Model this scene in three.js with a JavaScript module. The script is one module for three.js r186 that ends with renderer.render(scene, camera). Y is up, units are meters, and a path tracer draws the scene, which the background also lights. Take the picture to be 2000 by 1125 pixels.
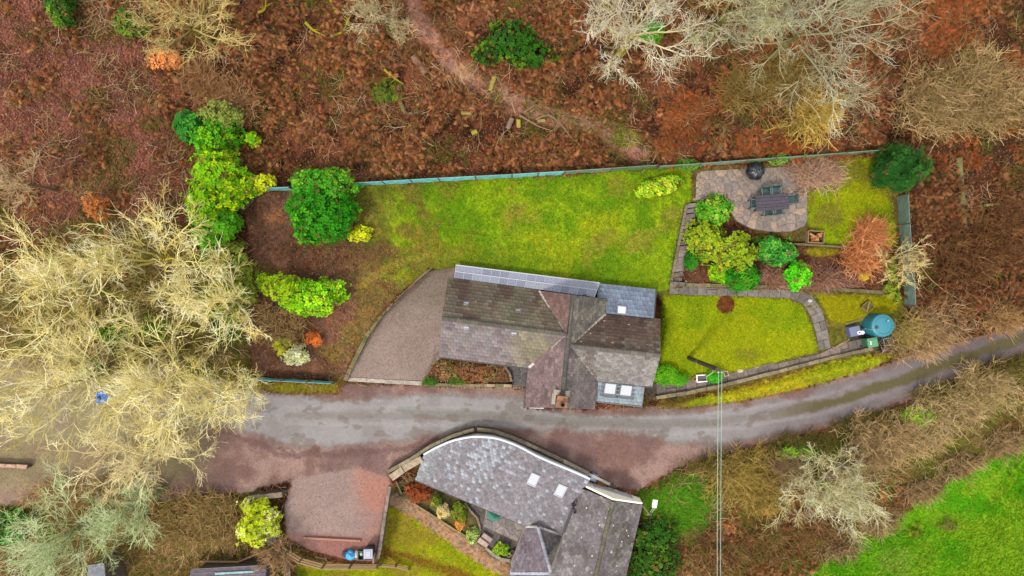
import * as THREE from 'three';
import { mergeGeometries } from 'three/addons/utils/BufferGeometryUtils.js';

// ---------------------------------------------------------------- camera, sky, sun, exposure
const ALT = 42.67, MPP = 0.032;                 // drone height above the lane, metres per photo pixel on the lane
const scene = new THREE.Scene();
const camera = new THREE.PerspectiveCamera(45.75, 16 / 9, 1, 600);
camera.position.set(0, ALT, 0); camera.up.set(0, 0, -1); camera.lookAt(0, 0, 0);
const renderer = new THREE.WebGLRenderer({ antialias: true });
renderer.toneMapping = THREE.LinearToneMapping;
renderer.toneMappingExposure = 2.8;
renderer.shadowMap.enabled = true;
{ // bright overcast sky, CIE distribution
  const w = 64, h = 32, d = new Float32Array(w * h * 4);
  for (let j = 0; j < h; j++) for (let i = 0; i < w; i++) {
    const el = Math.max(0, ((j + 0.5) / h - 0.5) * Math.PI), L = 0.82 * (1 + 2 * Math.sin(el)) / 3, k = (j * w + i) * 4;
    d[k] = L; d[k + 1] = L; d[k + 2] = L * 1.01; d[k + 3] = 1;
  }
  const t = new THREE.DataTexture(d, w, h, THREE.RGBAFormat, THREE.FloatType);
  t.mapping = THREE.EquirectangularReflectionMapping; t.magFilter = THREE.LinearFilter; t.needsUpdate = true;
  scene.background = t; scene.environment = t;
}
const sun = new THREE.DirectionalLight(0xfff3e2, 1.5);
sun.position.set(-18, 40, 22); sun.castShadow = true; sun.shadow.radius = 20;
Object.assign(sun.shadow.camera, { left: -45, right: 45, top: 35, bottom: -35, near: 1, far: 120 });
sun.shadow.mapSize.set(2048, 2048); scene.add(sun, sun.target);

// ---------------------------------------------------------------- numbers
const rng = (s) => () => { s |= 0; s = s + 0x6D2B79F5 | 0; let t = Math.imul(s ^ s >>> 15, 1 | s); t = t + Math.imul(t ^ t >>> 7, 61 | t) ^ t; return ((t ^ t >>> 14) >>> 0) / 4294967296; };
let rnd = rng(7);
const rr = (a, b) => a + (b - a) * rnd(), pick = (a) => a[Math.floor(rnd() * a.length)];
const V = (x, y, z) => new THREE.Vector3(x, y, z);
const cl = (x, a = 0, b = 1) => x < a ? a : x > b ? b : x, ss = (a, b, x) => { const t = cl((x - a) / (b - a)); return t * t * (3 - 2 * t); }, mix = (a, b, t) => a + (b - a) * t;
const LAT = new Float32Array(65536); { const q = rng(99); for (let i = 0; i < 65536; i++) LAT[i] = q(); }
function vn(x, y) { const xi = Math.floor(x), yi = Math.floor(y); let fx = x - xi, fy = y - yi; fx = fx * fx * (3 - 2 * fx); fy = fy * fy * (3 - 2 * fy); const a = xi & 255, b = (xi + 1) & 255, c = (yi & 255) << 8, d = ((yi + 1) & 255) << 8; const p = LAT[a | c], q = LAT[b | c], r = LAT[a | d], s = LAT[b | d]; return p + (q - p) * fx + (r - p) * fy + (p - q - r + s) * fx * fy; }
const fbm = (x, y, o = 4) => { let s = 0, a = 0.5, t = 0; for (let i = 0; i < o; i++) { s += a * vn(x, y); t += a; x = x * 2.03 + 17.1; y = y * 2.03 + 5.7; a *= 0.5; } return s / t; };
// colours are picked as they look in daylight (sRGB 0..255) and turned to base colour by the light level of the place
const LEVEL = 2.3, lin = (c) => { c /= 255; return c <= 0.04045 ? c / 12.92 : ((c + 0.055) / 1.055) ** 2.4; }, enc = (c) => 255 * (c <= 0.0031308 ? c * 12.92 : 1.055 * c ** (1 / 2.4) - 0.055);
const C = (r, g, b, k = 1) => new THREE.Color().setRGB(Math.min(0.82, lin(r) / LEVEL * k), Math.min(0.82, lin(g) / LEVEL * k), Math.min(0.82, lin(b) / LEVEL * k));
const mix3 = (a, b, t) => [mix(a[0], b[0], t), mix(a[1], b[1], t), mix(a[2], b[2], t)];

// ---------------------------------------------------------------- place: photo points to metres
const W3 = (px, py, h = 0) => { const k = MPP * (1 - h / ALT); return V((px - 1000) * k, h, (py - 562.5) * k); };
class Zone { // signed distance (photo pixels, positive inside) to an outline, on a coarse grid
  constructor(pts) {
    this.pts = pts; const x0 = -160, y0 = -160, st = 5, w = 466, h = 291; this.g = new Float32Array(w * h); const n = pts.length;
    for (let j = 0; j < h; j++) for (let i = 0; i < w; i++) {
      const x = x0 + i * st, y = y0 + j * st; let d = 1e12, ins = false;
      for (let k = 0, m = n - 1; k < n; m = k++) {
        const ax = pts[m][0], ay = pts[m][1], bx = pts[k][0], by = pts[k][1], ex = bx - ax, ey = by - ay;
        const t = cl(((x - ax) * ex + (y - ay) * ey) / (ex * ex + ey * ey + 1e-9)), qx = x - ax - t * ex, qy = y - ay - t * ey, q = qx * qx + qy * qy; if (q < d) d = q;
        if ((ay > y) !== (by > y) && x < (bx - ax) * (y - ay) / (by - ay) + ax) ins = !ins;
      }
      this.g[j * w + i] = Math.sqrt(d) * (ins ? 1 : -1);
    }
  }
  d(x, y) { const fx = cl((x + 160) / 5, 0, 464.99), fy = cl((y + 160) / 5, 0, 289.99), i = fx | 0, j = fy | 0, a = fx - i, b = fy - j, k = j * 466 + i, g = this.g; return (g[k] * (1 - a) + g[k + 1] * a) * (1 - b) + (g[k + 466] * (1 - a) + g[k + 467] * a) * b; }
}
const Z = {
  lane: new Zone([[-150, 690], [300, 712], [470, 752], [545, 768], [658, 770], [676, 750], [825, 753], [1000, 757], [1028, 760], [1030, 798], [1160, 800], [1258, 794], [1330, 797], [1450, 783], [1560, 760], [1680, 728], [1760, 700], [1850, 674], [1920, 654], [2150, 590], [2150, 640], [2000, 690], [1900, 730], [1800, 772], [1700, 810], [1600, 840], [1500, 866], [1400, 890], [1330, 912], [1262, 948], [1245, 960], [1150, 938], [1050, 886], [990, 858], [930, 846], [870, 862], [757, 922], [765, 945], [700, 925], [570, 938], [480, 962], [330, 978], [-150, 990]]),
  asphalt: new Zone([[-150, 700], [470, 760], [660, 776], [830, 768], [1030, 775], [1100, 805], [1260, 806], [1330, 806], [1450, 790], [1560, 768], [1680, 736], [1760, 706], [1850, 680], [1920, 660], [2150, 595], [2150, 635], [2000, 686], [1900, 726], [1800, 768], [1700, 804], [1600, 832], [1500, 855], [1400, 872], [1300, 866], [1200, 850], [1100, 842], [1000, 842], [930, 836], [850, 852], [750, 866], [680, 876], [600, 874], [540, 868], [490, 850], [440, 835], [300, 850], [-150, 870]]),
  drive: new Zone([[678, 742], [700, 690], [740, 622], [790, 572], [838, 530], [892, 522], [880, 600], [860, 700], [846, 712], [826, 750]]),
  parking: new Zone([[572, 935], [700, 912], [757, 930], [766, 948], [757, 985], [742, 1072], [736, 1098], [680, 1094], [600, 1072], [560, 1052], [553, 990], [568, 952]]),
  frontbed: new Zone([[850, 690], [836, 722], [824, 752], [1000, 753], [997, 735], [985, 716], [960, 690]]),
  porch: new Zone([[956, 690], [1036, 690], [1030, 756], [1000, 755], [998, 735], [985, 715]]),
  garden: new Zone([[478, 378], [505, 372], [700, 362], [1000, 345], [1280, 328], [1352, 326], [1350, 392], [1326, 480], [1314, 556], [1300, 574], [1240, 590], [1000, 590], [890, 540], [838, 522], [786, 568], [735, 620], [694, 690], [668, 742], [530, 737], [495, 733], [480, 640], [500, 545], [480, 440]]),
  house: new Zone([[868, 560], [1292, 575], [1300, 640], [1280, 752], [1165, 760], [1160, 790], [1030, 785], [1030, 720], [860, 690]]),
  rlawn: new Zone([[1298, 578], [1400, 577], [1540, 584], [1566, 600], [1586, 640], [1596, 686], [1500, 709], [1430, 727], [1330, 742], [1276, 740], [1290, 640]]),
  tri: new Zone([[1592, 574], [1735, 577], [1762, 592], [1742, 612], [1652, 632], [1622, 628], [1605, 597]]),
  plawn: new Zone([[1577, 345], [1600, 325], [1645, 308], [1720, 302], [1742, 400], [1752, 484], [1600, 480], [1577, 440]]),
  terrace: new Zone([[1350, 326], [1720, 300], [1756, 380], [1762, 486], [1570, 480], [1500, 462], [1440, 436], [1415, 405], [1350, 396]]),
  beds: new Zone([[1362, 396], [1415, 405], [1440, 436], [1500, 462], [1570, 482], [1762, 488], [1758, 570], [1560, 560], [1338, 556], [1345, 480]]),
  rgarden: new Zone([[1285, 570], [1345, 556], [1765, 574], [1770, 630], [1700, 690], [1420, 760], [1262, 785], [1262, 745], [1292, 640]]),
  lpath: new Zone([[1258, 750], [1400, 736], [1600, 690], [1660, 660], [1700, 630], [1752, 630], [1745, 680], [1620, 702], [1420, 756], [1262, 780]]),
  verge: new Zone([[1268, 797], [1360, 776], [1500, 742], [1620, 706], [1720, 688], [1765, 692], [1680, 730], [1560, 762], [1450, 785], [1340, 799]]),
  lverge: new Zone([[480, 746], [665, 748], [655, 768], [540, 768], [470, 752]]),
  field: new Zone([[1560, 1260], [1572, 1122], [1620, 1086], [1720, 1032], [1800, 972], [1880, 922], [1960, 882], [2160, 780], [2160, 1260]]),
  yard: new Zone([[764, 950], [812, 930], [1130, 960], [1120, 1260], [572, 1260], [578, 1100], [738, 1102]]),
  blawn: new Zone([[755, 985], [800, 1003], [900, 1062], [960, 1092], [990, 1126], [990, 1260], [576, 1260], [580, 1100], [736, 1102], [742, 1075]]),
  gpath: new Zone([[764, 958], [800, 975], [850, 1008], [905, 1047], [965, 1080], [1005, 1112], [1000, 1130], [965, 1120], [900, 1078], [850, 1040], [790, 1003], [757, 985]]),
  court: new Zone([[872, 960], [1030, 1026], [1020, 1070], [996, 1100], [960, 1090], [935, 1062], [936, 1020], [905, 985]]),
  hollow: new Zone([[830, 880], [930, 848], [1060, 890], [1150, 936], [1262, 985], [1235, 1260], [900, 1260], [800, 960]]),
  ebank: new Zone([[1245, 962], [1330, 915], [1400, 892], [1600, 844], [1800, 776], [2000, 694], [2160, 640], [2160, 1260], [1230, 1260]]),
  steps: new Zone([[1340, 390], [1366, 390], [1358, 430], [1346, 480], [1338, 558], [1306, 558], [1318, 480]]),
  trees: new Zone([[-150, 560], [150, 430], [330, 420], [490, 520], [520, 700], [480, 760], [500, 860], [330, 960], [-150, 960]]),
  lowleft: new Zone([[-150, 960], [330, 972], [545, 955], [556, 1050], [580, 1100], [578, 1260], [-150, 1260]]),
};
const DIRTPATH = [[790, -40], [830, 60], [880, 130], [960, 180], [1040, 215], [1120, 235], [1190, 262], [1250, 300]];
function segd(x, y, P) { let d = 1e9; for (let k = 1; k < P.length; k++) { const [ax, ay] = P[k - 1], [bx, by] = P[k], ex = bx - ax, ey = by - ay, t = cl(((x - ax) * ex + (y - ay) * ey) / (ex * ex + ey * ey)); d = Math.min(d, Math.hypot(x - ax - t * ex, y - ay - t * ey)); } return d; }
const lerpTab = (T, x) => { if (x <= T[0][0]) return T[0][1]; for (let i = 1; i < T.length; i++) if (x <= T[i][0]) { const t = (x - T[i - 1][0]) / (T[i][0] - T[i - 1][0]); return mix(T[i - 1][1], T[i][1], t * t * (3 - 2 * t)); } return T[T.length - 1][1]; };
const BASE = [[-160, 6.2], [0, 5.1], [330, 2.8], [560, 1.7], [700, 0.6], [770, 0.05], [890, 0], [1000, -0.3], [1260, -0.9]];
function hpx(x, y) { // height of the ground seen at a photo point
  let h = lerpTab(BASE, y); const L = (z, v, b0, b1) => { const t = ss(b0, b1, z.d(x, y)); if (t > 0) h = mix(h, v, t); };
  h += 0.25 * (fbm(x / 160 + 3, y / 160, 2) - 0.5);
  L(Z.ebank, -0.1 - 2.2 * ss(0, 330, Z.ebank.d(x, y)), 0, 12);
  L(Z.rgarden, mix(1.15, 0.55, cl((y - 575) / 170)), -4, 12);
  L(Z.beds, 1.75, -2, 14); L(Z.terrace, 2.5, -2, 14);
  L(Z.steps, mix(2.35, 1.08, cl((y - 396) / 156)), -2, 4);
  L(Z.lpath, 0.45, -2, 5); L(Z.verge, mix(0.1, 0.42, ss(0, 18, Z.verge.d(x, y))), -2, 6);
  L(Z.drive, mix(0.1, 0.35, cl((745 - y) / 200)), -6, 8); L(Z.house, 0.3, -5, 8); L(Z.frontbed, 0.5, -1, 5); L(Z.porch, 0.22, -2, 3);
  L(Z.hollow, -1.9, 0, 30); L(Z.yard, -1.7, -2, 14); L(Z.parking, -0.05, -3, 4);
  L(Z.lane, 0.02 * (vn(x / 90, y / 60) - 0.5), -14, 2);
  return h;
}
const G = (px, py, dy = 0) => { const h = hpx(px, py); return W3(px, py, h + dy); };
// terrain grid in metres
const GX0 = -37, GZ0 = -22.4, GST = 0.16, GNX = 464, GNZ = 281, GN = GNX * GNZ;
const gP = new Float32Array(GN * 2), gY = new Float32Array(GN), gB = new Float32Array(GN);
for (let j = 0; j < GNZ; j++) for (let i = 0; i < GNX; i++) {
  const X = GX0 + i * GST, Zz = GZ0 + j * GST, k = j * GNX + i; let h = i ? gB[k - 1] : 0, x, y;
  for (let q = 0; q < 7; q++) { const m = MPP * (1 - h / ALT); x = 1000 + X / m; y = 562.5 + Zz / m; h = mix(h, hpx(x, y), 0.7); }
  gP[2 * k] = x; gP[2 * k + 1] = y; gB[k] = h;
  const smooth = Math.max(Z.lane.d(x, y), Z.drive.d(x, y), Z.parking.d(x, y), Z.porch.d(x, y)), grass = Math.max(Z.garden.d(x, y), Z.rlawn.d(x, y), Z.field.d(x, y), Z.terrace.d(x, y), Z.blawn.d(x, y), Z.lpath.d(x, y), Z.court.d(x, y));
  const amp = mix(mix(0.3, 0.07, ss(-6, 8, grass)), 0.012, ss(-6, 4, smooth));
  gY[k] = h + amp * (fbm(X * 0.9, Zz * 0.9, 4) - 0.5);
}
const gAt = (A, X, Zz) => { const fx = cl((X - GX0) / GST, 0, GNX - 1.001), fz = cl((Zz - GZ0) / GST, 0, GNZ - 1.001), i = fx | 0, j = fz | 0, a = fx - i, b = fz - j, k = j * GNX + i; return (A[k] * (1 - a) + A[k + 1] * a) * (1 - b) + (A[k + GNX] * (1 - a) + A[k + GNX + 1] * a) * b; };
const groundY = (X, Zz) => gAt(gY, X, Zz);
const onGround = (px, py) => { const p = G(px, py); p.y = groundY(p.x, p.z); return p; };
// foot of a thing whose point at height ht shows at the photo point
const foot = (px, py, ht) => { let g = hpx(px, py), p; for (let q = 0; q < 3; q++) { p = W3(px, py, g + ht); g = groundY(p.x, p.z); } p.y = g; return p; };
console.log('terrain done');

// ---------------------------------------------------------------- helpers for objects
const used = {};
function numbered(n) { const k = used[n] = (used[n] ?? -1) + 1; return k ? `${n}_${String(k).padStart(3, '0')}` : n; }
function tag(o, label, category, group) { o.userData.label = label; o.userData.category = category; if (group) o.userData.group = group; return o; }
function thing(name, label, category, pos, turn = 0, group) { const o = new THREE.Group(); o.name = numbered(name); if (pos) o.position.copy(pos); o.rotation.y = turn; scene.add(o); return tag(o, label, category, group); }
const shade = (m) => { m.castShadow = m.receiveShadow = true; return m; };
function part(parent, name, geo, mat) { const m = shade(new THREE.Mesh(Array.isArray(geo) ? merge(geo) : geo, mat)); m.name = parent === scene ? numbered(name) : name; parent.add(m); return m; }
function struct(name, geo, mat, label) { const m = part(scene, name, geo, mat); m.userData.kind = 'structure'; if (label) m.userData.label = label; return m; }
function clean(g) { g = g.index ? g.toNonIndexed() : g; for (const k of Object.keys(g.attributes)) if (!['position', 'normal', 'uv', 'color'].includes(k)) g.deleteAttribute(k); if (!g.attributes.uv) g.setAttribute('uv', new THREE.BufferAttribute(new Float32Array(g.attributes.position.count * 2), 2)); return g; }
const merge = (a) => mergeGeometries(a.map(clean));
function bx(w, h, d, x = 0, y = 0, z = 0, ry = 0, rx = 0, rz = 0) { const g = new THREE.BoxGeometry(w, h, d).toNonIndexed(); if (rx) g.rotateX(rx); if (rz) g.rotateZ(rz); if (ry) g.rotateY(ry); return g.translate(x, y, z); }
// box with chamfered top edges: reads softer in the light
function cbx(w, h, d, x = 0, y = 0, z = 0, ry = 0, c = 0.015) {
  const P = (a, b) => [[-a, -b], [a, -b], [a, b], [-a, b]], rings = [[P(w / 2, d / 2), -h / 2], [P(w / 2, d / 2), h / 2 - c], [P(w / 2 - c, d / 2 - c), h / 2]], v = [];
  for (let r = 0; r < 2; r++) for (let i = 0; i < 4; i++) { const j = (i + 1) % 4, [A, ya] = rings[r], [B, yb] = rings[r + 1]; const q = [[A[i][0], ya, A[i][1]], [A[j][0], ya, A[j][1]], [B[j][0], yb, B[j][1]], [B[i][0], yb, B[i][1]]]; v.push(...q[0], ...q[2], ...q[1], ...q[0], ...q[3], ...q[2]); }
  const T = rings[2][0], y2 = h / 2; v.push(T[0][0], y2, T[0][1], T[2][0], y2, T[2][1], T[1][0], y2, T[1][1], T[0][0], y2, T[0][1], T[3][0], y2, T[3][1], T[2][0], y2, T[2][1]);
  const B = rings[0][0]; v.push(B[0][0], -y2, B[0][1], B[1][0], -y2, B[1][1], B[2][0], -y2, B[2][1], B[0][0], -y2, B[0][1], B[2][0], -y2, B[2][1], B[3][0], -y2, B[3][1]);
  const g = new THREE.BufferGeometry(); g.setAttribute('position', new THREE.Float32BufferAttribute(v, 3)); if (ry) g.rotateY(ry); g.translate(x, y, z); return finish(g);
}
function finish(g, us = 1) { const p = g.attributes.position, uv = new Float32Array(p.count * 2); for (let i = 0; i < p.count; i++) { uv[2 * i] = (p.getX(i) + p.getY(i) * 0.37) * us; uv[2 * i + 1] = (p.getZ(i) + p.getY(i) * 0.81) * us; } g.setAttribute('uv', new THREE.BufferAttribute(uv, 2)); g.computeVertexNormals(); return g; }
// closed prism from a top outline (3D points) and a vector down
function slab(top, down) {
  const n = top.length, q = top.map((p) => new THREE.Vector2(p.x, p.z)), rev = THREE.ShapeUtils.area(q) > 0, T = rev ? [...top].reverse() : top, q2 = T.map((p) => new THREE.Vector2(p.x, p.z));
  const f = THREE.ShapeUtils.triangulateShape(q2, []), v = [], add = (p) => v.push(p.x, p.y, p.z), b = T.map((p) => p.clone().add(down));
  for (const [a, c, d] of f) { add(T[a]); add(T[c]); add(T[d]); add(b[a]); add(b[d]); add(b[c]); }
  for (let i = 0; i < n; i++) { const j = (i + 1) % n; add(T[i]); add(b[i]); add(T[j]); add(T[j]); add(b[i]); add(b[j]); }
  const g = new THREE.BufferGeometry(); g.setAttribute('position', new THREE.Float32BufferAttribute(v, 3)); return finish(g);
}
const DOWN = (t) => V(0, -t, 0);
function cyl(r0, r1, h, n = 16, x = 0, y = 0, z = 0) { return new THREE.CylinderGeometry(r1, r0, h, n).toNonIndexed().translate(x, y + h / 2, z); }
function lathe(pts, n = 24) { return new THREE.LatheGeometry(pts.map(([r, y]) => new THREE.Vector2(r, y)), n).toNonIndexed(); }
function bar(a, b, w, h = w) { const d = b.clone().sub(a), L = d.length(), g = new THREE.BoxGeometry(w, h, L).toNonIndexed(); g.applyMatrix4(new THREE.Matrix4().lookAt(b, a, Math.abs(d.y) > L * 0.98 ? V(1, 0, 0) : V(0, 1, 0))); const m = a.clone().add(b).multiplyScalar(0.5); return g.translate(m.x, m.y, m.z); }
// tubes collected in one buffer, coloured along
class Tubes {
  constructor() { this.v = []; this.n = []; this.c = []; this.i = []; }
  add(pts, r0, r1, sides, col, col1 = col) {
    const base = this.v.length / 3, m = pts.length, up = V(0.31, 0.9, 0.2), t = V(), a = V(), b = V();
    for (let k = 0; k < m; k++) {
      t.copy(pts[Math.min(m - 1, k + 1)]).sub(pts[Math.max(0, k - 1)]).normalize(); a.crossVectors(t, up); if (a.lengthSq() < 1e-4) a.set(1, 0, 0); a.normalize(); b.crossVectors(t, a);
      const f = k / (m - 1), r = mix(r0, r1, f), p = pts[k];
      for (let s = 0; s < sides; s++) { const g = s / sides * Math.PI * 2, cx = Math.cos(g), sx = Math.sin(g), nx = a.x * cx + b.x * sx, ny = a.y * cx + b.y * sx, nz = a.z * cx + b.z * sx; this.v.push(p.x + nx * r, p.y + ny * r, p.z + nz * r); this.n.push(nx, ny, nz); this.c.push(mix(col.r, col1.r, f), mix(col.g, col1.g, f), mix(col.b, col1.b, f)); }
    }
    for (let k = 0; k < m - 1; k++) for (let s = 0; s < sides; s++) { const p = base + k * sides + s, q = base + k * sides + (s + 1) % sides; this.i.push(p, q, p + sides, q, q + sides, p + sides); }
    for (let s = 1; s < sides - 1; s++) { const e = base + (m - 1) * sides; this.i.push(e, e + s, e + s + 1); }
  }
  geo() { const g = new THREE.BufferGeometry(); g.setAttribute('position', new THREE.Float32BufferAttribute(this.v, 3)); g.setAttribute('normal', new THREE.Float32BufferAttribute(this.n, 3)); g.setAttribute('color', new THREE.Float32BufferAttribute(this.c, 3)); g.setIndex(this.i); return g; }
}
function wire(pts, r, sides = 6) { return new THREE.TubeGeometry(new THREE.CatmullRomCurve3(pts), pts.length * 6, r, sides).toNonIndexed(); }

// ---------------------------------------------------------------- textures and materials
function tex(w, h, f, rep = 1, srgb = true) { const d = new Uint8Array(w * h * 4); for (let j = 0; j < h; j++) for (let i = 0; i < w; i++) { const c = f(i, j), k = (j * w + i) * 4; d[k] = c[0]; d[k + 1] = c[1]; d[k + 2] = c[2]; d[k + 3] = 255; } const t = new THREE.DataTexture(d, w, h); t.wrapS = t.wrapT = THREE.RepeatWrapping; t.magFilter = THREE.LinearFilter; t.minFilter = THREE.LinearMipmapLinearFilter; t.generateMipmaps = true; if (srgb) t.colorSpace = THREE.SRGBColorSpace; t.repeat.set(rep, rep); t.needsUpdate = true; return t; }
const tile = (x, y, P, o) => { let s = 0, a = 0.5, t = 0; for (let q = 0; q < o; q++) { const xi = Math.floor(x), yi = Math.floor(y); let fx = x - xi, fy = y - yi; fx = fx * fx * (3 - 2 * fx); fy = fy * fy * (3 - 2 * fy); const m = (u) => ((u % P) + P) % P, L = (i, j) => LAT[(m(i) + q * 37 & 255) | ((m(j) + q * 11 & 255) << 8)]; s += a * mix(mix(L(xi, yi), L(xi + 1, yi), fx), mix(L(xi, yi + 1), L(xi + 1, yi + 1), fx), fy); t += a; a *= 0.55; x *= 2; y *= 2; P *= 2; } return s / t; };
const grainT = tex(256, 256, (i, j) => { const a = tile(i / 32, j / 32, 8, 5), b = 175 + 110 * (a - 0.5) + 40 * (LAT[(i * 71 + j * 131) & 65535] - 0.5), g = cl(b + 40, 0, 255); return [g, g, g]; }, 0.9);
const bumpT = tex(256, 256, (i, j) => { const a = tile(i / 16, j / 16, 16, 5), g = cl(128 + 220 * (a - 0.5) + 50 * (LAT[(i * 37 + j * 91) & 65535] - 0.5), 0, 255); return [g, g, g]; }, 1.3, false);
const woodT = tex(256, 256, (i, j) => { const a = tile(i / 4, j / 64, 64, 4), g = cl(165 + 150 * (a - 0.5), 60, 255); return [g, g * 0.98, g * 0.95]; }, 1.5);
const mcache = {};
function mat(r, g, b, o = {}) { const k = [r, g, b, JSON.stringify(o)].join(); if (mcache[k]) return mcache[k]; const { rough = 0.85, plain, wood, bump = 0.006, k: kk = 1, ...more } = o; const m = new THREE.MeshStandardMaterial({ color: C(r, g, b, (plain ? 1 : wood ? 2.1 : 1.35) * kk), roughness: rough, ...more }); if (!plain) { m.map = wood ? woodT : grainT; if (bump) { m.bumpMap = bumpT; m.bumpScale = bump; } } return mcache[k] = m; }
const vcol = (o = {}) => new THREE.MeshPhysicalMaterial({ vertexColors: true, specularIntensity: 0.3, roughness: 0.85, side: THREE.DoubleSide, ...o });
// ---------------------------------------------------------------- ground colours (soil, litter, moss, grass, gravel, plus painted shade behind the lean-to)
const gX = new Float32Array(GN), gY2 = new Float32Array(GN); for (let k = 0; k < GN; k++) { gX[k] = gP[2 * k]; gY2[k] = gP[2 * k + 1]; }
const ell = (x, y, cx, cy, rx, ry) => 1 - Math.hypot((x - cx) / rx, (y - cy) / ry);
function grassCol(a, b, y, n1, n2, n3, dry) { let c = mix3(a, b, ss(0.3, 0.7, n2)); c = mix3(c, y, ss(0.5, 0.72, n1)); return dry ? mix3(c, dry, ss(0.58, 0.72, n3)) : c; }
function groundCol(x, y) {
  const n1 = fbm(x / 120 + 9, y / 120, 3), n2 = fbm(x / 34, y / 34 + 40, 3), n3 = fbm(x / 60 + 70, y / 60, 4), n4 = vn(x / 5, y / 5), n5 = vn(x / 2.2 + 5, y / 2.2), e = (n2 - 0.5) * 26 + (n4 - 0.5) * 10, e2 = (n4 - 0.5) * 5 + (n5 - 0.5) * 3;
  // woodland floor
  let c = mix3([84, 50, 30], [130, 80, 54], ss(0.32, 0.66, n1)); c = mix3(c, [50, 32, 20], ss(0.48, 0.66, fbm(x / 26 + 300, y / 26, 3)) * 0.75); c = mix3(c, [164, 108, 78], ss(0.56, 0.74, fbm(x / 18 + 500, y / 18, 3)) * 0.45);
  c = mix3(c, mix3([146, 94, 80], [110, 70, 60], ss(0.3, 0.7, n2)), ss(420, 250, x + (n1 - 0.5) * 220) * ss(520, 380, y));
  c = mix3(c, [88, 76, 34], ss(0.58, 0.72, n3) * 0.55);
  c = mix3(c, [168, 122, 104], ss(34, 6, segd(x, y, DIRTPATH) + e * 0.5));
  c = mix3(c, [190, 150, 112], ss(0.2, 0.8, ell(x, y, 905, 140, 40, 34) + e * 0.01) * 0.8);
  c = mix3(c, [134, 140, 52], ss(0.1, 0.6, ell(x, y, 1222, 268, 40, 28) + e * 0.012));
  c = mix3(c, [70, 48, 30], ss(1750, 1880, x) * ss(640, 500, y) * 0.7);
  const T = ss(-20, 60, Z.trees.d(x, y) + e); c = mix3(c, grassCol([146, 126, 74], [132, 140, 46], [166, 144, 92], n1, n2, n3, [140, 108, 80]), T);
  const E = ss(-4, 20, Z.ebank.d(x, y) + e); c = mix3(c, grassCol([138, 114, 64], [104, 120, 36], [158, 130, 82], n1, n2, n3, [112, 80, 50]), E);
  c = mix3(c, [88, 148, 24], E * ss(-0.25, 0.35, ell(x, y, 1310, 980, 90, 62) + e * 0.014));
  c = mix3(c, [92, 130, 26], E * ss(0, 0.5, ell(x, y, 1560, 880, 60, 26) + e * 0.014) * 0.8);
  c = mix3(c, [74, 50, 32], E * ss(26, 0, Z.ebank.d(x, y)) * 0.8);
  c = mix3(c, grassCol([120, 92, 50], [104, 116, 40], [160, 122, 78], n1, n2, n3, [140, 110, 66]), ss(-6, 18, Z.lowleft.d(x, y) + e));
  c = mix3(c, [176, 136, 108], ss(-0.1, 0.4, ell(x, y, 320, 1095, 30, 50) + e * 0.01) * 0.8);
  // garden west of the steps
  const gd = Z.garden.d(x, y);
  if (gd > -12) {
    const toLawn = ss(600, 860, x + (n1 - 0.5) * 180 + (n2 - 0.5) * 120 - 0.8 * Math.max(0, y - 470));
    let g = grassCol([100, 142, 16], [142, 172, 20], [164, 174, 26], n1, n2, n3, [150, 146, 50]);
    g = mix3(g, [128, 102, 54], ss(0.46, 0.62, fbm(x / 38 + 200, y / 38, 4)) * ss(1080, 740, x + 0.3 * (420 - y)) * 0.85); g = mix3(g, [96, 132, 14], ss(0.54, 0.7, fbm(x / 22 + 20, y / 22 + 77, 3)) * 0.5);
    let s = mix3([104, 74, 54], [136, 98, 78], ss(0.3, 0.7, n2)); s = mix3(s, [128, 112, 52], ss(0.54, 0.68, n3) * 0.7); s = mix3(s, [176, 120, 78], ss(0.1, 0.7, ell(x, y, 540, 425, 38, 26)) * 0.7);
    g = mix3(s, g, toLawn); g = mix3(g, [172, 150, 62], ss(8, 0, Math.abs(segd(x, y, [[700, 560], [760, 520], [820, 500], [900, 496]]) - 2) + e2) * 0.5);
    g = mix3(g, [104, 128, 20], ss(70, 0, segd(x, y, [[890, 508], [1180, 545], [1285, 560]])) * 0.3);  // shadow north of the rear lean-to, painted into the lawn colour
    c = mix3(c, g, ss(-3, 4, gd + e2));
  }
  c = mix3(c, mix3([86, 56, 40], [128, 88, 70], n2), ss(-3, 4, Z.beds.d(x, y) + e2)); c = mix3(c, [148, 108, 92], ss(-3, 3, Z.beds.d(x, y)) * ss(0.05, 0.5, ell(x, y, 1630, 545, 90, 30) + e * 0.012) * 0.8);
  c = mix3(c, [150, 140, 24], ss(0.05, 0.5, ell(x, y, 1606, 492, 52, 13) + e * 0.012));
  c = mix3(c, [112, 108, 40], ss(-3, 4, Z.rgarden.d(x, y) + e2)); c = mix3(c, mix3([96, 82, 40], [124, 104, 60], n2), ss(-3, 4, Z.terrace.d(x, y) + e2));
  c = mix3(c, grassCol([134, 160, 14], [166, 182, 18], [182, 182, 20], n1, n2, n3, [152, 152, 44]), ss(-2, 4, Z.rlawn.d(x, y) + e2)); c = mix3(c, [138, 128, 60], Z.rlawn.d(x, y) > 0 ? ss(0.1, 0.6, ell(x, y, 1460, 692, 38, 22) + e * 0.015) * 0.7 : 0);
  c = mix3(c, [112, 66, 34], ss(-0.05, 0.12, ell(x, y, 1417, 595, 19, 19) + e2 * 0.02));
  c = mix3(c, grassCol([150, 150, 16], [174, 172, 18], [190, 176, 18], n1, n2, n3), ss(-2, 4, Z.tri.d(x, y) + e2));
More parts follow.
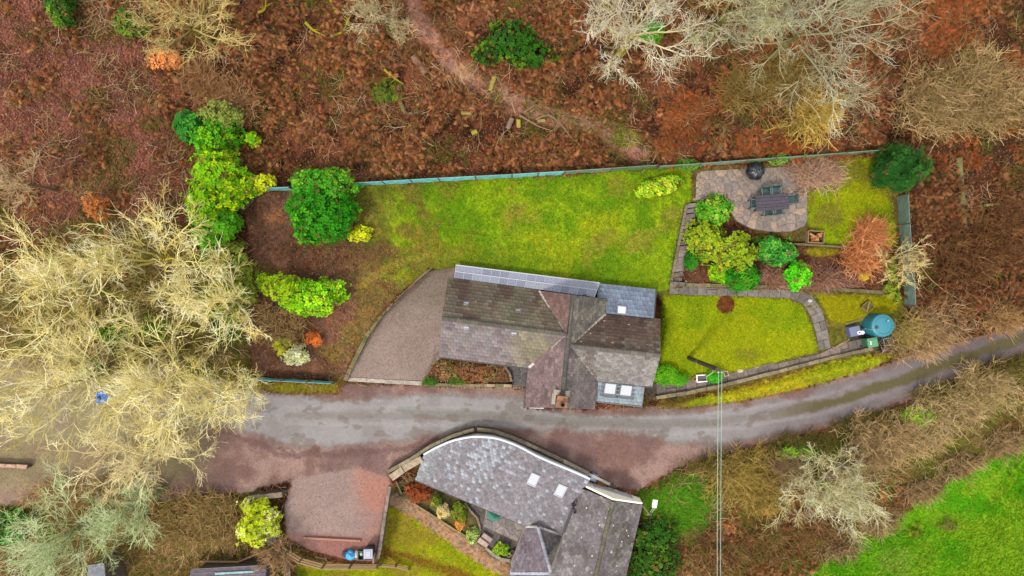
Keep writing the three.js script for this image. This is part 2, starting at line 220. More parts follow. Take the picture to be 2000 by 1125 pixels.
  c = mix3(c, grassCol([122, 150, 12], [152, 170, 14], [168, 172, 18], n1, n2, n3, [132, 120, 50]), ss(-3, 6, Z.plawn.d(x, y) + e2 * 2 - 40 * ss(0.3, 0.9, ell(x, y, 1592, 350, 56, 46)))); c = mix3(c, [178, 138, 112], ss(0.15, 0.7, ell(x, y, 1598, 332, 52, 30) + e * 0.01) * 0.85);
  c = mix3(c, mix3([74, 66, 56], [108, 98, 90], n2), ss(-2, 2, Z.lpath.d(x, y)));
  c = mix3(c, grassCol([136, 150, 22], [164, 172, 24], [182, 172, 30], n1, n2, n3, [140, 112, 50]), ss(-2, 5, Z.verge.d(x, y) + e2 * 1.6)); c = mix3(c, [150, 142, 34], ss(-2, 5, Z.lverge.d(x, y) + e2 * 1.6));
  c = mix3(c, grassCol([76, 168, 8], [110, 192, 12], [158, 196, 34], n1, n2, n3, [150, 190, 40]), ss(-4, 8, Z.field.d(x, y) + e)); c = mix3(c, [196, 188, 110], Z.field.d(x, y) > 0 ? ss(0.1, 0.7, ell(x, y, 1745, 1095, 60, 50) + e * 0.02) * 0.6 : 0);
  c = mix3(c, mix3([104, 100, 54], [120, 108, 74], n2), ss(-3, 4, Z.yard.d(x, y)));
  c = mix3(c, grassCol([138, 152, 18], [170, 178, 20], [184, 178, 30], n1, n2, n3, [160, 140, 50]), ss(-3, 6, Z.blawn.d(x, y) + e2)); c = mix3(c, [124, 74, 34], Z.blawn.d(x, y) > -4 ? ss(14, 3, segd(x, y, [[735, 1078], [800, 1088], [870, 1112], [930, 1135]]) + e * 0.5) * 0.85 : 0);
  c = mix3(c, [178, 142, 112], ss(-4, 5, Z.gpath.d(x, y) + e2 * 1.5)); c = mix3(c, [104, 94, 92], ss(-2, 2, Z.court.d(x, y)));
  c = mix3(c, mix3([104, 70, 46], [124, 92, 66], n2), ss(-1, 2, Z.frontbed.d(x, y) + e2 * 0.4)); c = mix3(c, [112, 110, 110], ss(-1, 1, Z.porch.d(x, y)));
  // lane: red dirt margins, worn asphalt, moss down the middle
  const ld = Z.lane.d(x, y);
  if (ld > -10) {
    let l = mix3([130, 96, 88], [164, 134, 124], ss(0.3, 0.7, n2)); l = mix3(l, [116, 88, 86], ss(0.5, 0.66, n3) * 0.6);
    let a = mix3([152, 148, 150], [168, 163, 165], n1); a = mix3(a, [138, 130, 130], ss(0.48, 0.7, n3) * 0.55); a = mix3(a, [132, 132, 128], ss(12, 3, segd(x, y, [[780, 800], [900, 806], [1000, 812], [1100, 822], [1280, 826], [1400, 826]]) + e * 0.35) * 0.8);
    a = mix3(a, [124, 120, 118], ss(10, 5, segd(x, y, [[1300, 842], [1272, 880], [1256, 930]]) + e * 0.15) * 0.8);
    a = mix3(a, [98, 90, 50], ss(13, 5, segd(x, y, [[1500, 812], [1640, 782], [1760, 742], [1860, 706], [2000, 660]]) + e * 0.5) * 0.85 * ss(1480, 1640, x + e * 2)); a = mix3(a, [130, 119, 123], ss(1350, 1600, x) * 0.8); a = mix3(a, [96, 84, 88], ss(1650, 1950, x + e) * 0.55);
    { const q = segd(x, y, [[560, 812], [760, 812], [960, 818], [1120, 828], [1300, 832], [1450, 818], [1600, 792], [1760, 742], [1880, 700], [2080, 632]]) + (n3 - 0.5) * 5; a = mix3(a, [128, 118, 112], ss(9, 3, q + e * 0.25) * 0.45); a = mix3(a, [174, 168, 168], ss(7, 2, Math.abs(q - 17) + Math.abs(e) * 0.2) * 0.4 * ss(1900, 1400, x)); a = mix3(a, [110, 96, 84], ss(0.6, 0.72, fbm(x / 24 + 61, y / 16 + 8, 3)) * 0.4); }
    a = mix3(a, [120, 106, 96], ss(12, 2, Z.asphalt.d(x, y) + e * 0.4) * 0.5);
    a = mix3(a, [94, 87, 46], ss(13, 5, segd(x, y, [[1490, 814], [1640, 783], [1760, 743], [1860, 706], [2080, 632]]) + e * 0.4) * 0.85 * ss(1470, 1620, x + e * 2));
    l = mix3(l, a, ss(-6, 8, Z.asphalt.d(x, y) + e * 0.8));
    l = mix3(l, [104, 74, 72], ss(10, 2, Math.abs(Z.asphalt.d(x, y) + 12 + e * 0.8)) * ss(820, 860, y) * ss(1000, 820, x) * 0.55);
    const lt = ss(-40, 40, Z.trees.d(x, y)) * ss(470, 360, x); l = mix3(l, mix3([146, 124, 96], [150, 142, 92], n2), lt * 0.85);
    c = mix3(c, l, ss(-3, 4, ld + e2 * 1.6));
  }
  c = mix3(c, mix3([144, 124, 116], [166, 146, 136], n2), ss(-1, 1.5, Z.drive.d(x, y) + e2 * 0.3)); c = mix3(c, [126, 118, 100], ss(0, 12, Z.drive.d(x, y)) * ss(650, 560, y + e) * 0.5);
  { let p = mix3([156, 132, 128], [170, 144, 136], n2); p = mix3(p, [178, 122, 106], ss(680, 730, x + e - (y - 990) * 0.12) * 0.95); p = mix3(p, [158, 102, 94], ss(1036, 1062, y + e * 0.6) * 0.9); p = mix3(p, [148, 126, 122], ss(0.5, 0.7, n3) * 0.45); p = mix3(p, [118, 78, 74], ss(0.56, 0.7, n3) * ss(1045, 1065, y) * 0.6); c = mix3(c, p, ss(-5, 4, Z.parking.d(x, y) + e2)); }
  return c;
}
const TW = 2048, TH = 1240, groundTex = (() => {
  const d = new Uint8Array(TW * TH * 4), w = (GNX - 1) * GST, h = (GNZ - 1) * GST, fine = rng(5);
  for (let j = 0; j < TH; j++) for (let i = 0; i < TW; i++) {
    const X = GX0 + (i + 0.5) / TW * w, Zz = GZ0 + (j + 0.5) / TH * h, x = gAt(gX, X, Zz), y = gAt(gY2, X, Zz), c = groundCol(x, y), hard = Math.max(Z.lane.d(x, y), Z.drive.d(x, y), Z.parking.d(x, y));
    const soft = ss(4, -4, hard), tar = ss(-2, 6, Z.asphalt.d(x, y)), q = 1 + (vn(X * 7, Zz * 7) - 0.5) * mix(0.12, 0.7, soft) + (fine() - 0.5) * mix(mix(0.5, 0.2, tar), 0.75, soft) + (vn(X * 16, Zz * 16) - 0.5) * mix(0.22, 0.1, tar), k = (j * TW + i) * 4, hue = soft * (vn(X * 4 + 90, Zz * 4) - 0.5) * 0.3;
    d[k] = cl(enc(lin(c[0]) / LEVEL * q * (1 + hue)), 0, 255); d[k + 1] = cl(enc(lin(c[1]) / LEVEL * q), 0, 255); d[k + 2] = cl(enc(lin(c[2]) / LEVEL * q * (1 - hue)), 0, 255); d[k + 3] = 255;
  }
  const t = new THREE.DataTexture(d, TW, TH); t.colorSpace = THREE.SRGBColorSpace; t.magFilter = THREE.LinearFilter; t.minFilter = THREE.LinearMipmapLinearFilter; t.generateMipmaps = true; t.wrapS = t.wrapT = THREE.MirroredRepeatWrapping; t.needsUpdate = true; return t;
})();
console.log('ground texture done');
const groundMat = (rough, bump) => { const b = bumpT.clone(); b.repeat.set(GNX * GST * 1.1, GNZ * GST * 1.1); return new THREE.MeshPhysicalMaterial({ map: groundTex, roughness: rough, specularIntensity: rough === 1 ? 0.2 : 0.6, bumpMap: b, bumpScale: bump }); };
const earthM = groundMat(1, 0.03), hardM = groundMat(0.8, 0.006), turfM = groundMat(1, 0.02);
const gNrm = new Float32Array(GN * 3); for (let j = 0; j < GNZ; j++) for (let i = 0; i < GNX; i++) { const k = j * GNX + i, a = gY[j * GNX + Math.max(0, i - 1)], b = gY[j * GNX + Math.min(GNX - 1, i + 1)], c = gY[Math.max(0, j - 1) * GNX + i], d = gY[Math.min(GNZ - 1, j + 1) * GNX + i], n = V(a - b, 2 * GST, c - d).normalize(); gNrm.set([n.x, n.y, n.z], 3 * k); }
const guv = (X, Zz) => [(X - GX0) / ((GNX - 1) * GST), (Zz - GZ0) / ((GNZ - 1) * GST)];
{ // the terrain, then a wide skirt of the same ground out to the horizon
  const v = [], n = [], u = [], idx = [];
  for (let j = 0; j < GNZ; j++) for (let i = 0; i < GNX; i++) { const k = j * GNX + i, X = GX0 + i * GST, Zz = GZ0 + j * GST; v.push(X, gY[k], Zz); n.push(gNrm[3 * k], gNrm[3 * k + 1], gNrm[3 * k + 2]); u.push(...guv(X, Zz)); }
  for (let j = 0; j < GNZ - 1; j++) for (let i = 0; i < GNX - 1; i++) { const k = j * GNX + i; idx.push(k, k + GNX, k + 1, k + 1, k + GNX, k + GNX + 1); }
  const ring = []; for (let i = 0; i < GNX; i++) ring.push([i, 0]); for (let j = 1; j < GNZ; j++) ring.push([GNX - 1, j]); for (let i = GNX - 2; i >= 0; i--) ring.push([i, GNZ - 1]); for (let j = GNZ - 2; j > 0; j--) ring.push([0, j]);
  const off = v.length / 3;
  for (const [i, j] of ring) { const k = j * GNX + i, X = GX0 + i * GST, Zz = GZ0 + j * GST, f = 7, y = gY[k] - Zz * 0.25; v.push(X * f, y, Zz * f); n.push(0, 1, 0); u.push(...guv(X * f, Zz * f)); }
  for (let q = 0; q < ring.length; q++) { const p = (q + 1) % ring.length, A = ring[q][1] * GNX + ring[q][0], B = ring[p][1] * GNX + ring[p][0]; idx.push(A, B, off + q, B, off + p, off + q); }
  const g = new THREE.BufferGeometry(); g.setAttribute('position', new THREE.Float32BufferAttribute(v, 3)); g.setAttribute('normal', new THREE.Float32BufferAttribute(n, 3)); g.setAttribute('uv', new THREE.Float32BufferAttribute(u, 2)); g.setIndex(idx);
  struct('woodland_ground', g, earthM, 'brown leaf-littered woodland floor around the two houses');
}
// a sheet of the terrain inside a zone, laid a little above it
function sheet(name, zone, lift, m, label, wob = 3) {
  const v = [], n = [], u = [], D = (k) => zone.d(gX[k], gY2[k]) + (vn(gX[k] / 9, gY2[k] / 9) - 0.5) * wob;
  const P = (k) => [GX0 + (k % GNX) * GST, gY[k] + lift, GZ0 + (k / GNX | 0) * GST, gNrm[3 * k], gNrm[3 * k + 1], gNrm[3 * k + 2]], out = (p) => { v.push(p[0], p[1], p[2]); n.push(p[3], p[4], p[5]); u.push(...guv(p[0], p[2])); };
  const tri = (a, b, c) => { const ks = [a, b, c], ds = ks.map(D); if (ds[0] < 0 && ds[1] < 0 && ds[2] < 0) return; const poly = []; for (let q = 0; q < 3; q++) { const r = (q + 1) % 3, A = P(ks[q]), B = P(ks[r]); if (ds[q] >= 0) poly.push(A); if ((ds[q] >= 0) !== (ds[r] >= 0)) { const t = ds[q] / (ds[q] - ds[r]); poly.push(A.map((x, w) => mix(x, B[w], t))); } } for (let q = 1; q < poly.length - 1; q++) { out(poly[0]); out(poly[q]); out(poly[q + 1]); } };
  for (let j = 0; j < GNZ - 1; j++) for (let i = 0; i < GNX - 1; i++) { const k = j * GNX + i; if (zone.d(gX[k], gY2[k]) < -14) continue; tri(k, k + GNX, k + 1); tri(k + 1, k + GNX, k + GNX + 1); }
  const g = new THREE.BufferGeometry(); g.setAttribute('position', new THREE.Float32BufferAttribute(v, 3)); g.setAttribute('normal', new THREE.Float32BufferAttribute(n, 3)); g.setAttribute('uv', new THREE.Float32BufferAttribute(u, 2));
  return struct(name, g, m, label);
}
sheet('garden_ground', Z.garden, 0.012, turfM, 'long back lawn running into bare soil at its west end');
sheet('flower_bed', Z.beds, 0.012, earthM, 'terraced planting beds of brown soil below the patio');
sheet('terrace_ground', Z.terrace, 0.016, turfM, 'raised upper garden terrace carrying the patio');
sheet('terrace_lawn', Z.plawn, 0.022, turfM, 'bright green lawn east of the stone patio');
sheet('side_lawn', Z.rlawn, 0.014, turfM, 'yellow-green lawn east of the cottage');
sheet('corner_lawn', Z.tri, 0.014, turfM, 'small triangular mossy lawn above the oil tank');
sheet('verge', Z.verge, 0.020, turfM, 'grass verge between garden wall and lane');
sheet('verge', Z.lverge, 0.016, turfM, 'short grass strip outside the western roadside fence');
sheet('field', Z.field, 0.012, turfM, 'vivid green pasture in the south-east corner');
sheet('lower_lawn', Z.blawn, 0.012, turfM, 'mossy lower lawn west of the curved house', 5);
sheet('gravel_path', Z.gpath, 0.022, earthM, 'pale gravel path along the lower lawn');
sheet('courtyard', Z.court, 0.018, hardM, 'grey courtyard behind the curved house', 1);
sheet('lane', Z.lane, 0.010, hardM, 'worn asphalt lane with red dirt margins', 7);
sheet('driveway', Z.drive, 0.018, hardM, 'fine gravel driveway beside the cottage', 1);
sheet('parking_bay', Z.parking, 0.018, hardM, 'gravel parking bay with reddish side', 4);
sheet('planting_bed', Z.frontbed, 0.014, earthM, 'leafy bed in front of the cottage', 1);

// ---------------------------------------------------------------- ground cover that nobody could count
function leafGeo(l, w, bend) { const g = new THREE.BufferGeometry(), v = [0, 0, -l / 2, w / 2, bend, 0, -w / 2, bend, 0, 0, 0, l / 2], i = [0, 2, 1, 1, 2, 3]; g.setAttribute('position', new THREE.Float32BufferAttribute(v, 3)); g.setIndex(i); g.computeVertexNormals(); return g; }
function bladeGeo(n, h, w, lean, seed) { const q = rng(seed), v = []; for (let k = 0; k < n; k++) { const a = q() * 6.28, r = q() * 0.05, L = lean * (0.5 + q()), x = Math.cos(a) * r, z = Math.sin(a) * r, dx = Math.cos(a), dz = Math.sin(a), hh = h * (0.6 + 0.6 * q()); v.push(x - dz * w, 0, z + dx * w, x + dz * w, 0, z - dx * w, x + dx * L, hh, z + dz * L); } const g = new THREE.BufferGeometry(); g.setAttribute('position', new THREE.Float32BufferAttribute(v, 3)); g.computeVertexNormals(); return g; }
function frondGeo(len, pairs, arch, droop) { const v = [], rib = (t) => [0, arch * Math.sin(t * 2.2) - droop * t * t, len * t]; for (let k = 0; k < pairs; k++) { const t = 0.1 + 0.85 * k / pairs, p = rib(t), q = rib(t + 0.045), L = len * 0.34 * Math.sin(Math.PI * (0.22 + 0.74 * t)); for (const s of [-1, 1]) v.push(...p, ...q, s * L, p[1] - 0.05 - 0.03 * (k % 2), p[2] + L * 0.45); v.push(p[0] - 0.008, p[1], p[2], p[0] + 0.008, p[1], p[2], ...q); } const g = new THREE.BufferGeometry(); g.setAttribute('position', new THREE.Float32BufferAttribute(v, 3)); g.computeVertexNormals(); return g; }
const M4 = new THREE.Matrix4(), QT = new THREE.Quaternion(), EU = new THREE.Euler(), SC = V(1, 1, 1), TC = new THREE.Color();
function scatter(name, label, geo, m, items, parent = scene) { // items: [position, yaw, tiltX, tiltZ, scale, colour]
  const o = shade(new THREE.InstancedMesh(geo, m, items.length)); o.name = parent === scene ? numbered(name) : name;
  items.forEach(([p, yaw, tx, tz, s, c], i) => { EU.set(tx, yaw, tz, 'YXZ'); QT.setFromEuler(EU); SC.set(s, s, s); M4.compose(p, QT, SC); o.setMatrixAt(i, M4); o.setColorAt(i, c); });
  o.userData.kind = 'stuff'; if (label) o.userData.label = label; parent.add(o); return o;
}
const leafM = new THREE.MeshPhysicalMaterial({ roughness: 0.9, specularIntensity: 0.2, side: THREE.DoubleSide });
const paved = (x, y) => Math.max(Z.lane.d(x, y), Z.drive.d(x, y), Z.parking.d(x, y), Z.lpath.d(x, y), Z.court.d(x, y), Z.porch.d(x, y), Z.house.d(x, y) - 4, Z.hollow.d(x, y), Z.gpath.d(x, y));
const turf = (x, y) => Math.max(Z.garden.d(x, y), Z.rgarden.d(x, y), Z.terrace.d(x, y), Z.field.d(x, y), Z.blawn.d(x, y), Z.beds.d(x, y), Z.verge.d(x, y));
const jit = (c, a = 0.25) => { const k = 1 - a / 2 + a * rnd(), h = (rnd() - 0.5) * 0.16; return C(c[0], c[1], c[2]).multiply(TC.setRGB(k * (1 + h), k, k * (1 - h))); };
{
  rnd = rng(21); const leaves = [], fronds = [], fronds2 = [], grass = [], ivy = [];
  const LIT = [[160, 98, 74], [132, 82, 60], [184, 120, 84], [104, 68, 56], [164, 112, 96], [150, 90, 44], [196, 138, 96]];
  for (let k = 0; k < 300000; k++) {
    const x = rr(-60, 2060), y = rr(-60, 1185); if (paved(x, y) > 1 + 8 * (vn(x / 7, y / 7) - 0.7)) continue; const t = turf(x, y), inSoil = Z.garden.d(x, y) > 0 && x < 700 + 120 * vn(x / 40, y / 40) || Z.beds.d(x, y) > 0;
    if (t > 0 && !inSoil && rnd() > 0.05) continue;
    const west = ss(430, 250, x) * ss(520, 400, y), eb = Z.ebank.d(x, y) > 0, dens = inSoil ? 0.4 : eb ? 0.5 : 0.5 + 0.5 * west; if (rnd() > dens) continue;
    if (segd(x, y, DIRTPATH) < 16 && rnd() < 0.75) continue; const p = G(x, y); p.y = groundY(p.x, p.z) + rr(0.01, 0.1); leaves.push([p, rr(0, 6.28), rr(-0.5, 0.5), rr(-0.5, 0.5), rr(0.5, 1.35), (() => { const b = groundCol(x, y); return jit(mix3(pick(LIT), b, 0.45), 0.7).multiplyScalar(1.1); })()]);
  }
  // bracken: dense in the upper wood, on the east side and on the bank, in drifts
  const brk = (x, y) => { if (paved(x, y) > -4 || turf(x, y) > 2) return 0; if (ell(x, y, 1320, 975, 110, 80) > 0 || ell(x, y, 1010, 243, 120, 34) > 0.15) return 0; const n = fbm(x / 50 + 30, y / 50 + 11, 3) * 0.6 + fbm(x / 17 + 90, y / 17 + 31, 2) * 0.4; let d = 0; if (y < 345 && x > 250) d = ss(0.46, 0.61, n) * ss(260, 430, x + 90 * (n - 0.5)) * ss(8, 30, segd(x, y, DIRTPATH)); if (x > 1770 && y < 650) d = Math.max(d, ss(0.42, 0.58, n)); if (Z.ebank.d(x, y) > 8 && Z.field.d(x, y) < 0) d = Math.max(d, ss(0.45, 0.6, n) * ss(900, 1000, y) * 0.6); if (x < 260 && y < 560) d = Math.max(d, ss(0.55, 0.66, n) * 0.5); return d; };
  const FR = [[172, 102, 58], [142, 82, 48], [112, 66, 42], [198, 136, 88], [76, 48, 32], [160, 106, 82], [138, 104, 58], [104, 88, 42]];
  for (let k = 0; k < 700000; k++) { const x = rr(-60, 2060), y = rr(-60, 1185), d = brk(x, y); if (rnd() > d) continue; const p = G(x, y); p.y = groundY(p.x, p.z) + rr(0, 0.15) + 0.45 * ss(0.4, 0.7, fbm(x / 11 + 44, y / 11, 2)) * rnd(); const n = fbm(x / 70 + 60, y / 70, 2), red = x > 1280 && y < 340 ? pick([[178, 98, 52], [160, 84, 44], [150, 90, 56], [136, 96, 52]]) : pick(FR); (rnd() < 0.5 ? fronds : fronds2).push([p, rr(0, 6.28), rr(-0.6, 0.4), rr(-0.5, 0.5), rr(0.28, 0.66), jit(n > 0.5 ? red : pick(FR), 0.6).multiplyScalar((1.05 + 0.8 * (fbm(x / 28 + 5, y / 28, 2) - 0.4)) * (x > 1760 && y > 280 ? 0.72 : 1))]); }
  // grass tufts
  const GZ = [[Z.garden, [[126, 170, 18], [160, 184, 24], [98, 148, 20]], 62000], [Z.rlawn, [[150, 182, 14], [184, 196, 20], [120, 160, 14]], 26000], [Z.tri, [[170, 168, 16], [196, 184, 20]], 5000], [Z.plawn, [[138, 172, 12], [166, 186, 16]], 12000], [Z.verge, [[158, 172, 24], [186, 180, 30], [120, 140, 26]], 9000], [Z.lverge, [[158, 160, 34]], 1500], [Z.field, [[84, 180, 8], [116, 200, 14], [176, 206, 50]], 42000], [Z.blawn, [[160, 176, 20], [186, 190, 30]], 22000]];
  for (const [z, cs, n] of GZ) { const xs = z.pts.map((p) => p[0]), ys = z.pts.map((p) => p[1]), x0 = Math.min(...xs), x1 = Math.min(2050, Math.max(...xs)), y0 = Math.min(...ys), y1 = Math.min(1180, Math.max(...ys)); for (let k = 0; k < n; k++) { const x = rr(x0, x1), y = rr(y0, y1); if (z.d(x, y) < 0 || (z === Z.blawn && Z.gpath.d(x, y) > -2) || Z.parking.d(x, y) > -3) continue; if (z === Z.garden && (rnd() > ss(580, 880, x - 0.8 * Math.max(0, y - 470) + 160 * (fbm(x / 60, y / 60, 2) - 0.5)) || Z.house.d(x, y) > -8 || Z.drive.d(x, y) > -7)) continue; if (z === Z.plawn && ell(x, y, 1592, 345, 50, 40) > 0.2) continue; if (ell(x, y, 1417, 595, 18, 18) > 0) continue; const p = G(x, y); p.y = groundY(p.x, p.z); const b = groundCol(x, y); grass.push([p, rr(0, 6.28), 0, 0, rr(0.7, 1.9) * (z === Z.field ? 1.5 : 1), jit(mix3(pick(cs), b, 0.5), 0.5).multiplyScalar(z === Z.field ? 1.12 : 1.3)]); } }
  // rough grass, moss and bramble between
  for (let k = 0; k < 120000; k++) { const x = rr(-60, 2060), y = rr(-60, 1185); if (paved(x, y) > -1 || turf(x, y) > 0) continue; const n = fbm(x / 60 + 70, y / 60, 4); let d = ss(0.5, 0.66, n) * 0.5; if (Z.trees.d(x, y) > 0 || Z.lowleft.d(x, y) > 0) d = 0.8; if (Z.ebank.d(x, y) > 0) d = 0.75; if (rnd() > d) continue; const p = G(x, y); p.y = groundY(p.x, p.z); const b = groundCol(x, y), gr = ell(x, y, 1310, 980, 95, 66) > 0; ivy.push([p, rr(0, 6.28), 0, 0, rr(1.2, 3), jit(mix3(b, gr ? [92, 170, 20] : pick([[120, 140, 30], [150, 130, 60], [168, 150, 90], [96, 120, 30]]), 0.65), 0.5)]); }
  const sticks = []; for (let k = 0; k < 24000; k++) { const x = rr(-60, 2060), y = rr(-60, 1185); if (paved(x, y) > -3 || turf(x, y) > -2) continue; const n = fbm(x / 40 + 12, y / 40 + 66, 2); if (rnd() > ss(0.35, 0.7, n)) continue; const p = G(x, y); p.y = groundY(p.x, p.z) + rr(0.05, 0.3); sticks.push([p, rr(0, 6.28), rr(-0.3, 0.3), rr(-0.2, 0.2), rr(0.5, 1.6), jit(pick([[190, 150, 110], [160, 120, 84], [206, 176, 140], [120, 92, 64], [150, 140, 80]]), 0.5).multiplyScalar(1.2)]); }
  scatter('fallen_twigs', 'thin fallen twigs and dead stems strewn through the wood', (() => { const T = new Tubes(), w = new THREE.Color(1, 1, 1); T.add([V(0, 0, -0.4), V(0.05, 0.03, 0), V(-0.02, 0.02, 0.4)], 0.014, 0.006, 3, w); T.add([V(0.05, 0.03, 0), V(0.18, 0.08, 0.14), V(0.24, 0.06, 0.3)], 0.009, 0.005, 3, w); T.add([V(0.02, 0.02, 0.15), V(-0.14, 0.06, 0.28)], 0.008, 0.004, 3, w); const g = T.geo(); g.deleteAttribute('color'); return g; })(), leafM, sticks);
  const grit = []; for (let k = 0; k < 60000; k++) { const x = rr(-20, 2020), y = rr(500, 1110), dr = Z.drive.d(x, y) > 2, pk = Z.parking.d(x, y) > 2, di = Z.lane.d(x, y) > 0 && Z.asphalt.d(x, y) < 4; if (!(dr || pk || di)) continue; if (rnd() > (dr ? 0.8 : pk ? 0.7 : 0.6)) continue; const p = G(x, y); p.y = groundY(p.x, p.z) + 0.03; grit.push([p, rr(0, 6.28), rr(-0.5, 0.5), rr(-0.5, 0.5), rr(0.3, 1.05), jit(mix3(groundCol(x, y), pick([[206, 190, 180], [124, 106, 98], [180, 152, 138], [150, 130, 122]]), 0.5), 0.35)]); }
  scatter('loose_gravel', 'loose stones and grit on the drive, parking bay and lane edges', new THREE.IcosahedronGeometry(0.028, 0).scale(1, 0.6, 1), leafM, grit);
  for (let k = 0; k < 5000; k++) { const x = rr(1560, 2050), y = rr(780, 1180); if (Z.field.d(x, y) < 2 || rnd() > ss(0.4, 0.65, fbm(x / 24 + 7, y / 24, 2))) continue; const p = G(x, y); p.y = groundY(p.x, p.z); ivy.push([p, rr(0, 6.28), 0, 0, rr(0.8, 1.9), jit(pick([[96, 170, 14], [150, 190, 40], [120, 150, 40], [70, 140, 14]]), 0.5)]); }
  scatter('leaf_litter', 'fallen brown leaves carpeting the woodland floor', leafGeo(0.12, 0.075, 0.015), leafM, leaves);
  scatter('dead_bracken', 'collapsed rust-brown bracken fronds in the wood', frondGeo(0.72, 12, 0.2, 0.15), leafM, fronds);
  scatter('dead_bracken', 'dry curled bracken fronds between the others', frondGeo(0.5, 10, 0.12, 0.25), leafM, fronds2);
  scatter('lawn_grass', 'short mossy grass blades of the lawns and pasture', bladeGeo(5, 0.05, 0.010, 0.05, 3), leafM, grass);
  scatter('rough_grass', 'rough grass and undergrowth outside the gardens', bladeGeo(7, 0.09, 0.011, 0.10, 8), leafM, ivy);
  console.log('scatter', leaves.length, fronds.length + fronds2.length, grass.length, ivy.length);
}
// ---------------------------------------------------------------- roofs and houses
const ray = (px, py, pl) => { const a = W3(px, py, 0), o = V(0, ALT, 0), d = a.sub(o).normalize(), t = (pl.c - pl.n.dot(o)) / pl.n.dot(d); return o.addScaledVector(d, t); };
function plane(a, b, c) { const A = W3(...a), B = W3(...b), D = W3(...c), n = B.clone().sub(A).cross(D.clone().sub(A)).normalize(); if (n.y < 0) n.negate(); return { n, c: n.dot(A), A, B }; }
function clip2(poly, a, b, c) { const out = []; for (let i = 0; i < poly.length; i++) { const p = poly[i], q = poly[(i + 1) % poly.length], dp = a * p[0] + b * p[1] - c, dq = a * q[0] + b * q[1] - c; if (dp <= 0) out.push(p); if ((dp <= 0) !== (dq <= 0)) { const t = dp / (dp - dq); out.push([mix(p[0], q[0], t), mix(p[1], q[1], t)]); } } return out; }
const area2 = (P) => { let s = 0; for (let i = 0; i < P.length; i++) { const [a, b] = P[i], [c, d] = P[(i + 1) % P.length]; s += a * d - b * c; } return Math.abs(s) / 2; };
const rel = (g, parent) => g.translate(-parent.position.x, -parent.position.y, -parent.position.z);
const partW = (parent, name, geo, m) => part(parent, name, rel(Array.isArray(geo) ? merge(geo) : geo, parent), m);
const slateMats = {}, slateMat = (c) => { const q = c.map((x) => Math.round(x / 7) * 7), k = q.join(); return slateMats[k] ??= new THREE.MeshStandardMaterial({ color: C(q[0], q[1], q[2], 1.5), roughness: 0.72, map: grainT, bumpMap: bumpT, bumpScale: 0.006 }); };
// one slope: a deck with its courses of slates on it. P: outline in photo points, pl: its plane, pl.A -> pl.B runs along the eave
function roofSlope(house, P, pl, o) {
  const pts = P.map(([x, y]) => ray(x, y, pl)), u = pl.B.clone().sub(pl.A).normalize(), v = pl.n.clone().cross(u), cen = pts.reduce((s, p) => s.add(p), V(0, 0, 0)).multiplyScalar(1 / pts.length), O = pl.A;
  if (v.dot(cen.clone().sub(O)) < 0) { u.negate(); v.negate(); }
  const loc = pts.map((p) => { const d = p.clone().sub(O); return [d.dot(u), d.dot(v)]; }), T = o.t ?? 0.03;
  const deck = partW(house, 'roof_slope', slab(pts.map((p) => p.clone().addScaledVector(pl.n, -0.03)), DOWN(0.12)), mat(66, 60, 58)); if (o.label) deck.userData.label = o.label;
  const u0 = Math.min(...loc.map((p) => p[0])), u1 = Math.max(...loc.map((p) => p[0])), v0 = Math.min(...loc.map((p) => p[1])), v1 = Math.max(...loc.map((p) => p[1])), w = o.w ?? 0.3, e = o.e ?? 0.26, basis = new THREE.Matrix4().makeBasis(u, pl.n, v.clone().negate());
  const shape = (poly, b0) => slab(poly.map(([a, b]) => V(a, T + 0.032 * (1 - (b - b0) / e), -b)), V(0, -T, 0)), full = shape([[0, 0], [w - 0.008, 0], [w - 0.008, e - 0.004], [0, e - 0.004]], 0), loose = [];
  let row = 0;
  for (let b = v0; b < v1; b += e, row++) for (let a = u0 - w * (row % 2) * 0.5 - rnd() * 0.02; a < u1; a += w) {
    let poly = [[a, b], [a + w - 0.008, b], [a + w - 0.008, b + e - 0.004], [a, b + e - 0.004]];
    // clip the slate to the slope (the slope as subject, so bent outlines work)
    let q = loc; q = clip2(q, -1, 0, -a); q = clip2(q, 1, 0, a + w - 0.008); q = clip2(q, 0, -1, -b); q = clip2(q, 0, 1, b + e - 0.004); if (q.length < 3 || area2(q) < 0.006) continue;
    const whole = area2(q) > 0.985 * area2(poly), [tone, lone] = o.tone((a + w / 2 - u0) / (u1 - u0), (b + e / 2 - v0) / (v1 - v0), a, b), k = 0.89 + 0.22 * rnd(), c = tone.map((x) => x * k), dy = rnd() * 0.006;
    if (o.single || lone) {
      const m = shade(new THREE.Mesh(whole ? full : shape(q.map(([s, t]) => [s - a, t - b]), 0), slateMat(c))); m.name = 'slate';
      m.matrix.copy(basis); m.matrix.setPosition(O.clone().addScaledVector(u, a).addScaledVector(v, b).addScaledVector(pl.n, dy).sub(house.position)); m.matrix.decompose(m.position, m.quaternion, m.scale); deck.add(m);
    } else { const g = shape(whole ? poly : q, b); g.applyMatrix4(basis.clone().setPosition(O.clone().addScaledVector(pl.n, dy))); const cc = C(c[0], c[1], c[2], 1.5), n = g.attributes.position.count, col = new Float32Array(n * 3); for (let i = 0; i < n; i++) col.set([cc.r, cc.g, cc.b], 3 * i); g.setAttribute('color', new THREE.BufferAttribute(col, 3)); loose.push(g); }
  }
  if (loose.length) { const m = partW(house, 'slates', loose, slatesM); house.remove(m); deck.add(m); m.userData.kind = 'stuff'; }
  return { deck, pts, pl, loc };
}
const slatesM = new THREE.MeshStandardMaterial({ vertexColors: true, roughness: 0.72, map: grainT, bumpMap: bumpT, bumpScale: 0.006 });
const lerpV = (a, b, t) => a.clone().lerp(b, t);
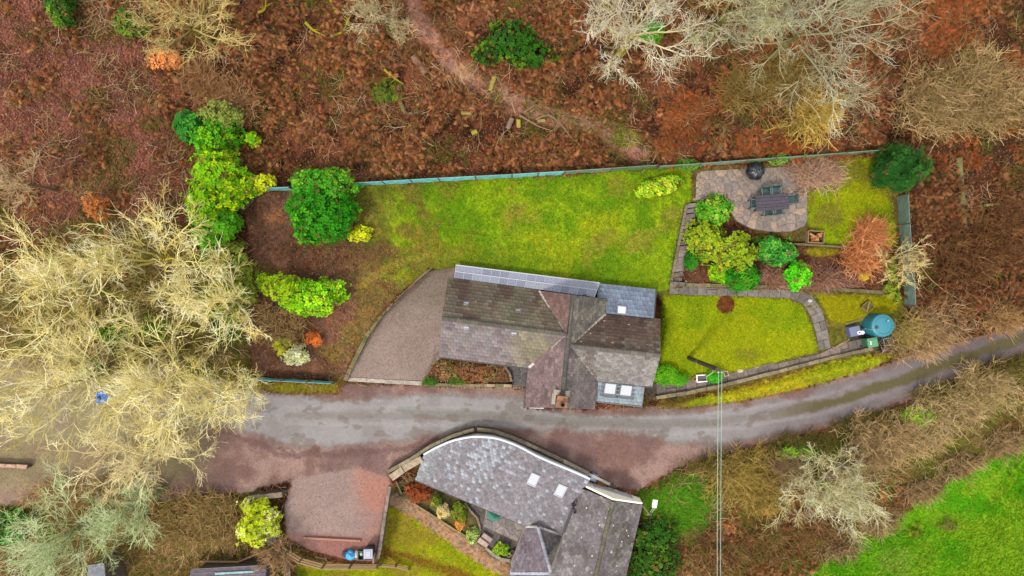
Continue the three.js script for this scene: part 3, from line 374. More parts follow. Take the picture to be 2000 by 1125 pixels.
function ridge(house, a, b, c, r = 0.13, L = 0.42, name = 'ridge_tile') { const n = Math.max(1, Math.round(a.distanceTo(b) / L)); const g0 = new THREE.CylinderGeometry(r, r * 1.04, a.distanceTo(b) / n * 0.97, 8, 1, true, 0, Math.PI).toNonIndexed(); for (let k = 0; k < n; k++) { const p = lerpV(a, b, (k + 0.5) / n), t = 0.88 + 0.24 * rnd(), m = shade(new THREE.Mesh(g0, tileM(c.map((x) => x * t)))); m.name = name; const d = b.clone().sub(a).normalize(), x = V(0, 1, 0).addScaledVector(d, -d.y).normalize(); m.quaternion.setFromRotationMatrix(new THREE.Matrix4().makeBasis(x, d, V().crossVectors(x, d))); m.position.copy(p).addScaledVector(x, -0.03).sub(house.position); house.add(m); } }
const tileM = (c) => { const q = c.map((x) => Math.round(x / 8) * 8); return mat(q[0], q[1], q[2], { side: THREE.DoubleSide }); };
function strip(house, name, a, b, w, c, o = {}) { const d = b.clone().sub(a), s = V(-d.z, 0, d.x).setLength(w / 2); return partW(house, name, slab([a.clone().add(s), b.clone().add(s), b.clone().sub(s), a.clone().sub(s)].map((p) => p.add(V(0, o.y ?? 0.05, 0))), DOWN(o.t ?? 0.02)), mat(...c, { rough: 0.6, ...o.m })); }
const paneM = new THREE.MeshPhysicalMaterial({ color: new THREE.Color(0.52, 0.53, 0.55), metalness: 1, roughness: 0.06 }); // mirror-coated glazing
function skylight(house, px, py, w, h, turn, pl, o = {}) { // on a slope
  const p = ray(px, py, pl), u = V(Math.cos(turn), 0, Math.sin(turn)); u.addScaledVector(pl.n, -u.dot(pl.n)).normalize(); const v = pl.n.clone().cross(u), B = new THREE.Matrix4().makeBasis(u, pl.n, v.clone().negate()).setPosition(p), ap = (g) => g.applyMatrix4(B);
  const f = partW(house, 'skylight', ap(merge([bx(w + 0.1, 0.09, 0.06, 0, 0.08, -h / 2), bx(w + 0.1, 0.09, 0.06, 0, 0.08, h / 2), bx(0.06, 0.09, h, -w / 2, 0.08, 0), bx(0.06, 0.09, h, w / 2, 0.08, 0)])), mat(...(o.frame ?? [120, 124, 134]), { rough: 0.5, plain: 1 }));
  if (o.apron) partW(house, 'skylight_flashing', ap(merge([bx(w + 0.42, 0.012, 0.22, 0, 0.052, h / 2 + 0.14), bx(0.16, 0.012, h + 0.1, -w / 2 - 0.11, 0.052, 0), bx(0.16, 0.012, h + 0.1, w / 2 + 0.11, 0.052, 0)])), mat(92, 102, 118, { rough: 0.5 }));
  part(f, 'pane', rel(ap(bx(w - 0.05, 0.008, h - 0.05, 0, 0.098, 0)), house), paneM);
}
const wallsBelow = (list, floor, inset = 0.25) => list.map(({ pts, pl }) => { const cen = pts.reduce((s, p) => s.add(p), V(0, 0, 0)).multiplyScalar(1 / pts.length); const top = pts.map((p) => { const d = p.clone().sub(cen), k = Math.max(0, 1 - inset / Math.hypot(d.x, d.z)); const q = cen.clone().addScaledVector(d, k); q.y -= 0.17; return q; }); const v = [], n = top.length; const T = THREE.ShapeUtils.area(top.map((p) => new THREE.Vector2(p.x, p.z))) > 0 ? [...top].reverse() : top, b = T.map((p) => V(p.x, floor, p.z)), add = (p) => v.push(p.x, p.y, p.z); for (const [a, c, d] of THREE.ShapeUtils.triangulateShape(T.map((p) => new THREE.Vector2(p.x, p.z)), [])) { add(T[a]); add(T[c]); add(T[d]); add(b[a]); add(b[d]); add(b[c]); } for (let i = 0; i < n; i++) { const j = (i + 1) % n; add(T[i]); add(b[i]); add(T[j]); add(T[j]); add(b[i]); add(b[j]); } const g = new THREE.BufferGeometry(); g.setAttribute('position', new THREE.Float32BufferAttribute(v, 3)); return finish(g); });

rnd = rng(31);
const cottage = thing('cottage', 'slate-roofed stone cottage with crossing gables between lawn and lane', 'house', V(W3(1100, 660, 0.2).x, 0.2, W3(1100, 660, 0.2).z));
{
  const stain = (a, b, base, dark, light, sx = 3, sy = 0.8) => { const n = fbm(a * sx + 31, b * sy + 7, 3), q = fbm(a * 1.1 + 3, b * 1.1 + 90, 3); let c = mix3(base, dark, ss(0.5, 0.68, n)); return mix3(c, light, ss(0.52, 0.72, q) * 0.7); };
  const E = 2.5, Rg = 4.35;
  const pWN = plane([874.7, 542.7, E], [1053, 567.7, E], [864, 621, Rg]), pWS = plane([858, 695, E], [1033, 717.5, E], [863, 621, Rg]);
  const pCW = plane([1026, 796, E], [1053, 568, E], [1098, 780, 4.55]), pCE = plane([1160, 799, E], [1185, 584, E], [1098, 780, 4.55]);
  const pEN = plane([1183, 613, E], [1290, 624, E], [1291, 694, 4.4]), pES = plane([1166, 743, E], [1274, 754, E], [1290, 694, 4.4]);
  const S = [];
  S.push(roofSlope(cottage, [[874.7, 542.7], [1053, 567.7], [1107, 652], [863, 621]], pWN, { single: 1, w: 0.33, e: 0.25, label: 'dark mossy north slope of the west wing', tone: (s, t, a, b) => [stain(a, b, t > 0.86 ? [124, 112, 94] : [104, 92, 74], [82, 58, 44], [132, 122, 98], 1.6, 0.3)] }));
  S.push(roofSlope(cottage, [[858, 695], [1033, 717.5], [1107, 653], [863, 621]], pWS, { single: 1, w: 0.33, e: 0.27, label: 'purple-grey south slope of the west wing', tone: (s, t, a, b) => [mix3(stain(a, b, [132, 120, 122], [112, 100, 102], [144, 136, 136]), [142, 134, 104], ss(0.05, 0.5, ell(s, t, 0.76, 0.5, 0.24, 0.7) + (fbm(a * 2, b * 2, 2) - 0.5) * 0.8) * 0.8)] }));
  S.push(roofSlope(cottage, [[1053, 568], [1119, 576], [1108, 652]], pCW, { w: 0.3, e: 0.26, label: 'small reddish triangle of the cross gable', tone: (s, t, a, b) => [stain(a, b, [124, 92, 86], [108, 82, 76], [132, 104, 96])] }));
  S.push(roofSlope(cottage, [[1119, 576], [1185, 584], [1183, 613], [1112, 675], [1108, 652]], pCE, { w: 0.3, e: 0.26, label: 'grey lichen-covered north-east slope of the cross gable', tone: (s, t, a, b) => [stain(a, b, [124, 118, 106], [98, 92, 86], [146, 142, 128])] }));
  S.push(roofSlope(cottage, [[1026, 796], [1033, 717.5], [1108, 652], [1112, 672], [1098, 797]], pCW, { w: 0.3, e: 0.26, label: 'reddish purple south-west slope of the cross gable', tone: (s, t, a, b) => [stain(a, b, [132, 108, 110], [114, 92, 94], [140, 120, 120], 0.5, 3)] }));
  S.push(roofSlope(cottage, [[1160, 799], [1098, 797], [1111, 676], [1166, 743]], pCE, { w: 0.3, e: 0.26, label: 'grey-brown south-east slope of the cross gable', tone: (s, t, a, b) => [stain(a, b, [120, 108, 108], [98, 88, 84], [140, 134, 124])] }));
  S.push(roofSlope(cottage, [[1183, 613], [1290, 624], [1290, 694], [1112, 675]], pEN, { w: 0.3, e: 0.25, label: 'dark red-brown north slope of the east wing', tone: (s, t, a, b) => [mix3(stain(a, b, [98, 72, 60], [78, 54, 44], [116, 100, 84], 2.4, 0.5), [136, 128, 112], ss(0.9, 1, s) * 0.7 + ss(0.62, 0.75, fbm(a * 2.6 + 9, b * 0.4, 2)) * 0.7)] }));
  S.push(roofSlope(cottage, [[1166, 743], [1274, 754], [1290, 694], [1112, 676]], pES, { w: 0.3, e: 0.26, label: 'pale grey south slope of the east wing', tone: (s, t, a, b) => [stain(a, b, [142, 136, 134], [114, 100, 96], [158, 154, 150], 3.2, 0.35)] }));
  const pNE = plane([1172, 554, 2.2], [1280, 565.5, 2.2], [1276, 622, 2.62]), pF = plane([1163.5, 782, 2.0], [1254, 791.5, 2.0], [1168, 744, 2.45]);
  S.push(roofSlope(cottage, [[1172, 554], [1280, 565.5], [1276, 622], [1183, 612], [1185, 584], [1170, 582]], pNE, { single: 1, w: 0.29, e: 0.27, label: 'blue-grey slate lean-to roof at the north-east corner', tone: (s, t, a, b) => [stain(a, b, [116, 132, 154], [104, 118, 140], [130, 146, 168])] }));
  S.push(roofSlope(cottage, [[1163.5, 782], [1254, 791.5], [1259, 754], [1168, 744]], pF, { single: 1, w: 0.29, e: 0.27, label: 'pale slate porch roof with two skylights', tone: (s, t, a, b) => [stain(a, b, [140, 156, 166], [126, 140, 150], [150, 166, 176])] }));
  partW(cottage, 'wall', wallsBelow(S, -0.4), mat(206, 198, 184));
  // ridges and valleys
  const r = (x, y, p) => ray(x, y, p).add(V(0, 0.06, 0));
  ridge(cottage, r(863, 621, pWN), r(1106, 652, pWN), [98, 92, 80]); ridge(cottage, r(1119, 576, pCW), r(1098, 778, pCW), [92, 86, 82]); ridge(cottage, r(1113, 675, pES), r(1290, 694, pES), [120, 112, 104]);
  const val = (a, pa, b, pb, t0, t1, w, c) => { const A = r(...a, pa), B = r(...b, pb); strip(cottage, 'valley_flashing', lerpV(A, B, t0), lerpV(A, B, t1), w, c); };
  val([1053, 568], pWN, [1107, 652], pWN, 0, 0.4, 0.13, [206, 196, 184]); val([1053, 568], pWN, [1107, 652], pWN, 0.4, 0.72, 0.08, [122, 92, 80]); val([1053, 568], pWN, [1107, 652], pWN, 0.72, 1, 0.1, [196, 184, 172]);
  val([1183, 613], pEN, [1112, 675], pEN, 0, 1, 0.15, [196, 186, 172]); val([1033, 717.5], pWS, [1107, 653], pWS, 0, 0.13, 0.16, [232, 226, 220]); val([1033, 717.5], pWS, [1107, 653], pWS, 0.13, 0.6, 0.09, [128, 92, 88]); val([1033, 717.5], pWS, [1107, 653], pWS, 0.6, 1, 0.07, [188, 168, 160]);
  val([1157, 732], pES, [1112, 676], pES, 0, 0.6, 0.1, [198, 186, 164]); val([1157, 732], pES, [1112, 676], pES, 0.6, 1, 0.1, [116, 108, 104]);
  // glass slates, patched slate, lichen spots
  for (const [x, y, pl, c] of [[910.5, 594, pWN, [176, 194, 206]], [1011.5, 608, pWN, [166, 184, 196]], [911, 639.5, pWS, [196, 206, 224]], [1004, 651, pWS, [196, 206, 224]], [1019, 641, pWN, [196, 178, 104]]]) { const p = ray(x, y, pl).addScaledVector(pl.n, 0.05); partW(cottage, 'patch_slate', bx(0.28, 0.014, 0.22, 0, 0, 0).applyQuaternion(QT.setFromUnitVectors(V(0, 1, 0), pl.n)).translate(p.x, p.y, p.z), mat(...c, { rough: 0.3, plain: 1 })); }
  rnd = rng(77); for (const [x, y, pl] of [[1137, 629, pCE], [1180, 627, pEN], [1228, 635.5, pEN], [1135, 667, pEN], [1153, 652, pEN], [1196, 671, pEN], [1225, 688, pEN], [1263, 673, pEN], [1107, 705, pCE], [1103, 722, pCE], [1118, 768, pCE], [929, 590, pWN], [873, 622, pWN], [1004, 645, pWS]]) { const p = ray(x, y, pl).addScaledVector(pl.n, 0.048); partW(cottage, 'lichen_patch', new THREE.CylinderGeometry(rr(0.03, 0.07), rr(0.06, 0.1), 0.012, 7).toNonIndexed().applyQuaternion(QT.setFromUnitVectors(V(0, 1, 0), pl.n)).translate(p.x, p.y, p.z), mat(206, 200, 172, { plain: 1, rough: 1 })); }
  skylight(cottage, 1214, 606, 0.5, 0.46, 0.1, pNE, { frame: [150, 158, 172] }); skylight(cottage, 1191.5, 758, 0.68, 0.72, 0.1, pF, { apron: 1 }); skylight(cottage, 1222.5, 761.5, 0.68, 0.72, 0.1, pF, { apron: 1 });
  strip(cottage, 'lead_flashing', ray(1172, 555, pNE), ray(1170, 582, pNE), 0.22, [92, 104, 120]); strip(cottage, 'lead_flashing', ray(1166, 744, pF), ray(1258, 754, pF), 0.1, [70, 76, 84]);
  // gutters, soil pipe, chimney
  const gut = (a, b, h, c = [66, 62, 62]) => { const A = W3(...a, h), B = W3(...b, h); partW(cottage, 'gutter', wire([A, lerpV(A, B, 0.5), B], 0.055, 8), mat(...c, { rough: 0.4, plain: 1 })); };
  gut([857, 697], [1032, 720], 2.42); gut([1166, 746], [1274, 757], 2.4); gut([1024, 797], [1031, 720], 2.42); gut([1160, 800], [1165, 748], 2.42); gut([1281, 566], [1277, 622], 2.12, [84, 92, 104]); gut([1062, 568], [1172, 584], 2.45); gut([1163, 784], [1254, 794], 1.9, [112, 122, 130]);
  { const A = W3(850, 675, 2.3), B = W3(848, 694, 2.3), D = W3(858, 696, 2.3); partW(cottage, 'verge_board', [bar(A, B, 0.08), bar(B, D, 0.08), bar(A, W3(862, 676, 2.4), 0.06)], mat(128, 118, 108, { plain: 1 })); }
  { const A = W3(1033, 796, 2.2), B = W3(1062, 797.5, 2.2); partW(cottage, 'gable_trim', [bar(A, B, 0.07), bar(W3(1061, 789, 2.4), W3(1062, 797, 2.3), 0.04)], mat(236, 232, 228, { plain: 1 })); }
  { const p = W3(1142, 577, 2.7); partW(cottage, 'vent_pipe', [cyl(0.06, 0.06, 0.9, 10, p.x, p.y - 0.5, p.z), cyl(0.085, 0.085, 0.06, 10, p.x, p.y + 0.4, p.z)], mat(46, 44, 48, { plain: 1, rough: 0.5 })); }
  { const p = W3(1097.5, 785, 5.2), q = new THREE.Group(); q.name = 'chimney'; q.position.copy(p).sub(cottage.position); q.rotation.y = -0.1; cottage.add(q);
    part(q, 'stack', bx(0.5, 1.6, 0.55, 0, -0.8, 0), mat(150, 112, 84)); part(q, 'cap', cbx(0.6, 0.1, 0.64, 0, -0.02, 0), mat(170, 116, 86)); part(q, 'chimney_pot', lathe([[0.13, 0.02], [0.115, 0.3], [0.14, 0.32], [0.14, 0.36], [0.1, 0.36], [0.1, 0.03]], 16).translate(0.03, 0, 0.1), mat(134, 92, 66, { side: THREE.DoubleSide })); part(q, 'lead_apron', merge([bx(0.9, 0.03, 0.3, 0, -0.72, -0.38, 0, 0.05), bx(0.26, 0.03, 0.6, -0.4, -0.78, 0, 0, 0, 0.7)]), mat(196, 186, 172)); }
  // corrugated plastic lean-to, sheet by sheet
  const pP = plane([890.6, 517.6, 2.25], [1171, 552.6, 2.25], [888, 543, 2.5]), n = 16, TL = [890.6, 517.6], TR = [1171, 552.6], BL = [888, 543], BR = [1161, 580.5], at = (s, t) => ray(mix(mix(TL[0], TR[0], s), mix(BL[0], BR[0], s), t), mix(mix(TL[1], TR[1], s), mix(BL[1], BR[1], s), t), pP);
  const lean = partW(cottage, 'lean_to_frame', [...Array.from({ length: n + 1 }, (_, k) => bar(at(k / n, -0.01).add(V(0, 0.02, 0)), at(k / n, 1).add(V(0, 0.02, 0)), 0.03, 0.05)), bar(at(0, 0.5).add(V(0, 0.045, 0)), at(1, 0.5).add(V(0, 0.045, 0)), 0.04), bar(at(0, 0), at(1, 0), 0.06, 0.1), slab([at(0.01, 0.06), at(0.99, 0.06), at(0.99, 1), at(0.01, 1)].map((p) => p.add(V(0, -0.3, 0))), DOWN(2.3))], mat(214, 216, 226, { rough: 0.5, plain: 1 }));
  const sheetM = [[192, 198, 222], [202, 208, 230], [184, 190, 214], [206, 210, 228]].map((c) => new THREE.MeshPhysicalMaterial({ color: C(...c), roughness: 0.25, side: THREE.DoubleSide }));
  for (let k = 0; k < n; k++) for (let j = 0; j < 2; j++) { const v = [], K = 12; for (let q = 0; q < K; q++) { const f = (x) => (k + 0.04 + 0.92 * x) / n, z = (x) => V(0, 0.035 + 0.03 * Math.cos(x * K * Math.PI) - (j ? 0.004 : 0), 0), a = at(f(q / K), j * 0.5 + 0.01).add(z(q / K)), b = at(f((q + 1) / K), j * 0.5 + 0.01).add(z((q + 1) / K)), c = at(f(q / K), j * 0.5 + 0.49).add(z(q / K)), d = at(f((q + 1) / K), j * 0.5 + 0.49).add(z((q + 1) / K)); for (const p of [a, c, b, b, c, d]) v.push(p.x, p.y, p.z); } const g = new THREE.BufferGeometry(); g.setAttribute('position', new THREE.Float32BufferAttribute(v, 3)); finish(g); part(lean, 'plastic_sheet', rel(g, cottage), pick(sheetM)); }
}
// ---- the curved house below the lane
const curved = thing('curved_house', 'slate-roofed white house with a curved wall below the lane', 'house', V(W3(1050, 1000, -1.9).x, -1.9, W3(1050, 1000, -1.9).z));
{
  rnd = rng(41); const S = [];
  const EH = -0.1, pM = plane([811, 936, EH], [1028, 1027, EH], [1000, 866, 1.35]);
  const curve = [[828, 887], [852, 874], [880, 862], [900, 856.5], [922, 853], [944, 853], [964, 855], [980, 859], [1000, 866], [1020, 875], [1048, 890], [1075, 902], [1104, 914], [1130, 925], [1152, 935]];
  const outline = [[811, 936], [1028, 1027], [1101, 1046], [1136, 954], [1150, 945], ...[...curve].reverse()];
  const main = roofSlope(curved, outline, pM, { w: 0.235, e: 0.2, label: 'long mono-pitch slate roof with scattered pale slates', tone: (s, t, a, b) => { const L = rnd() < 0.07 + 0.55 * ss(0.1, 0.7, ell(s, t, 0.36, 0.72, 0.16, 0.4)) + 0.12 * ss(0, 0.5, ell(s, t, 0.3, 0.5, 0.3, 0.5)); return L ? [[158, 164, 176], true] : [mix3(mix3([138, 132, 140], [122, 118, 126], fbm(a * 1.4, b * 1.4, 2)), [150, 158, 164], ss(0.16, 0, s) * 0.7)]; } });
  S.push(main);
  { // gutter that follows the curve, and the white wall under it
    const top = curve.map(([x, y]) => ray(x, y, pM)); partW(curved, 'gutter', wire(top.map((p) => p.clone().add(V(0, 0.03, 0))), 0.075, 8), mat(206, 216, 232, { rough: 0.4, plain: 1, k: 1.5 }));
    const inner = curve.map(([x, y]) => { const p = ray(x, y, pM), c = ray(980, 960, pM), d = c.sub(p).setY(0).setLength(0.05); p.add(d); p.y -= 0.2; return p; }), v = [], add = (p) => v.push(p.x, p.y, p.z);
    for (let k = 0; k < inner.length - 1; k++) { const a = inner[k], b = inner[k + 1], o = (p, t) => { const c = ray(980, 960, pM).sub(p).setY(0).setLength(t); return p.clone().add(c); }, a2 = o(a, 0.3), b2 = o(b, 0.3), lo = (p) => V(p.x, -1.4, p.z); for (const q of [[a, b, b2, a2], [a, lo(a), lo(b), b], [a2, b2, lo(b2), lo(a2)]]) { add(q[0]); add(q[1]); add(q[2]); add(q[0]); add(q[2]); add(q[3]); } }
    const g = new THREE.BufferGeometry(); g.setAttribute('position', new THREE.Float32BufferAttribute(v, 3)); partW(curved, 'curved_wall', finish(g), mat(250, 248, 244, { side: THREE.DoubleSide, plain: 1, k: 1.95 }));
  }
  skylight(curved, 1042, 935.5, 0.52, 0.8, 0.42, pM, { frame: [196, 200, 206] }); skylight(curved, 1095, 957, 0.52, 0.8, 0.42, pM, { frame: [196, 200, 206] });
  // east wing: gable roof
  const RG = 2.2, pL = plane([1136, 954, 0.95], [1075, 1126, 0.95], [1197, 978, RG]), pR = plane([1254, 986, 0.95], [1220, 1130, 0.95], [1197, 978, RG]);
  const wt = (b, d, l) => (s, t, a, c) => [mix3(mix3(b, d, ss(0.4, 0.65, fbm(a * 1.2 + 8, c * 1.2, 3))), l, ss(0.56, 0.7, fbm(a * 3 + 50, c * 2, 2)) * 0.6)];
  S.push(roofSlope(curved, [[1136, 954], [1197, 978], [1160, 1135], [1072, 1135]], pL, { w: 0.27, e: 0.22, label: 'weathered west slope of the gabled wing', tone: wt([122, 114, 120], [98, 90, 92], [156, 154, 150]) }));
  S.push(roofSlope(curved, [[1254, 986], [1219, 1135], [1160, 1135], [1197, 978]], pR, { w: 0.27, e: 0.22, label: 'dark mossy east slope of the gabled wing', tone: wt([112, 104, 108], [86, 78, 72], [146, 146, 136]) }));
  const r = (x, y, p) => ray(x, y, p).add(V(0, 0.05, 0)); ridge(curved, r(1197, 979, pL), r(1160, 1135, pL), [112, 106, 84], 0.12);
  // small hipped roof over the courtyard corner
  const pH = plane([1028, 1028, -0.25], [996, 1118, -0.25], [1051, 1030, 0.55]), pI = plane([1101, 1047, -0.1], [1078, 1118, -0.1], [1051, 1030, 0.55]);
  S.push(roofSlope(curved, [[1028, 1028], [996, 1118], [1075, 1118], [1051, 1029]], pH, { w: 0.25, e: 0.21, label: 'small purple-grey hipped slope above the courtyard', tone: wt([132, 120, 132], [116, 100, 112], [142, 134, 142]) }));
  S.push(roofSlope(curved, [[1101, 1047], [1051, 1029], [1075, 1118]], pI, { w: 0.25, e: 0.21, label: 'dark inner slope of the small hipped roof', tone: wt([112, 108, 110], [92, 90, 90], [128, 126, 126]) }));
  const pJ = plane([996, 1118, -0.25], [1078, 1120, -0.1], [1060, 1140, -0.4]); S.push(roofSlope(curved, [[996, 1118], [1078, 1119], [1076, 1140], [994, 1140]], pJ, { w: 0.25, e: 0.21, tone: wt([140, 134, 146], [128, 122, 132], [150, 150, 160]) }));
  ridge(curved, r(1051, 1030, pH), r(1076, 1118, pH), [196, 200, 214], 0.1, 0.5, 'hip_tile'); ridge(curved, r(1028, 1028, pH), r(1051, 1029, pH), [222, 220, 214], 0.09, 0.4, 'hip_tile'); ridge(curved, r(1051, 1029, pI), r(1101, 1046, pI), [196, 192, 186], 0.08, 0.4, 'hip_tile'); strip(curved, 'lead_flashing', r(996, 1118, pH), r(1078, 1119, pJ), 0.2, [192, 204, 224]);
  strip(curved, 'lead_flashing', r(1134, 958, pL), r(1102, 1044, pL), 0.24, [74, 72, 76], { y: -0.3 });
  partW(curved, 'wall', wallsBelow(S.slice(0, 1), -2.4, 0.5), mat(226, 222, 214)); partW(curved, 'wall', wallsBelow(S.slice(1), -2.4, 0.1), mat(247, 240, 220, { plain: 1 }));
  { // white gable end towards the lane with its wide pale window
    const a = ray(1144, 952, pL), b = ray(1197, 977, pL), c = ray(1254, 985, pR), n = c.clone().sub(a).setY(0).normalize(), out = V(n.z, 0, -n.x), lo = (p) => V(p.x, -0.6, p.z), v = [], add = (...P) => { for (const p of P) v.push(p.x, p.y, p.z); };
    const F = [lo(a), lo(c), c, b, a].map((p) => p.clone().addScaledVector(out, 0.1)), K = [lo(a), lo(c), c, b, a]; for (let i = 1; i < 4; i++) { add(F[0], F[i], F[i + 1]); add(K[0], K[i + 1], K[i]); } for (let i = 0; i < 5; i++) { const j = (i + 1) % 5; add(F[i], K[i], K[j]); add(F[i], K[j], F[j]); }
    const g = new THREE.BufferGeometry(); g.setAttribute('position', new THREE.Float32BufferAttribute(v, 3)); partW(curved, 'gable_wall', finish(g), mat(252, 246, 228, { plain: 1, k: 1.95, side: THREE.DoubleSide }));
    const L = a.distanceTo(c), P = (s, y, d) => V(a.x, 0, a.z).addScaledVector(n, s * L).addScaledVector(out, 0.1 + d).setY(y), ang = -Math.atan2(n.z, n.x), m = P(0.5, 0.45, 0.03);
    const w = partW(curved, 'window', [bx(L * 0.66, 0.07, 0.07, m.x, 0.92, m.z, ang), bx(L * 0.66, 0.07, 0.1, m.x, -0.1, m.z, ang), ...[0.17, 0.5, 0.83].map((s) => { const q = P(s, 0.4, 0.03); return bx(0.07, 0.96, 0.07, q.x, 0.41, q.z, ang); })], mat(238, 238, 236, { plain: 1 }));
    for (const s of [0.335, 0.665]) { const q = P(s, 0.4, 0.012); part(w, 'pane', rel(bx(L * 0.32, 0.96, 0.02, q.x, 0.41, q.z, ang), curved), mat(206, 214, 222, { rough: 0.15, plain: 1, k: 1.7 })); }
  }
  for (const [x, y, h] of [[1122, 985, 1.2], [1120, 992, 1.5], [1122, 1000, 1.1]]) { const p = W3(x, y, h); partW(curved, 'vent_pipe', [cyl(0.06, 0.06, h + 0.4, 10, p.x, -0.4, p.z), lathe([[0.06, 0], [0.1, 0.03], [0.1, 0.08], [0.05, 0.1]], 10).translate(p.x, h, p.z)], mat(58, 56, 74, { rough: 0.4, plain: 1 })); }
  rnd = rng(78); for (let k = 0; k < 26; k++) { const x = rr(1100, 1235), y = rr(985, 1120), pl = x < 1197 - (y - 978) * 0.235 ? pL : pR; if (x < 1130 - (y - 970) * 0.36 || x > 1248 - (y - 986) * 0.23) continue; const p = ray(x, y, pl).addScaledVector(pl.n, 0.05); partW(curved, 'lichen_patch', new THREE.CylinderGeometry(rr(0.02, 0.05), rr(0.04, 0.08), 0.012, 7).toNonIndexed().translate(p.x, p.y, p.z), mat(216, 214, 204, { plain: 1, rough: 1 })); }
  { const A = W3(1029, 1028, -0.3), B = W3(998, 1100, -0.3); partW(curved, 'gutter', wire([A, lerpV(A, B, 0.5), B], 0.06, 8), mat(150, 140, 128, { plain: 1 })); const D = W3(811, 938, -0.15); partW(curved, 'gutter', wire([D, lerpV(D, A, 0.5), A], 0.05, 8), mat(54, 56, 60, { plain: 1, rough: 0.4 })); }
}
// ---- outbuildings cut by the lower edge of the photo
{
  rnd = rng(51);
  const out = thing('outbuilding', 'dark felt-roofed outbuilding below the timber fence at the bottom edge', 'shed', G(450, 1125)); const pO = plane([380, 1112, 1.2], [520, 1106, 1.2], [450, 1180, 2.2]);
  const deck = partW(out, 'roof', slab([[372, 1114], [520, 1104], [516, 1190], [360, 1190]].map(([x, y]) => ray(x, y, pO)), DOWN(0.12)), mat(128, 118, 132)); for (let k = 0; k < 6; k++) { const A = ray(374 + k * 2, 1112 + k * 8, pO), B = ray(519, 1104 + k * 8, pO); strip(out, 'roof_sheet_lap', A, B, 0.05, [104, 96, 112], { y: 0.02 }); }
  strip(out, 'roof_strip', ray(420, 1121, pO), ray(495, 1117, pO), 0.16, [150, 196, 206], { y: 0.03 }); partW(out, 'wall', wallsBelow([{ pts: [[380, 1116], [512, 1108], [508, 1188], [370, 1188]].map(([x, y]) => ray(x, y, pO)), pl: pO }], -1.4, 0.05), mat(112, 92, 74));
  const s = thing('shed', 'small grey shed roof showing through twigs at the bottom left', 'shed', G(190, 1120)), pS = plane([172, 1102, 1.6], [202, 1104, 1.6], [186, 1150, 1.9]); partW(s, 'roof', slab([[172, 1104], [203, 1100], [208, 1160], [170, 1160]].map(([x, y]) => ray(x, y, pS)), DOWN(0.08)), mat(150, 156, 168)); partW(s, 'wall', wallsBelow([{ pts: [[174, 1106], [201, 1103], [205, 1158], [173, 1158]].map(([x, y]) => ray(x, y, pS)), pl: pS }], -1.2, 0.05), mat(120, 104, 88, { wood: 1 }));
}
console.log('houses done');
// ---------------------------------------------------------------- walls, kerbs, paving
const resample = (P, L) => { const out = [P[0].clone()]; for (let k = 1; k < P.length; k++) { const n = Math.max(1, Math.round(P[k].distanceTo(P[k - 1]) / L)); for (let q = 1; q <= n; q++) out.push(lerpV(P[k - 1], P[k], q / n)); } return out; };
const sideOf = (P, k) => { const d = P[Math.min(P.length - 1, k + 1)].clone().sub(P[Math.max(0, k - 1)]); return V(-d.z, 0, d.x).normalize(); };
// wall along photo points [x, y, height of its top]: body and separate coping stones
function wall(name, label, cat, pts, o) {
  const { w = 0.3, L = 0.45, t = 0.1, down = 1.2, cols, body = [110, 98, 84], piece = 'coping_stone', gap = 0.012, rough = 0.012 } = o, P0 = pts.map(([x, y, h]) => W3(x, y, h)), P = resample(P0, L), mid = P[P.length >> 1], o3 = thing(name, label, cat, V(mid.x, mid.y - Math.min(down, 0.4), mid.z), 0, o.group);
  const bodies = []; for (let k = 0; k < P.length - 1; k++) {
    const a = P[k], b = P[k + 1], sa = sideOf(P, k), sb = sideOf(P, k + 1), q = w / 2 * (0.93 + 0.14 * rnd()), d = b.clone().sub(a).setLength(gap / 2), j = () => (rnd() - 0.5) * rough * 2, y = rnd() * rough;
    partW(o3, piece, slab([a.clone().addScaledVector(sa, q).add(d), b.clone().addScaledVector(sb, q).sub(d), b.clone().addScaledVector(sb, -q).sub(d), a.clone().addScaledVector(sa, -q).add(d)].map((p) => p.add(V(j(), y + j() * 0.4, j()))), DOWN(t)), mat(...pick(cols), { bump: 0.012 }));
    if (down > t) bodies.push(slab([a.clone().addScaledVector(sa, w * 0.42), b.clone().addScaledVector(sb, w * 0.42), b.clone().addScaledVector(sb, -w * 0.42), a.clone().addScaledVector(sa, -w * 0.42)].map((p) => p.add(V(0, -t + 0.01, 0))), DOWN(down - t)));
  }
  if (bodies.length) partW(o3, 'wall_body', bodies, mat(...body, { bump: 0.02 })); return o3;
}
rnd = rng(61);
const hp = (x, y, d = 0) => [x, y, hpx(x, y) + d];
const MOSSY = [[126, 116, 70], [140, 126, 84], [110, 108, 58], [134, 118, 92]], STONE = [[150, 134, 112], [134, 122, 104], [164, 146, 118], [126, 116, 102]], PALE = [[196, 184, 172], [186, 174, 164], [204, 194, 182]];
wall('retaining_wall', 'curved mossy retaining wall between back lawn and gravel driveway', 'wall', [[842, 521, 1.7], [812, 546, 1.6], [784, 571, 1.48], [760, 597, 1.32], [737, 624, 1.15], [716, 656, 0.95], [699, 690, 0.75], [684, 720, 0.55], [674, 743, 0.4]], { w: 0.24, cols: MOSSY, body: [104, 98, 70] });
wall('threshold_kerb', 'pale concrete kerb across the mouth of the driveway', 'kerb', [[680, 741, 0.16], [752, 745, 0.16], [824, 749, 0.16]], { w: 0.24, L: 1.1, cols: PALE, down: 0.25 });
wall('bed_edging', 'straight stone edging of the cottage front bed along the lane', 'edging', [[828, 751, 0.62], [900, 752.5, 0.62], [1000, 753.5, 0.62]], { w: 0.17, L: 0.55, cols: [[156, 138, 100], [176, 150, 110], [132, 122, 84], [190, 170, 136]], down: 0.7 });
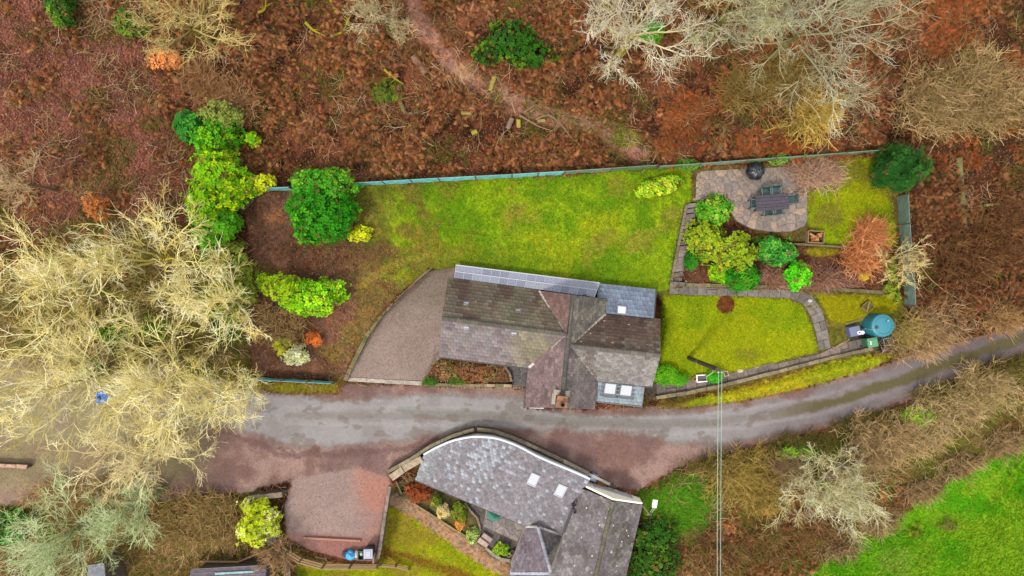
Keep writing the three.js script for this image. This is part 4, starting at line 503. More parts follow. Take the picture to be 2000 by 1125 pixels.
wall('bed_edging', 'short curved stone edging where the front bed meets the porch slabs', 'edging', [[964, 704, 0.55], [984, 714, 0.55], [995, 729, 0.55], [999, 745, 0.55]], { w: 0.14, L: 0.3, cols: STONE, down: 0.6 });
{ const o = thing('brick_edging', 'row of small bricks along the foot of the front bed', 'edging', G(950, 757)); for (let k = 0; k < 44; k++) { const p = onGround(896 + k * 2.9, 756.6); partW(o, 'brick', cbx(0.065, 0.1, 0.14, p.x, p.y + 0.04, p.z, rr(-0.1, 0.1), 0.008), mat(...pick([[176, 150, 116], [196, 170, 136], [150, 118, 92]]))); } }
wall('retaining_wall', 'low stone wall holding the shrub beds above the garden path', 'wall', [[1340, 556, 1.85], [1450, 559, 1.85], [1570, 561, 1.85], [1660, 567, 1.8], [1742, 572, 1.8]], { w: 0.2, L: 0.5, cols: [[128, 116, 76], [142, 126, 84], [116, 106, 66]], down: 1.2 });
wall('path_kerb', 'thin pale kerb between the side lawn and the slab path', 'kerb', [[1428, 731, 0.6], [1500, 712, 0.6], [1598, 687, 0.6]], { w: 0.1, L: 0.6, cols: STONE, down: 0.3, t: 0.07 });
wall('garden_wall', 'long low stone wall between slab path and roadside verge', 'wall', [[1282, 777, 0.75], [1340, 768, 0.75], [1420, 751, 0.75], [1520, 726, 0.75], [1620, 700, 0.75], [1705, 681, 0.75]], { w: 0.2, L: 0.6, cols: [[146, 130, 96], [128, 116, 84], [160, 144, 108]], down: 0.9 });
wall('path_kerb', 'kerb curving round the north-east corner of the side lawn', 'kerb', [[1310, 575, 1.12], [1420, 576, 1.12], [1540, 581, 1.1], [1567, 598, 1.0], [1588, 640, 0.85], [1599, 686, 0.65]], { w: 0.09, L: 0.55, cols: [[132, 124, 104], [150, 138, 110]], down: 0.3, t: 0.07 });
wall('path_kerb', 'dark kerb between the curving path and the triangular lawn', 'kerb', [[1568, 566, 1.2], [1592, 580, 1.12], [1610, 606, 1.0], [1618, 640, 0.85]], { w: 0.08, L: 0.5, cols: [[96, 90, 74], [112, 104, 84]], down: 0.3, t: 0.07 });
wall('roadside_wall', 'low mossy wall curving round the west end of the curved house', 'wall', [[757, 922, 0.75], [800, 898, 0.75], [840, 872, 0.75], [882, 852, 0.75], [926, 839, 0.75]], { w: 0.2, L: 0.9, cols: [[150, 136, 108], [136, 124, 96], [162, 148, 120]], down: 1.6 });
wall('roadside_wall', 'low weathered wall along the lane above the curved house', 'wall', [[932, 838.5, 0.75], [964, 842, 0.75], [1000, 854, 0.75], [1050, 876, 0.75], [1100, 900, 0.75], [1150, 925, 0.75]], { w: 0.2, L: 0.9, cols: [[156, 140, 118], [140, 126, 104], [170, 154, 134]], down: 1.6 });
wall('coping_wall', 'short wall of three broad concrete slabs beside the curved house', 'wall', [[763, 934, 0.5], [787, 917, 0.5], [824, 896, 0.5]], { w: 0.42, L: 1.0, cols: [[190, 168, 148], [182, 158, 140], [196, 176, 150]], down: 1.6, piece: 'coping_slab', gap: 0.04 });
wall('parking_wall', 'low wall between the reddish parking bay and lower lawn', 'wall', [[761, 950, 0.15], [755, 985, 0.15], [748, 1030, 0.15], [741, 1075, 0.15], [737, 1092, 0.15]], { w: 0.2, L: 0.5, cols: [[168, 142, 130], [150, 132, 120], [140, 126, 108]], down: 1.7 });
wall('stub_wall', 'short brick stub wall behind the yellow variegated shrub', 'wall', [[484, 974, 0.7], [520, 970, 0.7], [551, 966, 0.7]], { w: 0.3, L: 1.0, cols: [[190, 156, 140], [150, 130, 110]], down: 1.0, piece: 'coping_slab' });
wall('boundary_wall', 'pinkish wall end showing below bare branches at the left edge', 'wall', [[-40, 908, 0.5], [10, 910, 0.5], [52, 912, 0.5]], { w: 0.22, L: 0.8, cols: [[226, 184, 160], [214, 172, 150]], down: 0.8 });
wall('timber_edging', 'timber board edging between gravel path and courtyard bed', 'edging', [[797, 977, -1.5], [840, 1004, -1.5], [890, 1036, -1.5], [932, 1061, -1.5]], { w: 0.1, L: 1.1, cols: [[170, 142, 96], [150, 138, 84], [186, 156, 112]], down: 0.5, piece: 'board' });
wall('courtyard_kerb', 'curved stone kerb between planted bed and courtyard paving', 'kerb', [[908, 982, -1.5], [919, 998, -1.5], [932, 1012, -1.5], [938, 1034, -1.5], [932, 1057, -1.5]], { w: 0.14, L: 0.35, cols: [[156, 134, 112], [142, 124, 100], [168, 148, 120]], down: 0.4 });
wall('courtyard_kerb', 'stone kerb ending at the small hipped roof by the clipped bush', 'kerb', [[948, 1070, -1.5], [965, 1085, -1.5], [980, 1093, -1.5], [996, 1096, -1.5]], { w: 0.2, L: 0.5, cols: [[170, 160, 132], [156, 148, 118]], down: 0.4 });
wall('tank_bed_edging', 'square stone edging round the little soil bed by the boiler', 'edging', [[1624, 631, 0.78], [1650, 628, 0.78], [1658, 664, 0.72], [1628, 680, 0.7], [1622, 664, 0.74], [1624, 633, 0.78]], { w: 0.12, L: 0.35, cols: [[150, 132, 70], [166, 148, 92], [136, 118, 72]], down: 0.5 });
wall('tank_wall', 'mossy low wall behind the oil tank and boiler', 'wall', [[1652, 633, 1.0], [1690, 622, 1.0], [1727, 611, 1.0]], { w: 0.14, L: 0.5, cols: [[168, 152, 60], [150, 138, 70]], down: 0.9 });

// crazy paving of the patio
function paving(name, label, outline, h, count, cols, seed, shrink = 0.07) {
  rnd = rng(seed); const xs = outline.map((p) => p[0]), ys = outline.map((p) => p[1]), z = new Zone(outline), S = []; let guard = 0;
  while (S.length < count && guard++ < 20000) { const p = [rr(Math.min(...xs), Math.max(...xs)), rr(Math.min(...ys), Math.max(...ys))]; if (z.d(...p) > 3 && S.every((q) => Math.hypot(q[0] - p[0], q[1] - p[1]) > 11 * (0.75 + 0.8 * vn(p[0] / 30, p[1] / 30)))) S.push(p); }
  const c0 = [xs.reduce((a, b) => a + b) / xs.length, ys.reduce((a, b) => a + b) / ys.length], o = struct(name, slab(outline.map(([x, y]) => W3(x, y, h)), DOWN(0.35)), mat(168, 146, 128), label);
  for (const p of S) { let q = outline; for (const r of S) if (r !== p) { const a = r[0] - p[0], b = r[1] - p[1]; q = clip2(q, a, b, (r[0] * r[0] + r[1] * r[1] - p[0] * p[0] - p[1] * p[1]) / 2); if (q.length < 3) break; } if (q.length < 3 || area2(q) < 12) continue; const cx = q.reduce((s, v) => s + v[0], 0) / q.length, cy = q.reduce((s, v) => s + v[1], 0) / q.length, y = h + rr(0.025, 0.045); part(o, 'flagstone', slab(q.map(([x, yy]) => { const d = Math.hypot(x - cx, yy - cy), k = Math.max(0.5, 1 - 0.7 / Math.max(1, d) - shrink * 0.3); return W3(cx + (x - cx) * k, cy + (yy - cy) * k, y); }), DOWN(0.06)), mat(...pick(cols), { bump: 0.01 })); }
  return o;
}
const FLAG = [[158, 144, 138], [168, 150, 140], [146, 136, 134], [176, 154, 138], [160, 146, 136], [152, 140, 130], [188, 164, 142]];
paving('patio', 'rounded crazy-paved stone patio on the upper terrace', [[1356, 334], [1425, 330], [1527, 326], [1577, 331], [1577, 431], [1570, 442], [1545, 452], [1508, 453], [1466, 446], [1440, 432], [1424, 410], [1417, 392], [1388, 388], [1353, 392]], 2.53, 96, FLAG, 71);
paving('porch_paving', 'dark slabs in the corner between cottage wings', [[966, 702], [1034, 716], [1028, 754], [1002, 754], [998, 732], [986, 714]], 0.26, 16, [[118, 116, 116], [132, 130, 128], [104, 102, 104]], 72);
paving('courtyard_paving', 'pale square slabs under the covered parasol in the courtyard', [[950, 990], [1026, 1026], [1010, 1058], [944, 1028]], -1.62, 22, [[158, 148, 148], [146, 138, 138], [168, 156, 152]], 73);
function pathSlabs(name, label, P, w, L, cols, lift = 0.03, seed = 5) { rnd = rng(seed); const C0 = resample(P.map(([x, y]) => { const p = G(x, y); p.y = hpx(x, y); return p; }), L), o = thing(name, label, 'path'); o.userData = { kind: 'structure', label }; for (let k = 0; k < C0.length - 1; k++) { const a = C0[k], b = C0[k + 1], sa = sideOf(C0, k), sb = sideOf(C0, k + 1), d = b.clone().sub(a).setLength(0.012), two = rnd() < 0.25, lanes = two ? [[-0.5, -0.02], [0.02, 0.5]] : [[-0.5, 0.5]]; for (const [u, v] of lanes) part(o, 'paving_slab', slab([a.clone().addScaledVector(sa, v * w).add(d), b.clone().addScaledVector(sb, v * w).sub(d), b.clone().addScaledVector(sb, u * w).sub(d), a.clone().addScaledVector(sa, u * w).add(d)].map((p) => p.setY(groundY(p.x, p.z) * 0.3 + p.y * 0.7 + lift + rnd() * 0.006)), DOWN(0.12)), mat(...pick(cols), { bump: 0.012 })); } return o; }
const SLAB = [[128, 116, 108], [140, 124, 114], [114, 104, 96], [150, 132, 122], [120, 110, 98]];
pathSlabs('garden_path', 'slab path along the foot of the cottage garden to the bins', [[1282, 760], [1340, 755], [1400, 744], [1460, 731], [1520, 715], [1580, 699], [1640, 684], [1690, 672]], 0.78, 0.62, SLAB, 0.06, 11);
pathSlabs('garden_path', 'grey slab path from the steps curving round the side lawn', [[1308, 562], [1380, 565], [1460, 567], [1545, 571], [1575, 584], [1594, 612], [1604, 646], [1610, 682]], 0.72, 0.6, [[132, 124, 118], [142, 132, 126], [118, 110, 104]], 0.07, 12);
{ // stone steps up to the patio
  rnd = rng(13); const o = thing('garden_steps', 'weathered stone steps climbing from the path to the patio', 'steps', G(1335, 480)), n = 15, A = [1352, 396, 2.46], B = [1321, 552, 1.24];
  for (let k = 0; k < n; k++) { const t = (k + 0.5) / n, x = mix(A[0], B[0], t + 0.05 * Math.sin(t * 3)), y = mix(A[1], B[1], t), h = mix(A[2], B[2], k / (n - 1)) + 0.04, p = W3(x, y, h), deep = k === 3 || k === 9 || k === 11 ? 0.4 : 0.25; partW(o, 'step', cbx(0.7 + rr(-0.04, 0.04), 0.16, deep, p.x + rr(-0.03, 0.03), h - 0.05, p.z, 0.16 + rr(-0.05, 0.05), 0.02), mat(...pick([[160, 146, 142], [144, 132, 126], [170, 156, 152], [132, 122, 114]]), { bump: 0.012 })); const r = W3(x + 0.5, y + 5, h - 0.1); }
  partW(o, 'step_base', slab([[1341, 392, 2.38], [1363, 392, 2.38], [1334, 556, 1.12], [1310, 556, 1.12]].map((q) => W3(...q)), DOWN(0.6)), mat(70, 62, 52, { bump: 0.02 }));
  for (const [x0, x1] of [[1340, 1309]]) { const P = resample([W3(x0, 400, 2.55), W3(x1, 556, 1.25)], 0.4); for (let k = 0; k < P.length - 1; k++) partW(o, 'side_stone', bar(P[k], lerpV(P[k], P[k + 1], 0.95), 0.16, 0.3), mat(...pick([[140, 128, 100], [126, 116, 84], [150, 138, 112]]), { bump: 0.015 })); }
  { const P = [W3(1340, 548, 1.75), W3(1341, 562, 1.3)]; partW(o, 'edge_post', bar(P[0], P[1], 0.1, 0.12), mat(150, 146, 112)); }
}
{ const o = thing('courtyard_steps', 'two pink stone steps between gravel path and courtyard', 'steps', G(943, 1055)); for (const [x, y, w, h] of [[951, 1050, 0.7, -1.5], [943.5, 1059.5, 0.72, -1.38]]) { const p = W3(x, y, h); partW(o, 'step', cbx(w, 0.16, 0.34, p.x, h, p.z, -0.62, 0.02), mat(198, 172, 160, { bump: 0.01 })); } }

// ---------------------------------------------------------------- fences
function meshFence(label, P, h, cols, o = {}) { // green windbreak netting on posts
  rnd = rng(o.seed ?? 3); const C0 = resample(P.map(([x, y]) => { const p = G(x, y); p.y = groundY(p.x, p.z); return p; }), o.L ?? 1.9), f = thing('mesh_fence', label, 'fence', C0[C0.length >> 1].clone(), 0, o.group);
  for (let k = 0; k < C0.length; k++) { const p = C0[k]; partW(f, 'post', cyl(0.045, 0.04, h + 0.12, 7, p.x, p.y - 0.05, p.z), mat(126, 116, 88, { wood: 1 })); if (k) { const a = C0[k - 1], b = p, v = [], N = 10, s = sideOf([a, b], 0), pt = (t, y) => { const q = lerpV(a, b, t); q.y = mix(a.y, b.y, t) + y; return q.addScaledVector(s, 0.025 * Math.sin(t * Math.PI) * Math.sin(t * 9 + k)); }; const c = pick(cols); const G0 = []; for (let q = 0; q < N; q++) { const A = pt(q / N, 0.02), B = pt((q + 1) / N, 0.02), sag = (t) => h - 0.05 * Math.sin(t * Math.PI) - 0.04 * vn(k * 5 + t * 4, 3), T = pt((q + 1) / N, sag((q + 1) / N)), U = pt(q / N, sag(q / N)), n = s.clone().multiplyScalar(0.012); for (const Q of [[A, B, T, U], [A.clone().add(n), U.clone().add(n), T.clone().add(n), B.clone().add(n)], [U, T, T.clone().add(n), U.clone().add(n)]]) for (const i of [0, 1, 2, 0, 2, 3]) v.push(Q[i].x, Q[i].y, Q[i].z); } const g = new THREE.BufferGeometry(); g.setAttribute('position', new THREE.Float32BufferAttribute(v, 3)); partW(f, 'netting_panel', finish(g), mat(...c, { side: THREE.DoubleSide, rough: 0.7, k: 1.6 })); partW(f, 'top_wire', bar(a.clone().setY(a.y + h - 0.01), b.clone().setY(b.y + h - 0.01), 0.03), mat(...mix3(c, [170, 200, 196], 0.35), { plain: 1 })); } }
  return f;
}
const TEAL = [[110, 200, 206], [122, 206, 210], [112, 192, 192]], DULL = [[104, 142, 104], [96, 128, 92], [112, 150, 112], [120, 146, 124]];
meshFence('teal mesh fence between the back-garden bench and round evergreen', [[510, 373], [576, 371]], 1.15, TEAL, { seed: 1 });
meshFence('long teal and moss-green mesh fence along the top of the back lawn', [[700, 363], [860, 354], [1000, 347], [1100, 341]], 1.15, TEAL, { seed: 2 });
meshFence('dull green mesh fence between back lawn and woodland path end', [[1100, 341], [1190, 335], [1276, 329]], 1.1, DULL, { seed: 4 });
meshFence('low mossy mesh fence behind the patio and terrace lawn', [[1282, 330], [1360, 325], [1450, 318], [1560, 310], [1640, 304], [1718, 298]], 0.95, DULL, { seed: 5 });
meshFence('grey-green mesh fence down the east side of the garden', [[1752, 384], [1755, 440], [1760, 500], [1764, 550], [1768, 596]], 1.15, [[108, 134, 122], [100, 124, 112], [92, 112, 96]], { seed: 6 });
meshFence('teal mesh fence beside the lane at the western garden corner', [[478, 736], [560, 740], [656, 745]], 1.1, TEAL, { seed: 7 });
function railFence(label, P, h, rails, cols, o = {}) { rnd = rng(o.seed ?? 9); const C0 = resample(P.map(([x, y]) => { const p = G(x, y); p.y = groundY(p.x, p.z); return p; }), o.L ?? 1.5), f = thing('timber_fence', label, 'fence', C0[C0.length >> 1].clone()); C0.forEach((p, k) => { partW(f, 'post', bx(0.1, h + 0.15, 0.1, p.x, p.y + h / 2, p.z, rnd()), mat(...pick(cols), { wood: 1 })); if (k) for (let r = 0; r < rails; r++) { const y = h * (1 - r / Math.max(1, rails) * 0.95) - 0.02, a = C0[k - 1]; partW(f, r ? 'rail' : 'top_rail', bar(a.clone().setY(a.y + y + rr(-0.02, 0.02)), p.clone().setY(p.y + y + rr(-0.02, 0.02)), 0.1, 0.06), mat(...pick(cols), { wood: 1 })); } }); return f; }
const TIM = [[186, 156, 108], [170, 142, 96], [196, 168, 120]];
railFence('three-rail timber fence along the south side of the parking bay', [[544, 1056], [566, 1072], [592, 1088], [636, 1099], [740, 1100]], 1.0, 3, TIM);
railFence('timber rail fence running west above the felt-roofed outbuilding', [[400, 1086], [478, 1085], [500, 1076], [540, 1060]], 0.9, 1, [[176, 140, 104], [160, 128, 92]], { seed: 10 });
railFence('low wooden rail along the lower edge of the terrace lawn', [[1476, 477], [1560, 478], [1650, 484], [1770, 490]], 0.5, 2, [[140, 132, 92], [126, 118, 84]], { seed: 12 });
railFence('short timber fence stub on the lower lawn beside the bins', [[745, 1100], [775, 1102], [800, 1108]], 0.5, 2, TIM, { seed: 14 });
{ const A = W3(1150, 926, 0.7), B = W3(1202, 951, 0.7), o = thing('handrail', 'grey plank rail leading to the curved house doorway', 'rail', W3(1175, 938, 0)); partW(o, 'rail', bar(A, lerpV(A, B, 0.8), 0.16, 0.06), mat(196, 192, 184)); partW(o, 'end_cap', bar(lerpV(A, B, 0.81), B, 0.12, 0.06), mat(84, 70, 66)); for (const t of [0.1, 0.5, 0.95]) { const p = lerpV(A, B, t); partW(o, 'post', cyl(0.03, 0.03, 0.8, 7, p.x, -0.1, p.z), mat(90, 84, 80)); } }

// ---------------------------------------------------------------- patio furniture
const YAW = 0.075, onPatio = (x, y) => { const p = W3(x, y, 2.57); return p; };
{
  const p = W3(1508, 395, 3.27); p.y = 2.57; const t = thing('patio_table', 'long slatted purple-grey patio table', 'table', p, YAW), L = 1.9, W = 0.92; rnd = rng(91);
  for (let k = 0; k < 5; k++) part(t, 'table_board', cbx(L, 0.035, W / 5 - 0.012, 0, 0.72, (k - 2) * W / 5, 0, 0.006), mat(...pick([[98, 90, 114], [92, 84, 108], [104, 96, 118]]), { wood: 1, k: 0.8 }));
  part(t, 'frame', merge([bx(L - 0.12, 0.07, 0.03, 0, 0.66, W / 2 - 0.06), bx(L - 0.12, 0.07, 0.03, 0, 0.66, -W / 2 + 0.06), bx(0.03, 0.07, W - 0.12, L / 2 - 0.08, 0.66, 0), bx(0.03, 0.07, W - 0.12, -L / 2 + 0.08, 0.66, 0)]), mat(84, 72, 82, { wood: 1 })); for (const sx of [-1, 1]) for (const sz of [-1, 1]) part(t, 'leg', bx(0.07, 0.7, 0.07, sx * (L / 2 - 0.12), 0.35, sz * (W / 2 - 0.1)), mat(84, 72, 82, { wood: 1 }));
  const green = mat(40, 92, 94, { rough: 0.5, plain: 1 }), pale = mat(96, 126, 120, { rough: 0.5, plain: 1 });
  const chair = (label, x, y, turn) => { const q = W3(x, y, 3.1); q.y = 2.57; const c = thing('garden_chair', label, 'chair', q, turn, 'dark green chairs round the patio table'); // back towards +z
    part(c, 'seat', merge([0, 1, 2, 3, 4].map((k) => cbx(0.42, 0.03, 0.075, 0, 0.43, -0.18 + k * 0.09, 0, 0.006))), green); part(c, 'backrest', merge([...[-2, -1, 0, 1, 2].map((k) => bx(0.055, 0.42, 0.02, k * 0.085, 0.68, 0.26 + 0.02, 0, 0.2)), bx(0.5, 0.05, 0.035, 0, 0.9, 0.32)]), green);
    for (const s of [-1, 1]) { part(c, 'armrest', cbx(0.055, 0.03, 0.5, s * 0.25, 0.64, 0.03, 0, 0.006), pale); part(c, 'leg', bx(0.04, 0.64, 0.04, s * 0.24, 0.32, -0.2), green); part(c, 'leg', bx(0.04, 0.92, 0.04, s * 0.24, 0.46, 0.27, 0, 0.12), green); } };
  chair('green chair on the far side of the patio table, nearer its west end', 1496, 377, Math.PI + YAW); chair('green chair on the far side of the patio table, nearer its east end', 1516, 374.5, Math.PI + YAW); chair('green chair at the east end of the patio table', 1543, 390, Math.PI / 2 + YAW); chair('green chair in shade at the west end of the patio table', 1474, 398, -Math.PI / 2 + YAW); chair('green chair on the near side of the patio table, west one', 1500, 411, YAW); chair('green chair on the near side of the patio table, east one', 1521, 408.5, YAW);
}
{ // barbecue under its cover
  const p = W3(1476, 334, 3.2); p.y = 2.56; const o = thing('covered_barbecue', 'black crumpled cover over a round kettle barbecue by the fence', 'barbecue', p), g = new THREE.SphereGeometry(1, 40, 24), a = g.attributes.position; for (let i = 0; i < a.count; i++) { const x = a.getX(i), y = a.getY(i), z = a.getZ(i), th = Math.atan2(z, x), d = Math.max(0, y), f = 1 + 0.1 * Math.sin(th * 7 + 2 * y) * (1 - d * 0.7) + 0.12 * (fbm(x * 3 + 5, z * 3 + y * 2, 3) - 0.5); a.setXYZ(i, x * 0.5 * f * (y < 0 ? 1 + 0.05 * -y : 1), y > 0 ? 0.62 + 0.42 * y * f : Math.max(0, 0.62 + 0.66 * y), z * 0.5 * f); } g.computeVertexNormals(); part(o, 'cover', g, mat(40, 44, 54, { rough: 0.35, plain: 1 })); part(o, 'folds', merge([0, 1, 2].map((k) => wire([V(-0.22 + k * 0.16, 0.98, -0.2), V(-0.16 + k * 0.14, 1.05, 0.02), V(-0.1 + k * 0.16, 0.96, 0.24)], 0.035, 6))), mat(66, 72, 84, { rough: 0.3, plain: 1 })); for (const [x, z] of [[0.3, 0.2], [-0.3, 0.2], [0, -0.35]]) part(o, 'leg', cyl(0.03, 0.03, 0.2, 8, x, 0, z), mat(30, 30, 34)); }
{ // log box
  const p = W3(1591.5, 463, 2.7); p.y = groundY(p.x, p.z); const o = thing('log_box', 'small open box of split orange logs on the terrace grass', 'log box', p, -0.06); rnd = rng(17); for (const [w, d, x, z] of [[0.92, 0.05, 0, -0.34], [0.92, 0.05, 0, 0.34], [0.05, 0.68, -0.46, 0], [0.05, 0.68, 0.46, 0]]) part(o, 'side_board', bx(w, 0.4, d, x, 0.2, z), mat(176, 142, 104, { wood: 1 })); for (let k = 0; k < 13; k++) { const L = rr(0.2, 0.4), g = new THREE.CylinderGeometry(rr(0.06, 0.1), rr(0.06, 0.1), L, 7).toNonIndexed().rotateZ(Math.PI / 2).rotateY(rr(-0.8, 0.8)).translate(rr(-0.28, 0.28), rr(0.22, 0.4), rr(-0.22, 0.22)); part(o, 'log', g, mat(...pick([[206, 130, 66], [176, 104, 60], [222, 160, 84], [120, 74, 46]]), { wood: 1 })); } part(o, 'base', bx(0.9, 0.06, 0.66, 0, 0.05, 0), mat(80, 60, 44)); }
{ // little timber frame on the triangular lawn
  const p = onGround(1692, 599), o = thing('wooden_planter', 'small diamond-shaped mossy timber planter on the triangular lawn', 'planter', p, 0.75); rnd = rng(18); for (let k = 0; k < 4; k++) { const a = k * Math.PI / 2; part(o, 'board', bx(0.56, 0.24, 0.06, Math.sin(a) * 0.26, 0.12, Math.cos(a) * 0.26, a), mat(...pick([[170, 148, 72], [150, 132, 60], [186, 160, 84]]), { wood: 1 })); } part(o, 'board', bx(0.7, 0.05, 0.09, 0, 0.25, 0, 0.6), mat(178, 156, 80, { wood: 1 })); part(o, 'soil', bx(0.48, 0.1, 0.48, 0, 0.08, 0), mat(110, 104, 40)); }
{ // bench in the west corner
  const p = onGround(484, 398), o = thing('garden_bench', 'weathered two-plank timber bench by the western hedge', 'bench', p, 0.79); part(o, 'seat_plank', cbx(1.0, 0.06, 0.24, 0, 0.42, 0.16), mat(112, 92, 72, { wood: 1 })); part(o, 'back_plank', cbx(1.0, 0.18, 0.07, 0, 0.7, -0.2), mat(132, 112, 66, { wood: 1 })); for (const s of [-1, 1]) { part(o, 'leg', bx(0.08, 0.42, 0.34, s * 0.4, 0.21, 0.08), mat(70, 56, 46, { wood: 1 })); part(o, 'leg', bx(0.08, 0.8, 0.08, s * 0.4, 0.4, -0.16), mat(70, 56, 46, { wood: 1 })); } const q = onGround(465, 413); tag(part(scene, 'plant_pot', lathe([[0.0, 0], [0.2, 0], [0.27, 0.36], [0.29, 0.36], [0.29, 0.42], [0.24, 0.42], [0.22, 0.3], [0, 0.3]], 20), mat(74, 58, 52)), 'dark round pot at the low end of the timber bench', 'pot').position.copy(q); }

// ---------------------------------------------------------------- tank corner
{
  const p = W3(1726, 636, 2.15); p.y = 0.45; const o = thing('oil_tank', 'large round teal plastic oil tank by the lane', 'tank', p), R = 0.7, teal = mat(40, 132, 152, { rough: 0.45, plain: 1, k: 1.25 });
  const g = lathe([[0, 0], [R * 0.96, 0], [R, 0.06], [R, 0.5], [R * 0.985, 0.53], [R, 0.56], [R, 1.05], [R * 0.985, 1.08], [R, 1.11], [R, 1.5], [R * 0.97, 1.6], [R * 0.9, 1.66], [R * 0.5, 1.73], [0, 1.76]], 40); part(o, 'tank_body', g, teal); part(o, 'filler_cap', merge([cyl(0.1, 0.1, 0.08, 14, -0.42, 1.68, 0.1), cyl(0.05, 0.05, 0.14, 10, -0.42, 1.7, 0.1)]), mat(40, 96, 120, { plain: 1, rough: 0.4 })); part(o, 'lid_seam', new THREE.TorusGeometry(R * 0.72, 0.012, 6, 40).toNonIndexed().rotateX(Math.PI / 2).translate(0, 1.705, 0), teal); part(o, 'vent_cap', cyl(0.05, 0.06, 0.1, 10, 0.2, 1.74, -0.3), mat(150, 190, 200, { plain: 1 })); part(o, 'lid_handle', wire([V(0.5, 1.64, 0.05), V(0.66, 1.7, 0.1), V(0.68, 1.66, -0.12), V(0.54, 1.64, -0.2)], 0.015), mat(150, 190, 196, { plain: 1 }));
  const hose = tag(part(scene, 'oil_pipe', wire([W3(1686, 643, 1.3), W3(1692, 642, 1.5), W3(1700, 644, 1.9), W3(1708, 643, 2.24)], 0.014), mat(206, 214, 214, { plain: 1 })), 'thin white pipe between the boiler and the oil tank', 'pipe');
  const q = W3(1672, 647, 1.5); q.y = 0.45; const b = thing('outdoor_boiler', 'blue-grey metal boiler casing with a white flue', 'boiler', q, 0.22); part(b, 'casing', cbx(0.66, 0.95, 0.6, 0, 0.5, 0, 0, 0.03), mat(118, 128, 168, { rough: 0.4, plain: 1 })); part(b, 'flue', merge([cyl(0.05, 0.05, 0.3, 12, 0.36, 0.75, 0.16), cyl(0.11, 0.11, 0.05, 18, 0.36, 1.03, 0.16)]), mat(248, 240, 232, { plain: 1, k: 1.8 })); part(b, 'flue_bracket', merge([bx(0.2, 0.03, 0.05, 0.2, 0.99, 0.06), bx(0.05, 0.03, 0.2, 0.12, 0.99, 0.14), bx(0.2, 0.03, 0.05, 0.2, 0.99, 0.22)]), mat(246, 246, 248, { plain: 1, k: 1.8 })); part(b, 'base', bx(0.72, 0.06, 0.66, 0, 0.03, 0), mat(90, 90, 90));
  const w = W3(1706, 669, 1.55); w.y = 0.45; const bin = thing('wheelie_bin', 'light green wheelie bin in front of the oil tank', 'bin', w, 0.2), gm = mat(94, 168, 120, { rough: 0.4, plain: 1 }); const body = new THREE.CylinderGeometry(0.4, 0.31, 0.95, 4, 1).toNonIndexed().rotateY(Math.PI / 4).scale(1, 1, 0.95).translate(0, 0.52, 0); body.computeVertexNormals(); part(bin, 'bin_body', body, mat(70, 136, 96, { rough: 0.4, plain: 1 })); part(bin, 'lid', merge([cbx(0.62, 0.06, 0.58, 0, 1.03, 0, 0, 0.025), cbx(0.46, 0.04, 0.4, 0.04, 1.07, 0, 0, 0.02)]), gm); part(bin, 'handle', bar(V(-0.33, 1.0, -0.2), V(-0.33, 1.0, 0.2), 0.035), mat(70, 130, 92, { plain: 1 })); part(bin, 'lid_sticker', bx(0.06, 0.008, 0.22, -0.16, 1.096, 0), mat(236, 250, 240, { plain: 1, k: 1.6 })); for (const s of [-1, 1]) part(bin, 'wheel', new THREE.CylinderGeometry(0.09, 0.09, 0.05, 14).toNonIndexed().rotateX(Math.PI / 2).translate(-0.26, 0.09, s * 0.27), mat(28, 28, 30));
  const c = W3(1738, 667, 1.0); c.y = 0.42; const cr = thing('open_crate', 'dark open crate with a pale rim beside the oil tank', 'crate', c, 0.3); part(cr, 'box', merge([bx(0.56, 0.4, 0.03, 0, 0.25, -0.2), bx(0.56, 0.4, 0.03, 0, 0.25, 0.2), bx(0.03, 0.4, 0.4, -0.27, 0.25, 0), bx(0.03, 0.4, 0.4, 0.27, 0.25, 0), bx(0.54, 0.03, 0.4, 0, 0.06, 0)]), mat(26, 70, 92, { plain: 1, rough: 0.5 })); part(cr, 'rim', merge([bx(0.6, 0.03, 0.04, 0, 0.46, -0.22), bx(0.6, 0.03, 0.04, 0, 0.46, 0.22), bx(0.04, 0.03, 0.48, -0.29, 0.46, 0), bx(0.04, 0.03, 0.48, 0.29, 0.46, 0)]), mat(150, 200, 210, { plain: 1, rough: 0.5 })); const ball = tag(part(scene, 'bucket', lathe([[0, 0], [0.09, 0], [0.12, 0.2], [0.1, 0.2], [0.08, 0.04], [0, 0.04]], 14), mat(96, 146, 160, { plain: 1 })), 'small blue-grey bucket inside the dark open crate', 'bucket'); ball.position.copy(c).add(V(-0.04, 0.08, 0));
  const gs = tag(part(scene, 'rubbish_sack', (() => { const g = new THREE.SphereGeometry(0.28, 20, 14), a = g.attributes.position; for (let i = 0; i < a.count; i++) { const x = a.getX(i), y = a.getY(i), z = a.getZ(i), f = 1 + 0.5 * (fbm(x * 7 + 3, z * 7 + y * 5, 3) - 0.5); a.setXYZ(i, x * f * 1.2, Math.max(-0.2, y * f * 0.8), z * f); } g.computeVertexNormals(); return g.translate(0, 0.2, 0); })(), mat(36, 44, 58, { rough: 0.3, plain: 1 })), 'dark crumpled sack on the ground beside the green bin', 'sack'); gs.position.copy(onGround(1727, 681));
}
